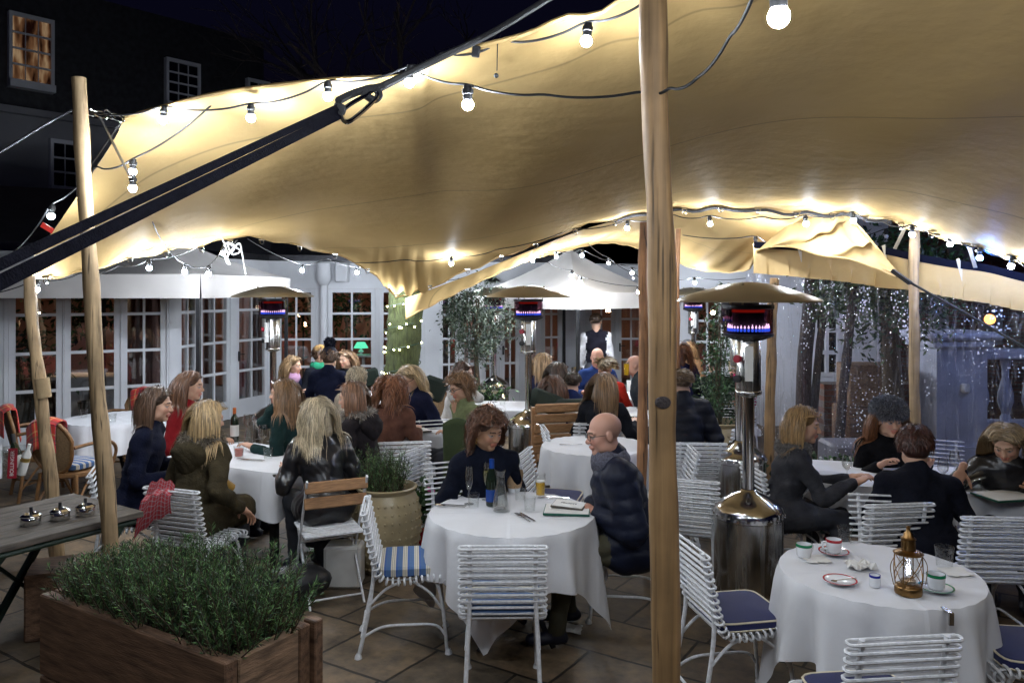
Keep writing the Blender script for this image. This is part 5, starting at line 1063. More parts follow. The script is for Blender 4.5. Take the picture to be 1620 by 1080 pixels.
bx = MB().box((*PL(118, 5.0), .2), (.5, .35, .4), bev=.01, rz=.4).build('log_crate', M['timber'], smooth=False); tag(bx, 'brown wooden crate stored under the plank table', 'crate')

# ---- rosemary planter
pl = thing('planter', 'long rough timber planter box in the lower left foreground', 'planter', (0, 0, 0))
zt = .60; p0 = P(62, 938, 3.06)[:2]; zt = P(62, 938, 3.06)[2]; p1 = P(356, 1048, GD(1048, zt))[:2]; p2 = P(478, 998, GD(998, zt))[:2]
p0, p1, p2 = [np.array(q) for q in (p0, p1, p2)]; e1 = nrm(p1 - p0); e2 = np.array([-e1[1], e1[0]]); Lp = np.linalg.norm(p1 - p0); Wp = max(.36, (p2 - p1) @ e2)
pl.location = (*p0, 0); pl.rotation_euler = (0, 0, atan2(e1[1], e1[0]))
hh = zt / 3
for i in range(3):
    MB().box((Lp / 2, .025, hh * (i + .5)), (Lp, .05, hh - .006), bev=.005).build('board', M['timber'], pl, smooth=False); MB().box((Lp / 2, Wp - .025, hh * (i + .5)), (Lp, .05, hh - .006), bev=.005).build('board', M['timber'], pl, smooth=False)
    MB().box((Lp - .022, Wp / 2, hh * (i + .5) - .004), (.045, Wp - .106, hh - .006), bev=.005).build('board', M['timber_end'], pl, smooth=False); MB().box((.022, Wp / 2, hh * (i + .5)), (.045, Wp - .106, hh - .006), bev=.005).build('board', M['timber'], pl, smooth=False)
MB().box((Lp - .01, Wp + .022, zt / 2), (.06, .04, zt + .01), bev=.004).build('corner_post', M['timber'], pl, smooth=False)
MB().grid([[(.05, .05, zt - .05), (Lp - .05, .05, zt - .05)], [(.05, Wp - .05, zt - .05), (Lp - .05, Wp - .05, zt - .05)]]).build('soil', M['soil'], pl, smooth=False)
def rosemary(name, label, root, rot, nst, area, h, seed, spread=.4, mats=None, nl=.025, taper=None):
    rg = np.random.default_rng(seed); t = thing(name, label, 'plant', root, rot); st = MB(); LV = []; 
    for i in range(nst):
        x = rg.uniform(area[0], area[1]); y = rg.uniform(area[2], area[3]); L = h * rg.uniform(.55, 1.1) * (taper(x) if taper else 1); dirx = rg.normal(0, spread); diry = rg.normal(-.05, spread)
        ex = (x - (area[0] + area[1]) / 2) / (area[1] - area[0]) * spread * 1.6
        pts = []; p = V3(x, y, 0); d = nrm(V3(dirx * .7 + ex * .8, diry * .7, 1)); 
        for k in range(7): pts.append(p.copy()); d = nrm(d + V3(dirx * .05, diry * .05, .06) + rg.normal(0, .05, 3)); p = p + d * L / 6
        pts = np.array(pts); st.tube(pts, [.0032, .001], 4, cap=False)
        m_ = int(L / .0040); tt = rg.uniform(.12, 1, m_) * 6; k0 = np.minimum(tt.astype(int), 5); q = pts[k0] + (pts[k0 + 1] - pts[k0]) * (tt - k0)[:, None]; ax = pts[k0 + 1] - pts[k0]; ax /= np.linalg.norm(ax, axis=1)[:, None]
        rd = rg.standard_normal((m_, 3)); rd -= ax * (rd * ax).sum(1)[:, None]; rd /= np.linalg.norm(rd, axis=1)[:, None]
        dr = rd * .75 + ax * .75; dr /= np.linalg.norm(dr, axis=1)[:, None]; sd = np.cross(dr, rg.standard_normal((m_, 3))); sd /= np.linalg.norm(sd, axis=1)[:, None]
        ln = nl * rg.uniform(.6, 1.25, (m_, 1)); LV.append(np.stack([q + sd * .0011, q + dr * ln * .6 + sd * .0014, q + dr * ln, q + dr * ln * .6 - sd * .0014], 1))
    st.build('stem', M['stem'], t); V = np.concatenate(LV).reshape(-1, 3); F = np.arange(len(V)).reshape(-1, 4); mats = mats or [M['leaf_rosemary'], M['leaf'], M['leaf_dark']]
    link('foliage', fast_mesh('foliage', V, F, mats, rg.integers(0, len(mats), len(F)), smooth=False), t); return t
rosemary('rosemary', 'bushy rosemary and lavender filling the timber planter in the foreground', (*p0, zt - .05), atan2(e1[1], e1[0]), 820, (.04, Lp - .03, .03, Wp - .01), .27, 4, .42, taper=lambda x: .55 + .5 * min(1, max(0, x / .5)))
# ---- knobbly pots
def pot(px, d, s, label):
    t = thing('knobbly_pot', label, 'plant pot', (*PL(px, d), 0)); prof = [(.13, 0), (.15, .01), (.20, .12), (.225, .28), (.22, .40), (.195, .49), (.18, .52), (.195, .535), (.20, .55), (.185, .555), (.165, .53), (.165, .48)]
    prof = [(a * s, b * s) for a, b in prof]; mb = MB().lathe(prof, n=44); zz = np.array([q[1] for q in prof[:7]]); rr = np.array([q[0] for q in prof[:7]])
    for i in range(30):
        a = 2 * pi * i / 30
        for z in np.linspace(.05, .46, 9) * s: r = np.interp(z, zz, rr); mb.ball((r * cos(a), r * sin(a), z), .0095 * s, 6, 4)
    mb.build('pot', M['stone_pot'], t); MB().lathe([(.001, .50 * s), (.166 * s, .50 * s)], n=24).build('soil', M['soil'], t); return t
pot(612, 6.0, 1.15, 'cream knobbly pot of feathery herbs behind the striped cushion chair')
rosemary('herb_clump', 'feathery green herb clump growing in the cream knobbly pot', (*PL(609, 6.0), .57), 0, 130, (-.15, .12, -.13, .13), .33, 9, .30, nl=.03)
pot(1146, 8.6, 1.25, 'knobbly stone pot under the climbing shrub behind the heaters')
t = thing('climbing_shrub', 'tall thin leafy shrub growing from the stone pot behind the heaters', 'shrub', (*PL(1140, 8.6), .62)); rg = np.random.default_rng(8)
pts = np.concatenate([crown_pts(1500, (0, 0, .35), (.26, .22, .3), rg, 26, .3), crown_pts(900, (-.02, 0, .85), (.15, .13, .35), rg, 16, .3), crown_pts(350, (.02, 0, 1.3), (.08, .08, .25), rg, 9, .3)])
leaves('foliage', [M['leaf'], M['leaf2'], M['leaf_dark']], pts, .045, rg, parent=t); mb = MB()
for i in range(7): mb.tube(catmull([(0, 0, -.05), (rg.normal(0, .05), rg.normal(0, .05), .5), (rg.normal(0, .08), rg.normal(0, .06), 1.2)]), .006, 5)
mb.build('stem', M['stem'], t)
t = thing('geranium', 'small geranium with a pink flower beside the knobbly pot', 'plant', (*PL(672, 6.2), 0)); rg = np.random.default_rng(18)
leaves('foliage', [M['leaf2'], M['leaf']], crown_pts(420, (0, 0, .42), (.13, .12, .16), rg, 14, .3), .05, rg, parent=t, asp=1.2); mb = MB()
for i in range(9): mb.ball((.06 + rg.normal(0, .014), -.08 + rg.normal(0, .014), .575 + rg.normal(0, .01)), .013, 6, 4)
mb.build('flower', M['pink'], t); MB().lathe([(.09, 0), (.12, .2), (.125, .22), (.1, .21)], n=18).build('pot', M['red_glaze'], t)
t = thing('flower_trough', 'low green flowering plants in a trough inside the clear tent wall', 'plant', (*PL(1330, 7.0), 0)); rg = np.random.default_rng(28)
MB().box((0, 0, .2), (.9, .25, .4), bev=.01).build('trough', M['dark_green'], t, smooth=False)
leaves('foliage', [M['leaf2'], M['leaf'], M['leaf_dark']], crown_pts(900, (0, 0, .52), (.48, .14, .13), rg, 30, .25), .05, rg, parent=t, asp=1.6)
mb = MB()
for i in range(14): mb.ball((rg.uniform(-.4, .4), rg.uniform(-.15, .05), .6 + rg.uniform(0, .08)), .014, 6, 4)
mb.build('flower', M['label_white'], t)
t = thing('potted_plant', 'dark leafy potted plant by the foot of the olive tree', 'plant', (*PL(768, 11.2), 0)); leaves('foliage', [M['leaf_dark'], M['leaf']], crown_pts(500, (0, 0, .62), (.3, .25, .2), rg, 18, .3), .08, rg, parent=t); MB().lathe([(.15, 0), (.2, .4), (.18, .4)], n=16).build('pot', M['blue_lit_stone'], t)

# ---- rattan armchairs with tartan blankets
def uv_sheet(name, rows, m, parent=None, world=False):
    G_ = np.array(rows); a, b = G_.shape[:2]; mb = MB().grid(G_); o = mb.build(name, m, parent, world=world); me = o.data; uv = me.uv_layers.new(name='UVMap')
    dl = [0] + list(np.cumsum(np.linalg.norm(np.diff(G_[:, b // 2], axis=0), axis=1))); ds = [0] + list(np.cumsum(np.linalg.norm(np.diff(G_[a // 2], axis=0), axis=1)))
    for l in me.loops: i, j = divmod(l.vertex_index, b); uv.data[l.index].uv = (ds[j], dl[i])
    return o
def rattan(px, d, a, label, blanket=None, cus=None):
    t = thing('rattan_armchair', label, 'chair', (*PL(px, d), 0), rot_of(a), 'rattan armchairs'); 
    oval = [V3(.25 * cos(q) * (1.0 if sin(q) > 0 else .9), -.22 - .10 * (sin(q) + 1) * .5, .68 + .25 * sin(q)) for q in np.linspace(0, 2 * pi, 26, endpoint=False)]
    MB().tube(oval, .017, 8, closed=True).build('back_hoop', M['rattan'], t)
    c_ = V3(0, -.24, .68); MB().grid([[c_ + (p - c_) * f_ + V3(0, -.04 * (1 - f_ ** 2), 0) for p in oval] for f_ in (.98, .7, .4, .01)], wrap=True).build('backrest', M['cane'], t)
    MB().lathe([(.001, .44), (.25, .44), (.265, .43), (.265, .40), (.25, .39), (.001, .395)], n=32).build('seat', M['rattan'], t)
    for sx in (-1, 1):
        MB().tube(catmull([(sx * .235, -.25, .68), (sx * .30, -.1, .70), (sx * .315, .1, .68), (sx * .29, .2, .58), (sx * .25, .18, .42)]), .016, 8).build('armrest', M['rattan'], t)
        for sy in (-1, 1): MB().tube(catmull([(sx * .2, sy * .19, .42), (sx * .22, sy * .21, .2), (sx * .23, sy * .24, 0)]), .017, 8).build('leg', M['rattan'], t)
        MB().tube(catmull([(sx * .225, -.22, .12), (sx * .2, 0, .36), (sx * .225, .22, .12)]), .011, 6).build('brace', M['rattan'], t)
    MB().tube([(-.2, -.2, .15), (.2, .2, .15)], .009, 6).tube([(.2, -.2, .152), (-.2, .2, .168)], .009, 6).build('stretcher', M['rattan'], t)
    if cus:
        c2 = link('seat_cushion', cush_str, None, (*PL(px, d), 0)); c2.rotation_euler = (0, 0, rot_of(a)); tag(c2, cus, 'cushion', 'chair cushions')
    if blanket:
        x, y = PL(px, d); lab, sh = blanket; rows = []
        for v in np.linspace(0, 1, 22):
            row = []
            for u in np.linspace(0, 1, 20):
                xx = -.17 + sh + .34 * u; top = .68 + .25 * sqrt(max(0, 1 - (xx / .27) ** 2)) + .022; q = (v - .42) * 1.0
                yb = -.30 + .10 * (.95 - top)
                if abs(q) < .06: zz = top + .012 * (1 - (q / .06) ** 2); yy = yb + q * .8
                else: zz = top - (abs(q) - .06) * (.75 if q < 0 else .62); yy = yb + (.05 if q > 0 else -.05) + (.10 * (q - .06) if q > 0 else -.02) 
                row.append((xx + .012 * sin(v * 9 + u * 3), yy + .010 * sin(u * 14 + v * 3), zz + .004 * sin(u * 20)))
            rows.append(row)
        o = uv_sheet('blanket', rows, M['tartan']); lo = np.array(o.location); r = rot_of(a); o.location = (x + lo[0] * cos(r) - lo[1] * sin(r), y + lo[0] * sin(r) + lo[1] * cos(r), lo[2]); o.rotation_euler = (0, 0, r); tag(o, lab, 'blanket', 'tartan blankets')
        sd = o.modifiers.new('thickness', 'SOLIDIFY'); sd.thickness = .008
    return t
rattan(118, 7.5, 165, 'rattan armchair seen from behind between the two pale poles', ('red tartan blanket hanging over the rattan chair between the two poles', -.03), 'blue striped cushion on the rattan chair between the two poles')
rattan(66, 8.2, 130, 'rattan armchair furthest left with a red tartan blanket', ('red tartan blanket on the rattan chair furthest left', -.02))
rattan(206, 9.2, 352, 'rattan armchair beyond the round table at the left', ('red tartan blanket on the rattan chair behind the navy coat woman', -.02))
rattan(690, 9.6, 20, 'rattan chair by the mossy tree with a dark green cushion')
o = MB().box((0, 0, 0), (.28, .09, .28), bev=.035).build('scatter_cushion', M['olive_cushion']); o.location = P(680, 632, 9.3); o.rotation_euler = (.2, .35, .2); tag(o, 'dark green cushion leaning by the rattan chair near the mossy tree', 'cushion')
o = MB().box((0, 0, 0), (.27, .08, .27), bev=.03).build('scatter_cushion', M['olive_cushion']); o.location = P(588, 611, 11.6); o.rotation_euler = (.2, -.2, .1); tag(o, 'dark green cushion on the far bench left of the mossy tree', 'cushion')
# ---- slatted bench
bn = thing('wooden_bench', 'teak slatted bench back with dark green cushions behind the middle heater', 'bench', (*PL(890, 8.0), 0), radians(14))
for i in range(5): MB().box((0, -.02 * i, .52 + .105 * i), (.62, .03, .088), bev=.012).build('slat', M['teak'], bn, smooth=False)
for i in range(4): MB().box((0, .1 + i * .1, .40), (.62, .085, .03), bev=.008).build('seat_slat', M['teak'], bn, smooth=False)
for sx in (-1, 1): MB().box((sx * .29, .03, .47), (.05, .05, .94)).build('leg', M['teak'], bn, smooth=False); MB().box((sx * .29, .42, .20), (.05, .05, .40)).build('leg', M['teak'], bn, smooth=False)
for px, py, lb, rz in ((866, 640, 'dark green cushion propped on the left of the slatted bench', .5), (912, 634, 'dark green cushion lying along the slatted bench top', .1)):
    o = MB().box((0, 0, 0), (.44, .10, .24 if rz > .3 else .12), bev=.045).build('scatter_cushion', M['olive_cushion']); o.location = P(px, py + 14, 8.25); o.rotation_euler = (-.4, .35 if rz > .3 else -.03, rz); tag(o, lb, 'cushion')
# ---- folding bistro chair
bc = thing('folding_chair', 'folding bistro chair with wooden slat back under the blonde in leather', 'chair', (*PL(520, 5.55), 0), rot_of(205))
for z, y in ((.80, -.25), (.69, -.225)): MB().box((0, y, z), (.42, .018, .075), bev=.006, rx=-.2).build('back_slat', M['teak'], bn if 0 else bc, smooth=False)
for sx in (-1, 1):
    MB().bar((sx * .20, -.275, .85), (sx * .20, .22, 0), .012, .022).build('leg', M['chair_white'], bc, smooth=False); MB().bar((sx * .18, .18, .45), (sx * .18, -.28, 0), .012, .022).build('leg', M['chair_white'], bc, smooth=False)
MB().tube([(-.2, .18, .07), (.2, .18, .07)], .007, 6).tube([(-.18, -.24, .05), (.18, -.24, .05)], .007, 6).tube([(-.2, .02, .37), (.2, .02, .37)], .007, 6).build('stretcher', M['chair_white'], bc)
for i in range(5): MB().box((0, -.16 + i * .085, .455), (.40, .07, .018), bev=.004).build('seat_slat', M['chair_white'], bc, smooth=False)
# bags and odd things on the floor
bg_ = thing('backpack', 'black backpack lying on the paving under the folding chair', 'bag', (*PL(466, 5.35), 0), .4)
MB().ball((0, 0, .14), .2, 16, 10, sc_=(1.25, .75, .6)).build('body', M['black'], bg_); MB().tube(catmull([(-.1, -.12, .25), (-.18, -.2, .12), (-.1, -.2, .03)]), .012, 6).build('strap', M['strap'], bg_); MB().ball((-.16, -.13, .16), .018).ball((-.08, -.17, .17), .015).build('buckle', mat('orange', (.6, .12, .02), .5), bg_)
o = MB().box((*PL(545, 5.7), .15), (.26, .2, .30), bev=.02).build('paper_bag', M['label_white'], smooth=False); tag(o, 'pale paper carrier bag on the floor by the knobbly pot', 'bag')
rg = np.random.default_rng(4); o = MB().grid([[(.11 * (i - 3) / 3 + rg.normal(0, .01), .07 * (j - 3) / 3 + rg.normal(0, .01), .012 + abs(rg.normal(0, .012))) for i in range(7)] for j in range(7)]).build('crumpled_napkin', M['paper']); o.location = (*PL(892, 4.92), .004); tag(o, 'crumpled white paper napkin on the paving by the bald man’s shoe', 'napkin')
# patterned scarf over chair back, brown bag, yellow cup
rows = [[(P(240 + 40 * u, 0, 5.15)[0] - .08 * v * (1 - u), 5.12 - .02 * sin(v * 3) - .05 * (v > .3), .86 - .30 * v * (1.15 - .55 * u) + .03 * sin(u * 3.1) + .01 * sin(u * 17 + v * 5)) for u in np.linspace(0, 1, 16)] for v in np.linspace(0, 1, 14)]
o = uv_sheet('scarf', rows, M['pattern_scarf']); tag(o, 'red white and navy patterned scarf hanging from the parka woman’s chair', 'scarf')
o = MB().lathe([(.001, 0), (.03, 0), (.038, .085), (.034, .085), (.027, .006)], n=18).build('mustard_cup', mat('mustard', (.45, .26, .05), .6)); o.location = P(368, 772, 5.6); o.rotation_euler = (.3, -.9, .3); tag(o, 'mustard yellow glove cuff sticking out of the parka woman’s pocket', 'glove')
# ================================================================== PEOPLE
def sd_capsule(Pt, a, b, ra, rb):
    pa = Pt - a; ba = b - a; t = np.clip((pa @ ba) / (ba @ ba + 1e-12), 0, 1)
    return np.linalg.norm(pa - t[..., None] * ba, axis=-1) - (ra + (rb - ra) * t)
def sd_ell(Pt, c, r, R=None):
    q = Pt - c
    if R is not None: q = q @ R
    k0 = np.linalg.norm(q / r, axis=-1); k1 = np.linalg.norm(q / (r * r), axis=-1)
    return k0 * (k0 - 1) / np.maximum(k1, 1e-9)
class SDF:
    def __init__(s): s.p = []
    def cap(s, a, b, ra, rb, lab=0, k=.03, sub=False): s.p.append(('c', np.array(a, float), np.array(b, float), ra, rb, lab, k, sub)); return s
    def ell(s, c, r, R=None, lab=0, k=.03, sub=False): s.p.append(('e', np.array(c, float), np.array(r, float), R, None, lab, k, sub)); return s
    def d(s, q, Pt): return sd_capsule(Pt, q[1], q[2], q[3], q[4]) if q[0] == 'c' else sd_ell(Pt, q[1], q[2], q[3])
    def bb(s, q):
        if q[0] == 'c': m = max(q[3], q[4]); return np.minimum(q[1], q[2]) - m, np.maximum(q[1], q[2]) + m
        m = q[2].max() if q[3] is not None else q[2]; return q[1] - m, q[1] + m
    def val(s, Pt):
        v = np.full(Pt.shape[:-1], 9.0)
        for q in s.p:
            d = s.d(q, Pt); k = q[6]
            if q[7]: d = -d; h = np.clip(.5 - .5 * (d - v) / k, 0, 1); v = v * h + d * (1 - h) + k * h * (1 - h); v = v
            else: h = np.clip(.5 + .5 * (d - v) / k, 0, 1); v = d * (1 - h) + v * h - k * h * (1 - h)
        return v
    def mesh(s, h, post=None):
        los, his = zip(*[s.bb(q) for q in s.p if not q[7]]); lo = np.min(los, 0) - 3 * h - .01; hi = np.max(his, 0) + 3 * h + .01
        n = np.ceil((hi - lo) / h).astype(int) + 1; ax = [lo[i] + h * np.arange(n[i]) for i in range(3)]; vol = np.full(n, .2)
        for q in s.p:
            a, b = s.bb(q); m = q[6] + 3 * h; i0 = np.maximum(0, ((a - m - lo) / h).astype(int)); i1 = np.minimum(n, ((b + m - lo) / h).astype(int) + 2)
            if (i1 <= i0).any(): continue
            sl = tuple(slice(i0[i], i1[i]) for i in range(3)); Pt = np.stack(np.meshgrid(*[ax[i][i0[i]:i1[i]] for i in range(3)], indexing='ij'), -1)
            d = s.d(q, Pt); v = vol[sl]; k = q[6]
            if q[7]: d = -d; hh = np.clip(.5 - .5 * (d - v) / k, 0, 1); vol[sl] = v * hh + d * (1 - hh) + k * hh * (1 - hh)
            else: hh = np.clip(.5 + .5 * (d - v) / k, 0, 1); vol[sl] = d * (1 - hh) + v * hh - k * hh * (1 - hh)
        if post is not None:
            Pt = np.stack(np.meshgrid(*ax, indexing='ij'), -1); near = np.abs(vol) < 4 * h + .03; vol[near] += post(Pt[near])
        return surfnet(vol, lo, h)
    def labels(s, V):
        best = np.full(len(V), 1e9); lab = np.zeros(len(V), int)
        for q in s.p:
            if q[7]: continue
            d = s.d(q, V); m = d < best; best[m] = d[m]; lab[m] = q[5]
        return lab
CO = np.array([(i, j, k) for i in (0, 1) for j in (0, 1) for k in (0, 1)])
ED = [(a, b) for a in range(8) for b in range(a + 1, 8) if np.abs(CO[a] - CO[b]).sum() == 1]
def surfnet(vol, lo, h):
    s = vol < 0; n = np.array(vol.shape) - 1; c = np.zeros(n, np.int8)
    for o in CO: c += s[o[0]:o[0] + n[0], o[1]:o[1] + n[1], o[2]:o[2] + n[2]]
    act = (c > 0) & (c < 8); idx = np.full(n, -1, np.int32); ci = np.argwhere(act); idx[act] = np.arange(len(ci))
    acc = np.zeros((len(ci), 3)); cnt = np.zeros(len(ci)); vals = [vol[ci[:, 0] + o[0], ci[:, 1] + o[1], ci[:, 2] + o[2]] for o in CO]
    for a, b in ED:
        va, vb = vals[a], vals[b]; m = (va < 0) != (vb < 0); t = np.where(m, va / np.where(m, va - vb, 1), 0); p = CO[a] + (CO[b] - CO[a]) * t[:, None]; acc[m] += p[m]; cnt[m] += 1
    V = lo + h * (ci + acc / cnt[:, None]); Q = []
    for ax in range(3):
        a1, a2 = [(1, 2), (2, 0), (0, 1)][ax]; sa = np.moveaxis(s, (ax, a1, a2), (0, 1, 2)); ia = np.moveaxis(idx, (ax, a1, a2), (0, 1, 2))
        e = sa[:-1, 1:-1, 1:-1] != sa[1:, 1:-1, 1:-1]; w = np.argwhere(e)
        if not len(w): continue
        i, j, k = w[:, 0], w[:, 1] + 1, w[:, 2] + 1
        q = np.stack([ia[i, j - 1, k - 1], ia[i, j, k - 1], ia[i, j, k], ia[i, j - 1, k]], 1); fl = ~sa[i, j, k]; q[fl] = q[fl][:, ::-1]; Q.append(q[(q >= 0).all(1)])
    return V, np.concatenate(Q)

FIN = [(-.032, .074, .0080), (-.011, .084, .0085), (.011, .079, .0082), (.030, .060, .0070)]
def hand_sdf(S, wr, f, n, side, curl, lab=3, s=1.0, spread=.05):
    """palm, five bent fingers; f along the fingers, n out of the back of the hand, side = towards the thumb"""
    f = nrm(f); n = nrm(n - f * (n @ f)); sd = np.cross(f, n) * side; R = np.stack([sd, f, n], 1)
    S.cap(wr - f * .03, wr + f * .02, .026 * s, .026 * s, lab, .015); S.ell(wr + f * .055 * s, np.array([.040, .052, .018]) * s, R, lab, .015)
    for i, (o, L, r) in enumerate(FIN):
        p = wr + (f * .095 - sd * o * 1.02) * s; a = 0.0; d0 = nrm(f - sd * (o * 2.2 + spread * o * 10))
        for j, q in enumerate((.44, .32, .24)):
            a += curl * (.9 if j else .6); d = d0 * cos(a) - n * sin(a); e = p + d * L * q * s; S.cap(p, e, r * s * (1 - .1 * j), r * s * (.93 - .1 * j), lab, .004); p = e
    p = wr + (sd * .030 + f * .03 - n * .004) * s; d = nrm(sd * .75 + f * .7 - n * (.2 + .3 * curl))
    for L, r in ((.036, .0105), (.030, .0095), (.024, .0085)): e = p + d * L * s; S.cap(p, e, r * s, r * .92 * s, lab, .006); p = e; d = nrm(d + f * .35 - n * .25 * curl)

SKIN = {'fair': (.60, .36, .245), 'pink': (.60, .33, .24), 'tan': (.42, .235, .14)}
TOPM = {}
def top_mat(kind, col):
    key = (kind, col)
    if key not in TOPM:
        if kind == 'leather': TOPM[key] = mat('leather', col, .3, var=.25, vscale=9, bump=.35, bscale=28, spec=.6)
        elif kind == 'puffer': TOPM[key] = mat('puffer_fabric', tuple(c * .75 for c in col), .55, var=.15, vscale=14, bump=.3, bscale=35, spec=.25)
        elif kind == 'knit': TOPM[key] = mat('knit', col, .95, var=.15, vscale=30, bump=.6, bscale=140, spec=.15)
        else: TOPM[key] = mat('coat_fabric', col, .92, var=.25, vscale=14, bump=.5, bscale=70, spec=.12)
    return TOPM[key]
M['trousers'] = mat('trousers', (.02, .022, .03), .85, var=.2, bump=.2, bscale=90); M['shoes'] = mat('shoes', (.012, .014, .03), .5, var=.2)
M['chinos'] = mat('chinos', (.055, .05, .028), .85, var=.2, bump=.25, bscale=70); M['jeans'] = mat('jeans', (.02, .04, .12), .85, var=.2, bump=.2, bscale=90)
M['frame_black'] = mat('frame_black', (.012, .012, .012), .3); M['gold'] = mat('gold', (.8, .55, .2), .25, 1.0)

def person(px, py, d, a, label, ha=None, pitch=6, roll=0, hair='long', hcol=(.22, .12, .05), hlen=.32, top=('coat', (.02, .02, .03)), legs='trousers', skin='fair',
           lh=None, rh=None, lean=None, stand=False, s=1.0, hem=.1, glasses=False, hat=None, scarf=None, hood=None, collar=True, bust=0.0, wave=.5, curl=.5, part=.0, extras=(), lrot=None, rrot=None, group=None, legpose='sit', seed=None, bulk=0.0):
    g_ = sum(hcol) / 3; hcol = tuple((c * .87 + g_ * .13) * .86 for c in hcol)
    ha = a if ha is None else ha; Hc = P(px, py, d); near = d < 6.4; mid = d < 8.8
    seed = seed if seed is not None else int(px * 7 + py); rg = np.random.default_rng(seed)
    F = V3(sin(radians(a)), -cos(radians(a)), 0); Rt = V3(F[1], -F[0], 0); U = V3(0, 0, 1)
    hf = V3(sin(radians(ha)), -cos(radians(ha)), 0); hfp = nrm(hf * cos(radians(pitch)) - U * sin(radians(pitch))); hr = V3(hf[1], -hf[0], 0); hu = np.cross(hr, hfp)
    if roll: hr, hu = hr * cos(radians(roll)) + hu * sin(radians(roll)), hu * cos(radians(roll)) - hr * sin(radians(roll))
    HR = np.stack([hr, hfp, hu], 1)                                   # head frame columns: right, forward, up
    if lean is None: lean = .16 if not stand else .02
    neckT = Hc - hu * .085 * s - hfp * .02; 
    base = Hc - F * (lean + .03); base[2] = 0
    hipz = .93 * s if stand else .565; L = lambda r, f, z: base + Rt * r + F * f + U * z
    nz = neckT[2] - .075 * s; neckB = L(0, lean * .86, nz)
    shz = nz - .035; chest = L(0, lean * .62 + .01, hipz + (nz - hipz) * .66); belly = L(0, lean * .25 + .015, hipz + (nz - hipz) * .3)
    sw = .175 * s; kind, col = top; T = 1; S = SDF(); puff = .02 if kind == 'puffer' else 0.0; ct = .012 + puff + bulk
    td = nrm(chest - L(0, 0, hipz)); tr = Rt; tf = np.cross(td, tr) * -1; tf = np.cross(U, Rt) if False else nrm(F - td * (F @ td)); TR = np.stack([tr, tf, td], 1)
    S.ell(L(0, 0, hipz), V3(.165 + ct, .125 + ct, .12) * s, None if False else np.stack([Rt, F, U], 1), T if hem > 0 else 2, .05)
    TW = 7 if 'waistcoat' in extras else T
    S.ell(belly, V3(.140 + ct, .105 + ct, .17) * s, TR, TW, .06)
    S.ell(chest, V3(.158 + ct, .112 + ct, .175) * s, TR, TW, .06)
    if bust: S.ell(chest + tf * .075 * s - td * .02, V3(.12, .06, .07) * s, TR, T, .05)
    sl, sr = neckB - U * .062 - Rt * (sw - .008) - F * .005, neckB - U * .062 + Rt * (sw - .008) - F * .005
    S.cap(neckB - U * .02 - Rt * .04, sl, .058 + ct * .5, .050 + ct, TW, .05); S.cap(neckB - U * .02 + Rt * .04, sr, .058 + ct * .5, .050 + ct, TW, .05)
    if collar: S.cap(neckB - U * .02 - F * .012, neckB + U * .035 + F * .0, .068 + ct * .6, .062 + ct * .6, T, .03)
    # legs
    feet = []
    for sg in (-1, 1):
        if stand: hip, knee, ank = L(sg * .09, 0, hipz - .04), L(sg * .095, .02, .50), L(sg * .10, -.02, .09); toe = L(sg * .12, .13, .035)
        elif legpose == 'man' : hip, knee, ank = L(sg * .09, .02, .545), L(sg * .15, .44, .55), L(sg * .17, .40 + .12 * (sg < 0), .10); toe = ank + F * .15 - U * .055
        else: hip, knee, ank = L(sg * .09, .0, .545), L(sg * .10, .43, .545), L(sg * .105, .36, .10); toe = ank + F * .14 - U * .055
        S.cap(hip, knee, .092 * s, .066 * s, 2, .04); S.cap(knee, ank, .064 * s, .046 * s, 2, .03); S.cap(ank - U * .04, toe, .043, .034, 4, .02); S.cap(ank - U * .05 - F * .04, ank - U * .05, .038, .04, 4, .02)
        if hem > 0: S.cap(hip + U * .01, hip + (knee - hip) * min(1, hem * 3 if not stand else hem) , .11 * s + ct, .098 * s + ct, T, .04)
    # arms
    hands = []
    for sg, sh, tg, rot in ((-1, sl, lh, lrot), (1, sr, rh, rrot)):
        if tg is None: tg = (sg * .19, .34, .79) if not stand else (sg * .24, .06, .80)
        if isinstance(tg, str):
            tg = {'lap': (sg * .12, .24, .66), 'chest': (sg * .05, .20, nz - .10), 'mouth': (sg * .08, .22, Hc[2] - .08), 'down': (sg * .26, .0, .62), 'hip': (sg * .2, .05, .72), 'pocket': (sg * .15, .13, .64), 'hidden': (sg * .1, .2, .7)}[tg]
        W = L(*tg) if len(tg) == 3 else np.array(tg[:3])
        l1, l2 = .285 * s, .255 * s; dv = W - sh; D = np.linalg.norm(dv)
        if D > (l1 + l2) * .995: W = sh + dv / D * (l1 + l2) * .995; dv = W - sh; D = np.linalg.norm(dv)
        ca = (l1 * l1 + D * D - l2 * l2) / (2 * l1 * D); ca = max(-1, min(1, ca)); u = dv / D; pole_ = nrm(-U * .9 + Rt * sg * .45 - F * .35); pole_ = nrm(pole_ - u * (pole_ @ u)); E = sh + u * l1 * ca + pole_ * l1 * sqrt(1 - ca * ca)
        S.cap(sh, E, .052 * s + ct, .045 * s + ct, T, .04); S.cap(E, W - nrm(W - E) * .02, .046 * s + ct, .033 * s + ct * .8, T, .015)
        hands.append((W, nrm(W - E), sg, rot))
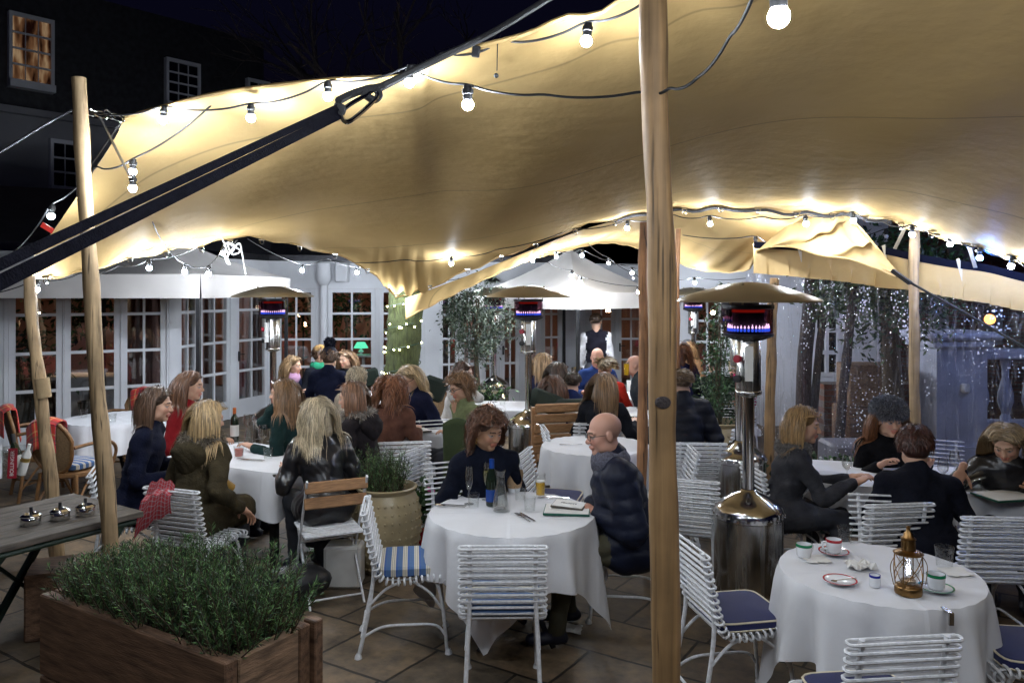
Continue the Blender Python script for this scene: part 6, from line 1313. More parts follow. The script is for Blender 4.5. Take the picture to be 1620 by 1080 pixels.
    # neck + skin inside
    def fold(Pt):
        x, y, z = Pt[:, 0], Pt[:, 1], Pt[:, 2]; w = np.sin(17 * x + 2.2 * np.sin(13 * z + seed) + seed) * np.sin(21 * z + 2 * np.sin(15 * y)); w2 = np.sin(37 * z + 3 * np.sin(11 * x + 9 * y) + seed * 2)
        w3 = np.sin(58 * x + 4 * np.sin(19 * z + seed)) * np.sin(49 * (z + .6 * y) + 3 * np.sin(23 * x)); o = (.0058 * w + .0036 * w2 + .0022 * w3) if kind == 'knit' else (.0068 * w + .0055 * w2 + .0036 * w3)
        if kind == 'puffer':
            m = z > hipz - .05; o = o * .6 + np.where(m, .010 * (1 - np.abs(np.sin(pi * (z - hipz + .2 * ((Pt - belly) @ F)) / .085)) ** .6), 0)
        return o
    h = .0115 if near else (.015 if mid else .02)
    V, Q = S.mesh(h, fold); lab = S.labels(V)
    # ---- head and hands (finer)
    K = SDF(); H3 = lambda x, y, z: Hc + HR @ (V3(x, y, z) * s)
    K.ell(H3(0, -.012, .036), V3(.0745, .094, .083) * s, HR, 3, .02); K.ell(H3(0, .024, -.03), V3(.058, .066, .078) * s, HR, 3, .03); K.ell(H3(0, .066, -.098), V3(.024, .020, .018) * s, HR, 3, .03)
    for sg in (-1, 1):
        K.ell(H3(sg * .036, .056, -.028), V3(.026, .026, .026) * s, HR, 3, .025); K.ell(H3(sg * .048, .01, -.07), V3(.020, .04, .025) * s, HR, 3, .03)
        K.cap(H3(sg * .012, .087, .021), H3(sg * .046, .074, .021), .010 * s, .008 * s, 3, .015)
    K.cap(H3(0, .086, .006), H3(0, .106, -.030), .0085 * s, .0125 * s, 3, .012)
    for sg in (-1, 1):
        K.ell(H3(sg * .011, .099, -.034), V3(.009, .010, .008) * s, HR, 3, .008); K.ell(H3(sg * .031, .106, .004), V3(.017, .022, .0125) * s, HR, 3, .012, True)
        K.ell(H3(sg * .031, .077, .003), V3(.0125, .0125, .0125) * s, HR, 6, .003); K.cap(H3(sg * .019, .087, .0085), H3(sg * .044, .081, .007), .0045 * s, .004 * s, 3, .004)
        K.ell(H3(sg * .076, -.008, -.006), V3(.010, .020, .031) * s, HR, 3, .008)
    K.cap(H3(-.021, .084, -.063), H3(.0, .0925, -.060), .0055 * s, .0072 * s, 5, .007); K.cap(H3(.021, .084, -.063), H3(.0, .0925, -.060), .0055 * s, .0072 * s, 5, .007); K.cap(H3(-.014, .087, -.071), H3(.014, .087, -.071), .0075 * s, .0075 * s, 5, .007)
    K.cap(Hc + HR @ V3(0, -.02, -.07) * s, neckB + U * .0, .054 * s, .060 * s, 3, .03)
    hk = .0048 if near else (.008 if mid else .011)
    VH, QH = K.mesh(hk); lh_ = K.labels(VH); q = (VH - Hc) @ HR / s
    colr = np.tile(np.array(SKIN[skin]), (len(VH), 1)); lipc = np.array(SKIN[skin]) * (np.array([.88, .56, .58]) if hair not in ('bald', 'crop', 'short') else np.array([.88, .74, .74]))
    m = lh_ == 5; colr[m] = lipc
    ck = np.exp(-(((np.abs(q[:, 0]) - .04) / .022) ** 2 + ((q[:, 2] + .03) / .022) ** 2)) * (q[:, 1] > .02); colr = colr * (1 - .16 * ck[:, None] * np.array([-.3, 1, .8]))
    br_ = (np.abs(q[:, 2] - .0235 + .06 * (np.abs(q[:, 0]) - .03) ** 2 * 40) < .0048) & (np.abs(np.abs(q[:, 0]) - .031) < .019) & (q[:, 1] > .05); colr[br_] = np.array(hcol if hair not in ('bald',) else (.2, .13, .08)) * .5
    ey = lh_ == 6; ir = ey & (np.hypot(np.abs(q[:, 0]) - .031, q[:, 2] - .003) < .0062); colr[ey] = (.34, .29, .26); colr[ir] = (.03, .02, .015)
    ls = ey & (q[:, 2] > .008); colr[ls] = (.06, .03, .02)
    if hair == 'bald' or hair == 'crop':                               # shaved stubble shade of the scalp is its own colour
        sg_ = lambda x: 1 / (1 + np.exp(-x)); st_ = sg_((q[:, 2] + .05) / .008) * sg_((.012 - q[:, 1]) / .010) * sg_((.062 + .2 * (-.03 - q[:, 1]) - q[:, 2]) / .012) * sg_((.078 - np.abs(q[:, 0]) + 1.0 * (q[:, 2] > .025)) / .004); colr = colr * (1 - st_[:, None] * ((.40 if hair == 'bald' else .6) * np.array([1, .95, .85])))
    HS = SDF()
    for (W, fd, sg, rot) in hands:
        f = fd; n = U.copy()
        if rot is not None: f = nrm(Rt * rot[0] + F * rot[1] + U * rot[2]); n = nrm(Rt * rot[3] + F * rot[4] + U * rot[5])
        hand_sdf(HS, W, f, n, -sg, curl if rot is None or len(rot) < 7 else rot[6], 3, s * (.98 if stand else 1))
    VN, QN = HS.mesh(.0046 if near else (.0065 if mid else .009)); cN = np.tile(np.array(SKIN[skin]) * np.array([1.0, .93, .9]), (len(VN), 1))
    n1, n2 = len(V), len(VH); AV = np.vstack([V, VH, VN]); AQ = np.vstack([Q, QH + n1, QN + n1 + n2]); AC = np.vstack([np.full((n1, 3), .3), colr, cN])
    fl_ = lab[Q]; flab = np.where((fl_ == 7).sum(1) >= 2, 4, np.where((fl_ == 1).sum(1) >= 2, 0, np.where((fl_ == 4).sum(1) >= 2, 2, 1))); mi = np.concatenate([flab, np.full(len(QH) + len(QN), 3)])
    t = thing('person', label, 'person', base, 0, group); off = np.array(t.location)
    bo = link('body', fast_mesh('body', AV - off, AQ, [top_mat(kind, col), M[legs], M['shoes'], M['skin'], top_mat('coat', (.012, .012, .02))], mi, True, AC), t)
    sm = bo.modifiers.new('smooth', 'SMOOTH'); sm.factor = .4; sm.iterations = 1
    # ---- hair
    def strands(root_ok, N_, length, outw, wavy, colmul=1.0, wid=.0075, steps=18, gravity=1.0, side=0, maxz=None, back=0.0):
        th = rg.uniform(0, 2 * pi, N_ * 3); ph = np.arccos(rg.uniform(-.35, 1, N_ * 3)); rx, ry, rz = .083 * s, .101 * s, .090 * s
        loc = np.stack([rx * np.sin(ph) * np.cos(th), ry * np.sin(ph) * np.sin(th), rz * np.cos(ph)], 1) + V3(0, -.012, .036) * s
        ok = root_ok(loc / s); loc = loc[ok][:N_]; n_ = len(loc); Pw = loc @ HR.T + Hc; cen = H3(0, -.012, .036)
        sgn = np.sign(loc[:, 0] - part * s + rg.normal(0, .004, n_)); dv = np.stack([sgn * (1.0 - .3 * rg.random(n_)), -.35 - back + .25 * rg.standard_normal(n_), .25 + 0 * sgn], 1) @ HR.T; dv /= np.linalg.norm(dv, axis=1)[:, None]
        path = [Pw]; ln = length * rg.uniform(.78, 1.08, n_); ds = ln / steps; phs = rg.uniform(0, 6.28, n_); clump = np.floor(th[ok][:n_] * 6) + np.floor(ph[ok][:n_] * 4) * 9; phs = clump * 2.4 + rg.normal(0, .35, n_)
        inf = np.array([rx, ry, rz]) * outw; jit = rg.uniform(1.0, 1.07, n_)
        for k in range(steps):
            dv = dv + np.array([0, 0, -.42 * gravity]); dv += (wavy * .20) * np.stack([np.cos(phs + k * .75), np.sin(phs * 1.3 + k * .75), 0 * phs], 1); dv /= np.linalg.norm(dv, axis=1)[:, None]
            Pw = Pw + dv * ds[:, None]
            lq = (Pw - cen) @ HR; e = np.linalg.norm(lq / (inf * jit[:, None]), axis=1); ins = e < 1; lq[ins] /= e[ins][:, None]
            # keep the face clear
            fz = (lq[:, 1] > .028 * s) & (lq[:, 2] < .042 * s); mn = (.060 + .012 * np.clip((.06 - lq[:, 1]) / .06, 0, 1)) * s; bad = fz & (np.abs(lq[:, 0]) < mn); lq[bad, 0] = (np.sign(lq[bad, 0]) + (lq[bad, 0] == 0)) * mn if np.isscalar(mn) else np.where(lq[bad, 0] >= 0, 1, -1) * mn[bad]; lq[fz, 1] = np.minimum(lq[fz, 1], (.030 + .25 * np.maximum(0, lq[fz, 2])) * s)
            Pw = lq @ HR.T + cen
            sv = S.val(Pw); c2 = sv < .012
            if c2.any():
                e_ = .006; pc = Pw[c2]; g = np.stack([S.val(pc + np.eye(3)[i] * e_) - sv[c2] for i in range(3)], 1); g /= (np.linalg.norm(g, axis=1)[:, None] + 1e-9); Pw[c2] += g * (.014 - sv[c2])[:, None]
            dv = Pw - path[-1]; dv /= (np.linalg.norm(dv, axis=1)[:, None] + 1e-9); path.append(Pw)
        Pth = np.stack(path, 1); k1 = steps + 1
        Tn = np.gradient(Pth, axis=1); Tn /= (np.linalg.norm(Tn, axis=2)[..., None] + 1e-9); axis_pt = np.stack([np.broadcast_to(cen[0], Pth.shape[:2]), np.broadcast_to(cen[1], Pth.shape[:2]), np.minimum(Pth[..., 2], cen[2])], 2); on = Pth - axis_pt; on /= (np.linalg.norm(on, axis=2)[..., None] + 1e-9)
        wd = np.cross(Tn, on); wd /= (np.linalg.norm(wd, axis=2)[..., None] + 1e-9); tw = rg.uniform(-.5, .5, (n_, 1, 1)); wd = wd * np.cos(tw) + on * np.sin(tw)
        prof = np.interp(np.linspace(0, 1, k1), [0, .1, .75, 1], [.5, 1, .85, .15])[None, :, None] * wid * rg.uniform(.6, 1.3, (n_, 1, 1)) * .5
        A = Pth - wd * prof + on * .0015; B = Pth + wd * prof + on * .0015; Vv = np.stack([A, B], 2).reshape(-1, 3); b0 = (np.arange(n_) * k1 * 2)[:, None] + np.arange(steps)[None, :] * 2; b0 = b0.reshape(-1); Fq = np.stack([b0, b0 + 1, b0 + 3, b0 + 2], 1)
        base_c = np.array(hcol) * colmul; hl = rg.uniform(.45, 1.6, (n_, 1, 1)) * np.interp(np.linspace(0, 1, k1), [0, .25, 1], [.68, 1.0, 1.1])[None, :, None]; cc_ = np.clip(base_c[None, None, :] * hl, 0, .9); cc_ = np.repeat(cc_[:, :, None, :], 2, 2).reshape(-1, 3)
        return Vv, Fq, cc_
    VV = []; FF = []; CC = []; nb = 0
    def addm(v, f, c_):
        nonlocal nb
        VV.append(v); FF.append(f + nb); CC.append(c_); nb += len(v)
    hc = np.array(hcol)
    front = lambda z0: (lambda l: ((l[:, 1] < .045) | (l[:, 2] > z0)) & ~((l[:, 1] > .02) & (l[:, 2] < .03)) & (l[:, 2] > -.06) & ~((l[:, 1] > .075) & (l[:, 2] < .07)))
    nS = 1100 if near else (620 if mid else 260); wS = .0048 if near else (.0070 if mid else .0125); stp = 18 if near else 13
    if hair != 'bald' and hair is not None:
        CSD = SDF(); CSD.ell(H3(0, -.016, .040), V3(.0805, .099, .0875) * s, HR, 0, .01)
        if hair in ('long', 'bob', 'wavy'):
            zl = -.10 if hair == 'bob' else -.13; CSD.ell(H3(0, -.05, -.03), V3(.078, .062, .10) * s, HR, 0, .03)
            if hlen > .26: CSD.cap(H3(0, -.065, -.06), H3(0, -.085, zl), .06 * s, .05 * s, 0, .03)
        elif hair == 'short': CSD.ell(H3(0, -.04, .0), V3(.080, .076, .082) * s, HR, 0, .02)
        elif hair == 'bun': CSD.ell(H3(0, -.105, .05), V3(.045, .04, .045) * s, HR, 0, .02)
        CSD.ell(H3(0, .118, -.022), V3(.074, .088, .104) * s, HR, 0, .012, True)
        if hair in ('short', 'crop', 'bun'):
            for sg in (-1, 1): CSD.ell(H3(sg * .085, .03, -.04), V3(.03, .05, .05) * s, HR, 0, .01, True)
            CSD.ell(H3(0, -.06, -.14), V3(.12, .09, .075) * s, HR, 0, .012, True)
        if hair == 'crop': pass
        vc, fc = CSD.mesh(.007 if near else (.010 if mid else .014)); addm(vc, fc, hc * (.62 + .25 * np.sin(vc[:, :1] * 420 + 3 * np.sin(vc[:, 2:] * 60)) * np.sin(vc[:, 1:2] * 380)))
        rt = front(.055)
        if hair in ('long', 'bob', 'wavy'):
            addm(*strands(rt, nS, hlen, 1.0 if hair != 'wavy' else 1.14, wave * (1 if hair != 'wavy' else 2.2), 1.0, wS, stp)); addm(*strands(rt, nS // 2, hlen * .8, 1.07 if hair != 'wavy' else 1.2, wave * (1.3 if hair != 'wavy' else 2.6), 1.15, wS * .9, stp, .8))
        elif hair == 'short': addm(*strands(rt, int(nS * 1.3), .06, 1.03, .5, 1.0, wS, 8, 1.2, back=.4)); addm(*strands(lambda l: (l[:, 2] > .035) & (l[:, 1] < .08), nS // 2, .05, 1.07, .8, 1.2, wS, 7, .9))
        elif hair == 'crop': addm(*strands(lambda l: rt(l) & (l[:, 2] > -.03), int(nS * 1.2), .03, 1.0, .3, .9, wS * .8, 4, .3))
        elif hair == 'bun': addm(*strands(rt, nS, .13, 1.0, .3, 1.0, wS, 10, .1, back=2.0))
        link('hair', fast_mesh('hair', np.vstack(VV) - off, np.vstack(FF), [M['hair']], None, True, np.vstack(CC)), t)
    def fuzz(name, pts, nrmv, ln, wd, colA, colB, n_per=1, matk='fur', droop=.3):
        pts = np.repeat(pts, n_per, 0); nv = np.repeat(nrmv, n_per, 0) + rg.normal(0, .45, (len(pts), 3)) - np.array([0, 0, droop]); nv /= np.linalg.norm(nv, axis=1)[:, None]; pts = pts + rg.normal(0, .006, pts.shape); n_ = len(pts)
        sd_ = np.cross(nv, rg.standard_normal((n_, 3))); sd_ /= np.linalg.norm(sd_, axis=1)[:, None]; l_ = ln * rg.uniform(.5, 1.2, (n_, 1)); md = pts + nv * l_ * .5; tip = pts + nv * l_ + np.array([0, 0, -.25]) * l_
        v = np.stack([pts - sd_ * wd, pts + sd_ * wd, md + sd_ * wd * .8, tip, md - sd_ * wd * .8], 1).reshape(-1, 3); b = np.arange(n_) * 5; f4 = np.stack([b, b + 1, b + 2, b + 4], 1); f3 = np.stack([b + 4, b + 2, b + 3], 1)
        mixf = rg.random((n_, 1)); c_ = np.array(colA) * mixf + np.array(colB) * (1 - mixf); c5 = np.repeat(c_[:, None, :], 5, 1); c5[:, :2] *= .6; c5[:, 3] *= 1.25
        return v, f4, f3, np.clip(c5.reshape(-1, 3), 0, .9)
    def fur_obj(name, S_, h_, ln, colA, colB, n_per=2):
        v, f = S_.mesh(h_); e_ = .004; g = np.stack([S_.val(v + np.eye(3)[i] * e_) - S_.val(v - np.eye(3)[i] * e_) for i in range(3)], 1); g /= (np.linalg.norm(g, axis=1)[:, None] + 1e-9)
        fv, f4, f3, fc = fuzz(name, v, g, ln, .0022 if near else .004, colA, colB, n_per); o = link(name, fast_mesh(name, np.vstack([v, fv]) - off, [np.vstack([f, f4 + len(v)]), f3 + len(v)], [M['fur']], None, True, np.vstack([np.tile((np.array(colA) + colB) * .3, (len(v), 1)), fc])), t); return o
    if 'zip' in extras:
        zp = catmull(np.array([neckB + F * .07 + U * .03, chest + tf * (.128 + ct), belly + tf * (.122 + ct)]), 6) - off; MB().tube(zp, .004, 5).build('zip', M['steel'], t)
        a_ = belly - Rt * .10 + F * (.10 + ct) - off; MB().tube([a_ + U * .03 + Rt * .03, a_ - U * .05 - Rt * .03], .0035, 5).build('pocket_zip', M['steel'], t)
    if glasses:
        g = MB()
        for sg in (-1, 1):
            rim = [((.032 * sg + .0245 * np.sign(cos(q)) * abs(cos(q)) ** .6), .104 - abs(.032 * sg + .0245 * cos(q)) * .12, .000 + .0165 * np.sign(sin(q)) * abs(sin(q)) ** .6) for q in np.linspace(0, 2 * pi, 18, endpoint=False)]
            g.tube(np.array([H3(*r) for r in rim]) - off, .0021 if near else .0032, 5, closed=True); g.tube(np.array([H3(sg * .056, .096, .006), H3(sg * .074, .06, .008), H3(sg * .080, -.01, .006)]) - off, .0019 if near else .003, 5)
        g.tube(np.array([H3(-.008, .108, .002), H3(0, .112, .004), H3(.008, .108, .002)]) - off, .0019, 5); g.build('glasses', M['frame_black'], t)
    if hat and hat[0] == 'fur':
        A = SDF(); A.ell(H3(0, -.015, .078), V3(.122, .136, .068) * s, HR, 0, .02).ell(H3(0, -.02, .12), V3(.102, .112, .056) * s, HR, 0, .03); fur_obj('fur_hat', A, .011, .028, hat[1], hat[2], 5)
    if hat and hat[0] == 'beanie':
        A = SDF(); A.ell(H3(0, -.016, .058), V3(.089, .104, .088) * s, HR, 0, .01); A.ell(H3(0, .115, -.035), V3(.09, .085, .10) * s, HR, 0, .012, True); A.ell(H3(0, -.06, -.10), V3(.16, .12, .10) * s, HR, 0, .01, True); v, f = A.mesh(.009); link('hat', fast_mesh('hat', v - off, f, [mat('hat_knit', hat[1], .95, bump=.6, bscale=120)]), t)
        if len(hat) > 2: B_ = SDF(); B_.ell(H3(0, -.03, .185), V3(.055, .055, .055), None, 0, .01); fur_obj('bobble', B_, .014, .03, hat[1], hat[1], 3)
    if hood:
        A = SDF(); bk = neckB - F * .045 + U * .03; 
        for q in np.linspace(radians(-35), radians(215), 8): A.ell(neckB + Rt * .115 * cos(q) - F * (.085 * sin(q) + .01) + U * (.03 - .01 * sin(q) + hood.get('dz', 0)), V3(.042, .042, .036), None, 0, .03)
        fur_obj('fur_trim', A, .012 if near else .017, hood.get('ln', .03), hood['c'][0], hood['c'][1], 3 if near else 2)
        if hood.get('shell', True):
            B_ = SDF(); B_.ell(neckB - F * .12 - U * .06, V3(.145, .075, .095), np.stack([Rt, F, U], 1), 0, .03).ell(neckB - F * .13 - U * .12, V3(.09, .055, .08), np.stack([Rt, F, U], 1), 0, .04); v, f = B_.mesh(.012, fold); link('hood', fast_mesh('hood', v - off, f, [top_mat(kind, col)]), t)
    if scarf:
        rows = []
        for v_ in np.linspace(0, 1, 9):
            row = []
            for q in np.linspace(0, 2 * pi, 34):
                ax_ = Rt * cos(q) * (.088 + .03 * sin(pi * v_)) + F * (sin(q) * (.085 + .03 * sin(pi * v_)) + .015); row.append(neckB + ax_ + U * (.065 - .10 * v_ - .03 * (sin(q) > 0) * sin(q) * v_ + .008 * sin(q * 5 + v_ * 6)) - off)
            rows.append(row)
        uv_sheet('scarf', rows, scarf, t).modifiers.new('thickness', 'SOLIDIFY').thickness = .008
        if extras and 'scarf_end' in extras:
            rows = [[neckB + F * (.115 + .03 * sin(v_ * 2) + .006 * sin(u * 14)) + Rt * (-.05 + .12 * u) - U * (.0 + .30 * v_) - off for u in np.linspace(0, 1, 10)] for v_ in np.linspace(0, 1, 12)]; uv_sheet('scarf', rows, scarf, t).modifiers.new('thickness', 'SOLIDIFY').thickness = .008
    if 'earring' in extras:
        for sg in (-1, 1): MB().ball(H3(sg * .088, .0, -.055) - off, .012, 8, 6).ball(H3(sg * .088, .004, -.078) - off, .011, 8, 6).build('earring', M['gold'], t)
    if 'sunglasses' in extras: MB().tube(np.array([H3(-.08, .02, .07), H3(-.06, .07, .105), H3(0, .09, .118), H3(.06, .07, .105), H3(.08, .02, .07)]) - off, .006, 6).build('sunglasses', M['steel_pol'], t)
    if 'necklace' in extras: MB().tube(catmull(np.array([neckB + Rt * .05 + F * .05 + U * .02, neckB + F * .13 - U * .16, neckB - Rt * .05 + F * .05 + U * .02]) - off, 8), .002, 5).build('necklace', M['gold'], t)
    if False:
        A = SDF(); A.ell(belly, V3(.160, .128, .175) * s, TR, 0, .05).ell(chest, V3(.150, .136, .175) * s, TR, 0, .05); A.cap(neckB - U * .06 - Rt * .10, neckB - U * .06 + Rt * .10, .075, .075, 0, .04); v, f = A.mesh(.018); link('waistcoat', fast_mesh('waistcoat', v - off, f, [top_mat('coat', (.012, .012, .02))]), t)
    if 'mask' in extras: MB().tube(np.array([H3(-.078, .0, -.01), H3(-.05, .08, -.03), H3(0, .1, -.05), H3(.05, .08, -.03), H3(.078, .0, -.01)]) - off, .022, 6).build('mask', mat('mask_blue', (.2, .35, .5), .8), t)
    t['hands'] = [float(x) for W, *_ in hands for x in W]
    return t
# ---- the cast (px, py of the head centre in the photograph's columns, depth in metres, facing)
BLK = ('coat', (.008, .009, .013)); NAVY = ('coat', (.010, .013, .035)); BROWNH = (.10, .05, .025); BLOND = (.46, .30, .13); DBLOND = (.30, .18, .08); AUB = (.20, .07, .025)
person(956, 686, 4.9, 274, 'bald man in glasses and a navy padded jacket leaning on the centre table', ha=280, pitch=8, hair='bald', skin='pink', top=('puffer', (.008, .012, .032)), legs='chinos', glasses=True, lean=.17, scarf=M['grey_scarf'], lh=(-.04, .24, .74), rh=(.10, .26, .75), s=1.07, bulk=.014, hem=.05, legpose='man')
person(772, 680, 5.25, 22, 'woman with brown wavy hair and gold earrings at the centre table', ha=40, pitch=17, hair='wavy', hcol=(.14, .055, .025), hlen=.25, wave=1.0, skin='tan', top=('coat', (.006, .008, .017)), lean=.12, extras=('earring',), lh='lap', rh='lap', part=.02)
person(248, 640, 5.75, 100, 'woman with a straight brown bob in a dark navy coat, facing right', ha=98, pitch=6, hair='bob', hcol=(.13, .07, .04), hlen=.25, wave=.25, top=('coat', (.007, .009, .024)), lean=.15, lh=(-.18, .36, .8), rh=(.15, .34, .79), hem=.2)
person(302, 610, 6.9, 92, 'woman with long auburn hair and a red top beyond the navy coat woman', ha=95, hair='long', hcol=(.17, .075, .035), hlen=.36, wave=.3, top=('knit', (.22, .012, .016)), lean=.14)
person(330, 662, 5.55, 155, 'blonde woman seen from behind in an olive parka with a fur trimmed hood', ha=135, pitch=10, hair='long', hcol=(.50, .33, .14), hlen=.36, wave=.25, top=('coat', (.045, .036, .020)), lean=.17, hood={'c': ((.30, .26, .20), (.08, .06, .045)), 'ln': .035}, hem=.3, rh=(.30, .20, .62))
person(447, 622, 6.85, 262, 'woman with long light brown hair and sunglasses on her head facing left', ha=268, pitch=2, hair='long', hcol=(.26, .14, .06), hlen=.36, top=('coat', (.012, .03, .03)), extras=('sunglasses', 'earring'), lean=.13, rh='mouth')
person(500, 656, 5.85, 215, 'blonde woman in a black leather jacket seen from behind at the left table', ha=235, pitch=10, hair='long', hcol=(.58, .46, .28), hlen=.38, wave=.7, top=('leather', (.010, .010, .012)), lean=.18, hem=.12)
person(556, 628, 6.5, 258, 'woman with a light brown bob in a checked scarf and dark fur hooded coat', ha=264, pitch=10, hair='bob', hcol=(.25, .12, .06), hlen=.24, wave=.3, top=('coat', (.022, .018, .020)), lean=.15, scarf=M['check_scarf'], extras=('scarf_end',), hood={'c': ((.42, .38, .33), (.2, .17, .15)), 'ln': .045, 'dz': .0})
person(566, 600, 8.3, 155, 'person with short grey blond hair in a beige knitted jumper seen from behind', ha=150, hair='short', hcol=(.42, .34, .22), top=('knit', (.30, .25, .19)), lean=.15)
person(464, 578, 10.3, 75, 'blonde woman with a pink scarf at the far left table', ha=80, hair='long', hcol=(.40, .24, .10), hlen=.3, wave=.9, top=NAVY, scarf=mat('pink_scarf', (.45, .25, .38), .9))
person(508, 562, 10.7, 60, 'person in a mustard beanie and green scarf at the far left table', ha=75, hair='short', hcol=BROWNH, top=BLK, hat=('beanie', (.34, .20, .06)), scarf=mat('green_scarf', (.01, .22, .11), .9))
person(522, 566, 9.6, 175, 'person seen from behind in a navy bobble hat and long navy coat', ha=175, hair='short', hcol=BROWNH, top=('coat', (.006, .008, .022)), hat=('beanie', (.008, .010, .022), 1), lean=.1, hem=.3)
person(547, 568, 11.0, 335, 'woman with straight blonde hair facing the bobble hat', ha=330, hair='long', hcol=(.34, .19, .09), hlen=.34, top=BLK)
person(620, 616, 7.35, 165, 'red haired woman seen from behind in a long brown wool coat', ha=160, pitch=10, hair='wavy', hcol=(.24, .085, .03), hlen=.32, wave=.9, top=('coat', (.115, .052, .036)), lean=.15, hem=.33)
person(648, 598, 8.0, 320, 'blonde woman with glasses and a navy top looking down at the menu', ha=322, pitch=24, hair='long', hcol=(.50, .35, .17), hlen=.32, wave=.4, top=('knit', (.008, .010, .03)), glasses=True, extras=('necklace',), lean=.2)
person(728, 612, 7.55, 300, 'woman with curly light brown hair and glasses in a green jumper', ha=300, pitch=18, hair='wavy', hcol=(.24, .12, .05), hlen=.23, wave=1.1, top=('knit', (.17, .20, .10)), glasses=True, rh='chest', lean=.15)
person(734, 590, 8.9, 70, 'dark haired woman in a white jumper behind the green jumper woman', ha=78, hair='long', hcol=(.08, .035, .02), hlen=.25, top=('knit', (.6, .58, .55)), rh='mouth')
person(862, 574, 9.9, 115, 'woman with long straight blonde hair beyond the bench, facing right', ha=110, hair='long', hcol=(.40, .25, .12), hlen=.36, wave=.2, top=('coat', (.012, .014, .04)))
person(884, 590, 9.2, 130, 'woman with long dark brown hair facing away beyond the bench', ha=120, hair='long', hcol=(.055, .028, .018), hlen=.38, wave=.2, top=('coat', (.012, .014, .04)))
person(875, 612, 8.6, 160, 'brown haired woman in a cream top sitting against the bench cushions', ha=155, hair='long', hcol=(.11, .045, .022), hlen=.34, wave=.4, top=('knit', (.55, .5, .42)))
person(905, 606, 8.9, 175, 'man with short dark hair in a navy jacket seen from behind', ha=190, hair='crop', hcol=(.05, .03, .02), top=('coat', (.010, .016, .06)))
person(945, 566, 10.4, 355, 'balding man in a royal blue jumper facing the camera', ha=352, pitch=14, hair='bald', skin='pink', top=('knit', (.02, .045, .16)), s=1.05)
person(957, 584, 9.6, 185, 'woman in a red cardigan with her blonde hair pinned up', ha=200, hair='bun', hcol=(.45, .33, .18), top=('knit', (.55, .035, .02)))
person(1003, 578, 9.4, 268, 'bald man drinking beer in a dark patterned shirt', ha=268, pitch=-6, hair='bald', skin='pink', top=('coat', (.03, .04, .05)), rh=(.02, .20, 1.19), lh='lap', rrot=(-.3, .2, .95, .8, .3, .2, 1.0))
person(958, 610, 7.75, 150, 'woman with long dark blonde hair in a black parka, phone arm on the table', ha=120, pitch=12, hair='long', hcol=(.25, .14, .06), hlen=.42, wave=.25, top=('coat', (.010, .011, .016)), lean=.16, rh=(.22, .40, .80), hem=.15)
person(943, 509, 12.2, 178, 'waiter standing with his back turned in a white shirt and dark waistcoat', ha=165, hair='crop', hcol=(.08, .045, .025), top=('coat', (.60, .60, .62)), stand=True, s=1.0, hem=0, collar=False, extras=('waistcoat',))
person(1072, 560, 10.3, 200, 'woman with long auburn hair in a navy quilted jacket half behind the thick pole', ha=200, hair='wavy', hcol=(.20, .07, .03), hlen=.36, top=('puffer', (.012, .014, .06)))
person(1087, 552, 12.0, 300, 'woman in a grey beanie facing left beyond the steel heater', ha=305, hair='long', hcol=(.33, .17, .06), hlen=.3, top=('coat', (.22, .12, .06)), hat=('beanie', (.09, .09, .10)))
person(1079, 606, 7.3, 178, 'man with sandy cropped hair in a black puffer jacket seen from behind', ha=185, hair='crop', hcol=(.20, .12, .06), top=('puffer', (.006, .008, .018)), s=1.04, hem=.1)
person(1131, 577, 10.2, 175, 'grey haired man in a dark green jumper behind the climbing shrub', ha=180, hair='crop', hcol=(.2, .18, .16), top=('knit', (.018, .03, .022)), lh='hip', rh='hip', legs='jeans', lean=.22)
person(1163, 582, 11.2, 190, 'blonde person in a bright pink jacket beyond the climbing shrub', ha=200, hair='short', hcol=(.5, .38, .2), top=('coat', (.65, .012, .16)))
person(1272, 672, 5.55, 78, 'woman with shoulder length blonde hair in a grey zipped jacket facing right', ha=65, pitch=6, hair='bob', hcol=(.42, .24, .08), hlen=.26, wave=.5, top=('coat', (.040, .040, .046)), lean=.16, extras=('zip',), hood={'c': ((.32, .30, .28), (.12, .11, .11)), 'ln': .02, 'dz': -.02, 'shell': False}, rh=(.10, .50, .80), lh=(-.06, .50, .80), hem=.12)
person(1407, 665, 6.15, 4, 'woman in a big grey fur hat with long red hair facing the camera', ha=2, pitch=4, hair='long', hcol=(.26, .10, .035), hlen=.42, wave=.5, top=('coat', (.008, .008, .010)), hat=('fur', (.26, .27, .30), (.06, .06, .075)), lean=.12)
person(1447, 706, 5.05, 168, 'man with reddish brown hair in a black jacket seen from behind at the right', ha=165, pitch=8, hair='short', hcol=(.075, .022, .012), top=('coat', (.007, .008, .014)), lean=.2, s=1.05, rh=(.26, .34, .80), hem=.1)
person(1592, 700, 5.35, 330, 'blonde woman in a black leather sleeved jacket pouring water at the right edge', ha=318, pitch=30, hair='long', hcol=(.46, .32, .16), hlen=.40, wave=.5, top=('leather', (.009, .009, .011)), lean=.22, rh=P(1522, 742, 5.3).tolist() + [0], rrot=(.3, .5, -.8, .2, .8, .5, .9))

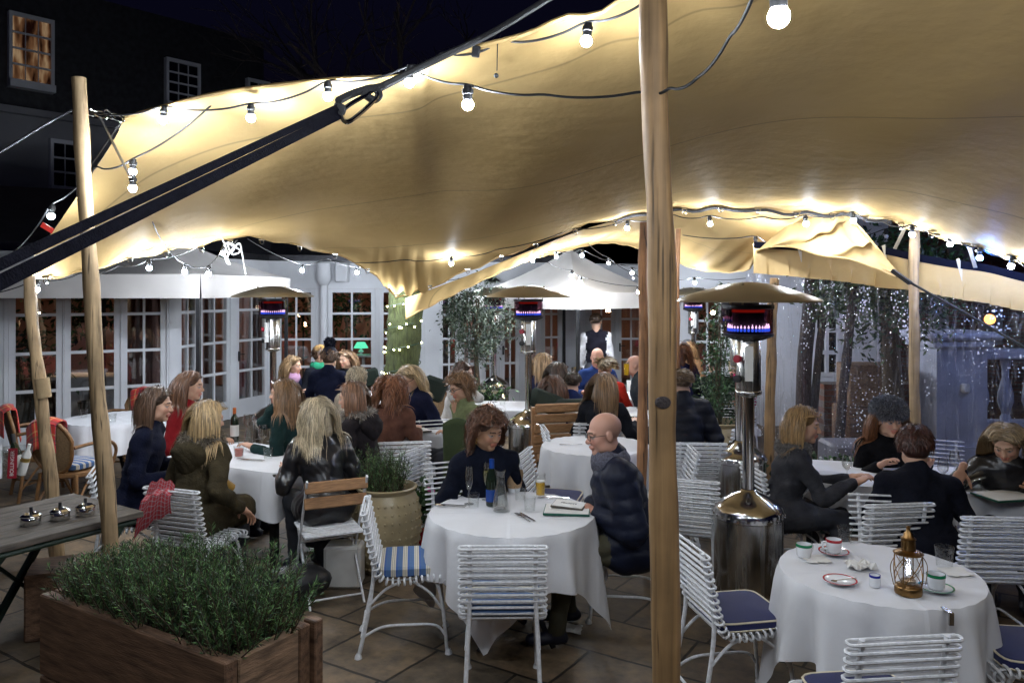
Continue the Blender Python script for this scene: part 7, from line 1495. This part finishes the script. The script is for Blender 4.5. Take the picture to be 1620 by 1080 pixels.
# ================================================================== THINGS ON THE TABLES
CT = .7485
def on(px, py, z=CT): return P(px, py, GD(py, z))
def wine_glass(px, py, label, fill=None, h=.21, r=.036, flute=False, z=CT):
    t = thing('wine_glass' if not flute else 'champagne_flute', label, 'glass', on(px, py, z), 0, 'stemmed glasses')
    pr = [(.001, .001), (.034, .002), (.033, .004), (.006, .009), (.0035, .02), (.0035, h * .42), (.012, h * .46), (r * .9, h * .58), (r, h * .70), (r * .78, h), (r * .78 - .0012, h), (r - .0016, h * .70), (r * .9 - .0016, h * .58), (.010, h * .475), (.001, h * .47)] if not flute else [(.001, .001), (.032, .002), (.006, .008), (.0035, .02), (.004, h * .36), (.014, h * .42), (.024, h * .58), (.025, h * .75), (.021, h), (.0198, h), (.0236, h * .75), (.0225, h * .58), (.012, h * .43), (.001, h * .40)]
    MB().lathe(pr, n=24).build('bowl', M['glass'], t)
    if fill:
        lo, hi = (.47, .63) if not flute else (.42, .78); rr = r * .9 if not flute else .0235
        MB().lathe([(.001, h * lo), (rr * .45, h * (lo + .025)), (rr * .93, h * (lo * .4 + hi * .6)), (rr * .97, h * hi), (.001, h * hi)], n=18).build('drink', M[fill], t)
    return t
def tumbler(px, py, label, z=CT, s=1.0):
    t = thing('tumbler', label, 'glass', on(px, py, z), 0, 'water tumblers'); mb = MB(); n = 28; rows = []
    for r, zz in ((.028, 0), (.031, .004), (.034, .05), (.039, .088), (.0375, .0885)):
        rows.append([((r * s * (1 + (.03 * cos(9 * a) if zz < .06 else 0))) * cos(a), (r * s * (1 + (.03 * cos(9 * a) if zz < .06 else 0))) * sin(a), zz * s) for a in np.linspace(0, 2 * pi, n, endpoint=False)])
    mb.grid(rows, wrap=True).build('glass', M['tumbler_glass'], t); return t
def carafe(px, py, label, z=CT, h=.25):
    t = thing('carafe', label, 'carafe', on(px, py, z)); k = h / .25
    MB().lathe([(a * k, b * k) for a, b in [(.001, .004), (.046, .002), (.05, .01), (.049, .04), (.038, .11), (.026, .165), (.023, .19), (.026, .23), (.032, .25), (.0305, .25), (.0245, .23), (.0215, .19), (.0235, .165), (.0345, .11), (.044, .05), (.044, .015), (.001, .012)]], n=26).build('glass', M['glass'], t)
    MB().lathe([(a * k, b * k) for a, b in [(.001, .014), (.0425, .016), (.0425, .045), (.034, .10), (.024, .15), (.001, .15)]], n=24).build('water', M['tumbler_glass'], t); return t
def cutlery(px, py, rz, label, fork=True, z=CT):
    t = thing('cutlery', label, 'cutlery', on(px, py, z + .002), rz)
    mb = MB(); mb.bar((0, -.09, .002), (0, .02, .003), .012, .004); mb.bar((0, .02, .003), (0, .11, .002), .018, .002); mb.build('knife', M['steel_pol'], t)
    if fork:
        mb = MB(); mb.bar((-.03, -.09, .002), (-.03, .04, .005), .008, .003); mb.bar((-.03, .04, .005), (-.03, .065, .004), .022, .002)
        for q in (-.009, -.003, .003, .009): mb.bar((-.03 + q, .065, .004), (-.03 + q, .105, .006), .003, .002)
        mb.build('fork', M['steel_pol'], t)
    return t
def cup(px, py, glaze, label, saucer=True, spoon=True, z=CT):
    t = thing('coffee_cup', label, 'cup', on(px, py, z), random.uniform(0, 6)); zo = .012 if saucer else 0
    MB().lathe([(.001, zo), (.028, zo), (.034, zo + .006), (.039, zo + .05), (.0395, zo + .065), (.037, zo + .065), (.036, zo + .05), (.03, zo + .012), (.001, zo + .01)], n=26).build('cup', M['china'], t)
    MB().lathe([(.0392, zo + .053), (.0402, zo + .054), (.0405, zo + .0655), (.037, zo + .0668)], n=26).build('rim', M[glaze], t); MB().tube(catmull([(.036, 0, zo + .055), (.06, 0, zo + .05), (.055, 0, zo + .02), (.034, 0, zo + .018)]), .0045, 6).build('handle', M['china'], t)
    MB().lathe([(.001, zo + .045), (.035, zo + .045)], n=20).build('coffee', M['soil'], t)
    if saucer:
        MB().lathe([(.001, .004), (.035, .003), (.06, .012), (.075, .016), (.074, .018), (.058, .015), (.034, .007), (.001, .007)], n=30).build('saucer', M['china'], t); MB().lathe([(.068, .0155), (.0757, .0175), (.0757, .0195), (.067, .0178)], n=30).build('saucer_rim', M[glaze], t)
    if spoon: MB().bar((.03, -.05, .018), (.06, .05, .022), .006, .003).ball((.028, -.06, .018), .012, 8, 5, sc_=(1, 1.4, .4)).build('spoon', M['steel_pol'], t)
    return t
def menu(px, py, rz, label, w_=.22, h_=.30, thick=.012, tilt=(0, 0), z=CT, board='menu_green'):
    t = thing('menu', label, 'menu', on(px, py, z + .002), rz); t.rotation_euler = (tilt[0], tilt[1], rz)
    MB().box((0, 0, thick / 2), (w_, h_, thick), bev=.002).build('cover', M[board], t, smooth=False); MB().box((0, 0, thick + .0018), (w_ - .012, h_ - .012, .003)).build('page', M['paper'], t, smooth=False); return t
# centre table
wine_glass(742, 797, 'empty champagne flute on the left of the centre table', None, .235, .03, True)
wine_glass(770, 790, 'champagne flute with sparkling wine by the blue bottle', 'wine', .235, .03, True)
t = thing('wine_bottle', 'dark bottle with a blue label and neck on the centre table', 'bottle', on(778, 799))
MB().lathe([(.001, 0), (.036, .002), (.038, .01), (.038, .15), (.032, .19), (.015, .24), (.014, .29), (.001, .291)], n=22).build('bottle', M['bottle_dark'], t); MB().lathe([(.0385, .03), (.0385, .105)], n=22).build('paper_label', M['bottle_blue'], t); MB().lathe([(.0175, .215), (.0165, .24), (.016, .293), (.001, .295)], n=18).build('foil', M['bottle_blue'], t)
carafe(792, 808, 'glass water carafe in front of the blue labelled bottle')
tumbler(749, 802, 'ribbed water tumbler on the left of the centre table'); tumbler(823, 791, 'ribbed water tumbler behind the carafe by the bread'); tumbler(838, 808, 'ribbed water tumbler next to the menus')
t = thing('bread_basket', 'small white bread pot wrapped in brown paper', 'bread', on(813, 777)); MB().lathe([(.04, 0), (.05, .05), (.047, .05), (.038, .004)], n=20).build('pot', M['china'], t)
rows = [[(.05 * cos(a) * (1 + .3 * v) * (.9 + .1 * cos(2 * a)), .05 * sin(a) * (1 + .2 * v), .03 + (.07 + .045 * sin(2 * a + .5)) * v) for a in np.linspace(0, 2 * pi, 17)] for v in np.linspace(0, 1, 4)]; MB().grid(rows).build('wrap', mat('kraft', (.42, .27, .15), .8), t, smooth=False)
t = thing('pint_glass', 'tall glass of lager in front of the bald man', 'glass', on(855, 786)); MB().lathe([(.001, .002), (.026, .0), (.028, .004), (.034, .155), (.0335, .156)], n=24).build('glass', M['glass'], t); MB().lathe([(.001, .017), (.0270, .018), (.0306, .10), (.001, .101)], n=24).build('beer', M['beer'], t); MB().lathe([(.001, .101), (.0306, .1005), (.0308, .108), (.001, .109)], n=24).build('foam', M['foam'], t)
cutlery(716, 799, 1.35, 'knife and fork on the left of the centre table'); cutlery(835, 818, .45, 'knife and fork in front of the menus on the centre table'); cutlery(878, 787, 1.4, 'knife lying behind the pint glass', False)
menu(897, 808, -.12, 'large white menu in a green cover in front of the bald man', .28, .22)
t = menu(900, 800, -.28, 'smaller menu with a dark scrolled heading lying on the large menu', .20, .155, .012, (0, .05), CT + .017, 'table_wood')
for i, (x, y, r) in enumerate([(-.035, .01, .012), (-.012, .012, .009), (.008, .010, .013), (.032, .011, .010), (0, -.012, .008), (.02, -.01, .006)]):
    pass
sm_ = MB(); 
for i in range(9): a = i * .9; sm_.tube([(-.045 + .011 * i + .006 * cos(q + a), .005 + .009 * sin(q * 1.0 + a) * (1 if i % 2 else .7), .0162) for q in np.linspace(0, 4.6, 9)], .0011, 4)
sm_.build('heading', M['black'], t)
o = MB().grid([[(.09 * (u - .5) * (1.4 - .4 * v), .13 * (v - .5), .003 + .012 * abs(sin(u * 5 + v * 3))) for u in np.linspace(0, 1, 9)] for v in np.linspace(0, 1, 9)]).build('napkin', M['cloth']); o.location = on(722, 777) + V3(0, 0, .002); tag(o, 'folded white napkin in front of the curly haired woman', 'napkin')
# coffee table, lower right
cup(1272, 880, 'green_glaze', 'white green rimmed cup on a paper napkin, without a saucer', False, False)
cup(1319, 876, 'red_glaze', 'white cup and saucer with red rims on the coffee table')
cup(1481, 934, 'green_glaze', 'white cup and saucer with green rims beside the brass lantern')
t = thing('saucer', 'empty red rimmed saucer with a spoon on the coffee table', 'saucer', on(1329, 922)); MB().lathe([(.001, .004), (.035, .003), (.06, .012), (.075, .016), (.074, .018), (.058, .015), (.034, .007), (.001, .007)], n=30).build('dish', M['china'], t); MB().lathe([(.068, .0155), (.0757, .0175), (.0757, .0195), (.067, .0178)], n=30).build('rim', M['red_glaze'], t); MB().bar((-.03, -.02, .02), (.075, .0, .024), .006, .003).ball((-.035, -.02, .018), .012, 8, 5, sc_=(1.4, 1, .4)).build('spoon', M['steel_pol'], t)
t = thing('milk_jug', 'tiny white pot with a blue rim beside the brass lantern', 'pot', on(1384, 927)); MB().lathe([(.001, 0), (.022, .0), (.024, .004), (.024, .052), (.022, .052), (.021, .008), (.001, .006)], n=22).build('pot', M['china'], t); MB().lathe([(.0242, .043), (.0247, .044), (.0247, .0535), (.0215, .0535)], n=22).build('rim', M['blue_glaze'], t)
tumbler(1337, 858, 'ribbed tumbler at the back of the coffee table'); tumbler(1494, 896, 'ribbed tumbler with water on the right of the coffee table', s=1.15)
rg = np.random.default_rng(9)
for px, py, lb in ((1362, 898, 'crumpled white paper napkin in the middle of the coffee table'), (1512, 905, 'flat white paper napkin on the right of the coffee table'), (1290, 884, 'small square paper napkin under the green rimmed cup')):
    fl_ = 0.02 if 'crumpled' in lb else .003
    o = MB().grid([[(.06 * (i - 4) / 4 + rg.normal(0, .004), .06 * (j - 4) / 4 + rg.normal(0, .004), .002 + abs(rg.normal(0, fl_))) for i in range(9)] for j in range(9)]).build('paper_napkin', M['paper'], smooth='crumpled' not in lb); o.location = on(px, py) + V3(0, 0, .001); tag(o, lb, 'napkin')
o = MB().box((0, 0, 0), (.02, .012, .05)).box((0, .03, .026), (.02, .07, .004)).build('table_clip', M['steel'], smooth=False); o.location = on(1487, 962) + V3(.02, -.02, -.05); tag(o, 'steel clip holding the cloth at the edge of the coffee table', 'clip')
lt = thing('lantern', 'brass storm lantern with a lit bulb on the coffee table', 'lantern', on(1437, 938))
MB().lathe([(.001, 0), (.056, 0), (.058, .006), (.058, .032), (.054, .038), (.05, .04), (.03, .05), (.03, .062), (.001, .063)], n=32).build('base', M['brass'], lt)
MB().lathe([(.036, .045), (.042, .08), (.042, .12), (.036, .175)], n=26).build('glass_chimney', M['glass'], lt)
mb = MB().lathe([(.062, .178), (.064, .182), (.05, .19), (.03, .196), (.03, .20)], n=30).lathe([(.03, .196), (.028, .20), (.028, .24), (.032, .242), (.032, .248), (.022, .255), (.018, .27), (.010, .278), (.008, .29), (.012, .296), (.004, .302), (.001, .303)], n=26)
for i in range(10): a = 2 * pi * i / 10; mb.box((.0285 * cos(a), .0285 * sin(a), .22), (.003, .006, .03), rz=a)
mb.build('top', M['brass'], lt); mb = MB()
for i in range(4):
    a = pi / 4 + i * pi / 2; mb.tube(catmull([(.055 * cos(a), .055 * sin(a), .03), (.062 * cos(a), .062 * sin(a), .10), (.058 * cos(a), .058 * sin(a), .18)]), .003, 6)
    for s_ in (1, -1): mb.tube([(.056 * cos(a + s_ * q * pi / 2), .056 * sin(a + s_ * q * pi / 2), .05 + .12 * q) for q in np.linspace(0, 1, 9)], .002, 5)
mb.tube(catmull([(.06, 0, .17), (.085, 0, .12), (.078, 0, .04)]), .002, 5).tube(catmull([(-.06, 0, .17), (-.08, 0, .12), (-.066, 0, .04)]), .002, 5); mb.build('cage', M['brass'], lt)
MB().lathe([(.01, .063), (.012, .075), (.022, .10), (.022, .12), (.012, .14), (.001, .145)], n=18).build('bulb', M['glass'], lt); MB().tube([(-.006, 0, .085), (-.007, 0, .122), (.0, 0, .095), (.007, 0, .122), (.006, 0, .085)], .0016, 5).build('filament', M['filament'], lt)
# right table
for px, py, lb in ((1340, 763, 'wine glass in front of the grey jacket woman'), (1492, 770, 'empty wine glass right of the man in black'), (1510, 757, 'second wine glass by the water jug on the long table')): wine_glass(px, py, lb, None, .2)
tumbler(1517, 778, 'tumbler being filled at the right edge of the long table'); tumbler(1545, 775, 'tumbler beside the menu at the right edge'); tumbler(1530, 766, 'tumbler behind the pouring hand')
menu(1590, 786, .2, 'large cream menu in a green cover at the right edge table', .32, .24); menu(1560, 758, -.1, 'menu with a green edge under the pouring woman’s arm', .32, .22)
t = thing('plate', 'white plate on the long table before the grey jacket woman', 'plate', on(1312, 753)); MB().lathe([(.001, .003), (.07, .003), (.11, .014), (.109, .017), (.07, .008), (.001, .008)], n=32).build('dish', M['china'], t)
p = P(1532, 758, 5.3); t = thing('carafe', 'tilted glass carafe held by the blonde woman at the right edge', 'carafe', p); t.rotation_euler = (0, radians(70), 0); MB().lathe([(.001, -.12), (.045, -.12), (.045, -.07), (.022, .04), (.03, .10)], n=22).build('glass', M['glass'], t)
# left table
for px, py, lb, f in ((391, 692, 'tall empty wine glass beside the left table carafe', None), (409, 695, 'empty wine glass in the cluster on the left table', None), (428, 698, 'wine glass with white wine nearest the leather jacket', 'wine'), (416, 712, 'low empty glass near the edge of the left table', None), (452, 690, 'wine glass behind the leather jacket shoulder', None)): wine_glass(px, py, lb, f, .215, .040)
carafe(393, 704, 'glass water carafe on the left table', h=.22)
t = thing('wine_bottle', 'red wine bottle with an orange neck on the left table', 'bottle', on(371, 698)); MB().lathe([(.001, 0), (.036, .002), (.037, .01), (.037, .19), (.03, .215), (.014, .24), (.014, .30), (.001, .301)], n=20).build('bottle', M['bottle_dark'], t); MB().lathe([(.0375, .05), (.0375, .15)], n=20).build('paper_label', M['label_white'], t); MB().lathe([(.015, .25), (.015, .302), (.001, .303)], n=16).build('foil', M['foil_orange'], t)
for px, py, lb in ((378, 724, 'tumbler of pink cocktail with a green sprig at the edge of the left table'), (446, 683, 'tumbler of pink drink in front of the sunglasses woman')):
    t = tumbler(px, py, lb, s=1.1); MB().lathe([(.001, .015), (.030, .016), (.034, .075), (.001, .076)], n=20).build('drink', M['rose_drink'], t)
    if px < 400: leaves('herb_sprig', [M['leaf2']], np.array([[0, 0, .09 + .01 * i] for i in range(8)]), .03, np.random.default_rng(2), parent=t)
tumbler(424, 725, 'water tumbler on the near corner of the left table'); tumbler(384, 712, 'small clear tumbler behind the pink cocktail'); cutlery(403, 727, 1.3, 'knife and fork on the left table beside the pink cocktail')
tumbler(178, 668, 'water tumbler on the table by the left french doors'); tumbler(133, 660, 'water tumbler behind the pale pole on the french door table')
# middle tables
menu(672, 668, .3, 'open white menu with a green edge read by the green jumper woman', .3, .24); menu(655, 682, .5, 'brown folder menu at the near corner of the reading table', .28, .22, board='table_wood'); menu(712, 672, -.3, 'second open menu under the green jumper sleeve', .26, .2)
t = thing('lantern', 'small brass table lantern between the redhead and the glasses woman', 'lantern', on(647, 655)); MB().lathe([(.05, 0), (.05, .03), (.04, .05), (.038, .16), (.055, .17), (.03, .2), (.02, .26), (.004, .28)], n=20).build('body', M['brass'], t)
wine_glass(765, 634, 'left of the two full white wine glasses behind the heater', 'wine', .22, .042); wine_glass(783, 636, 'right of the two full white wine glasses behind the heater', 'wine', .22, .042)
tumbler(795, 640, 'tumbler beside the two full wine glasses'); tumbler(768, 646, 'small tumbler by the edge of the wine glass table'); 
t = thing('candle_holder', 'small lit glass candle on the wine glass table', 'candle', on(796, 632)); MB().lathe([(.03, 0), (.036, .07), (.034, .07), (.028, .006)], n=16).build('glass', M['glass'], t); MB().lathe([(.004, .03), (.008, .045), (.001, .07)], n=8).build('flame', emit('candle_flame', (1, .8, .45), 12), t)
menu(990, 658, .1, 'pale menu on the table under the black parka arm', .26, .2); tumbler(936, 705, 'tumbler on the empty round table behind the bald man'); cutlery(905, 703, 1.5, 'knife on a napkin on the empty round table', False)
t = thing('pint_glass', 'glass of beer held up by the bald drinker', 'glass', P(991, 582, 9.15)); MB().lathe([(.03, -.08), (.036, .08), (.034, .08), (.028, -.075)], n=18).build('glass', M['glass'], t); MB().lathe([(.001, -.078), (.028, -.077), (.033, .05), (.001, .051)], n=18).build('beer', M['beer'], t)
t = menu(1000, 612, .0, 'dark green menu standing upright on the far table', .16, .2, .01, (radians(80), 0)); 
t = thing('ice_bucket', 'steel ice bucket with a yellow topped bottle on the far table', 'ice bucket', on(912, 600, .76)); MB().lathe([(.07, 0), (.1, .18), (.095, .18)], n=18).build('bucket', M['steel_pol'], t); MB().lathe([(.03, .05), (.03, .18), (.014, .24), (.014, .32)], (.03, 0, 0), 12).build('bottle', M['gold_foil'], t)
for px, py, lb in ((1008, 628, 'tumbler on the far table nearest the slim pole'), (995, 632, 'tumbler left of the slim pole on the far table')): tumbler(px, py, lb)
# green throw on the seat behind the curly haired woman
rows = [[(P(700 + 46 * u, 0, 6.6)[0], 6.6 + .06 * sin(v * 3) + .12 * max(0, v - .3), 1.0 - .62 * v + .05 * sin(u * 3.1) - .1 * u * v) for u in np.linspace(0, 1, 12)] for v in np.linspace(0, 1, 14)]
o = MB().grid(rows).build('throw', mat('green_throw', (.05, .07, .028), .95, bump=.4, bscale=90)); tag(o, 'olive green throw draped over the seat behind the curly haired woman', 'throw'); sd = o.modifiers.new('thickness', 'SOLIDIFY'); sd.thickness = .015
for o in list(sc.objects):
    if 'hands' in o: del o['hands']
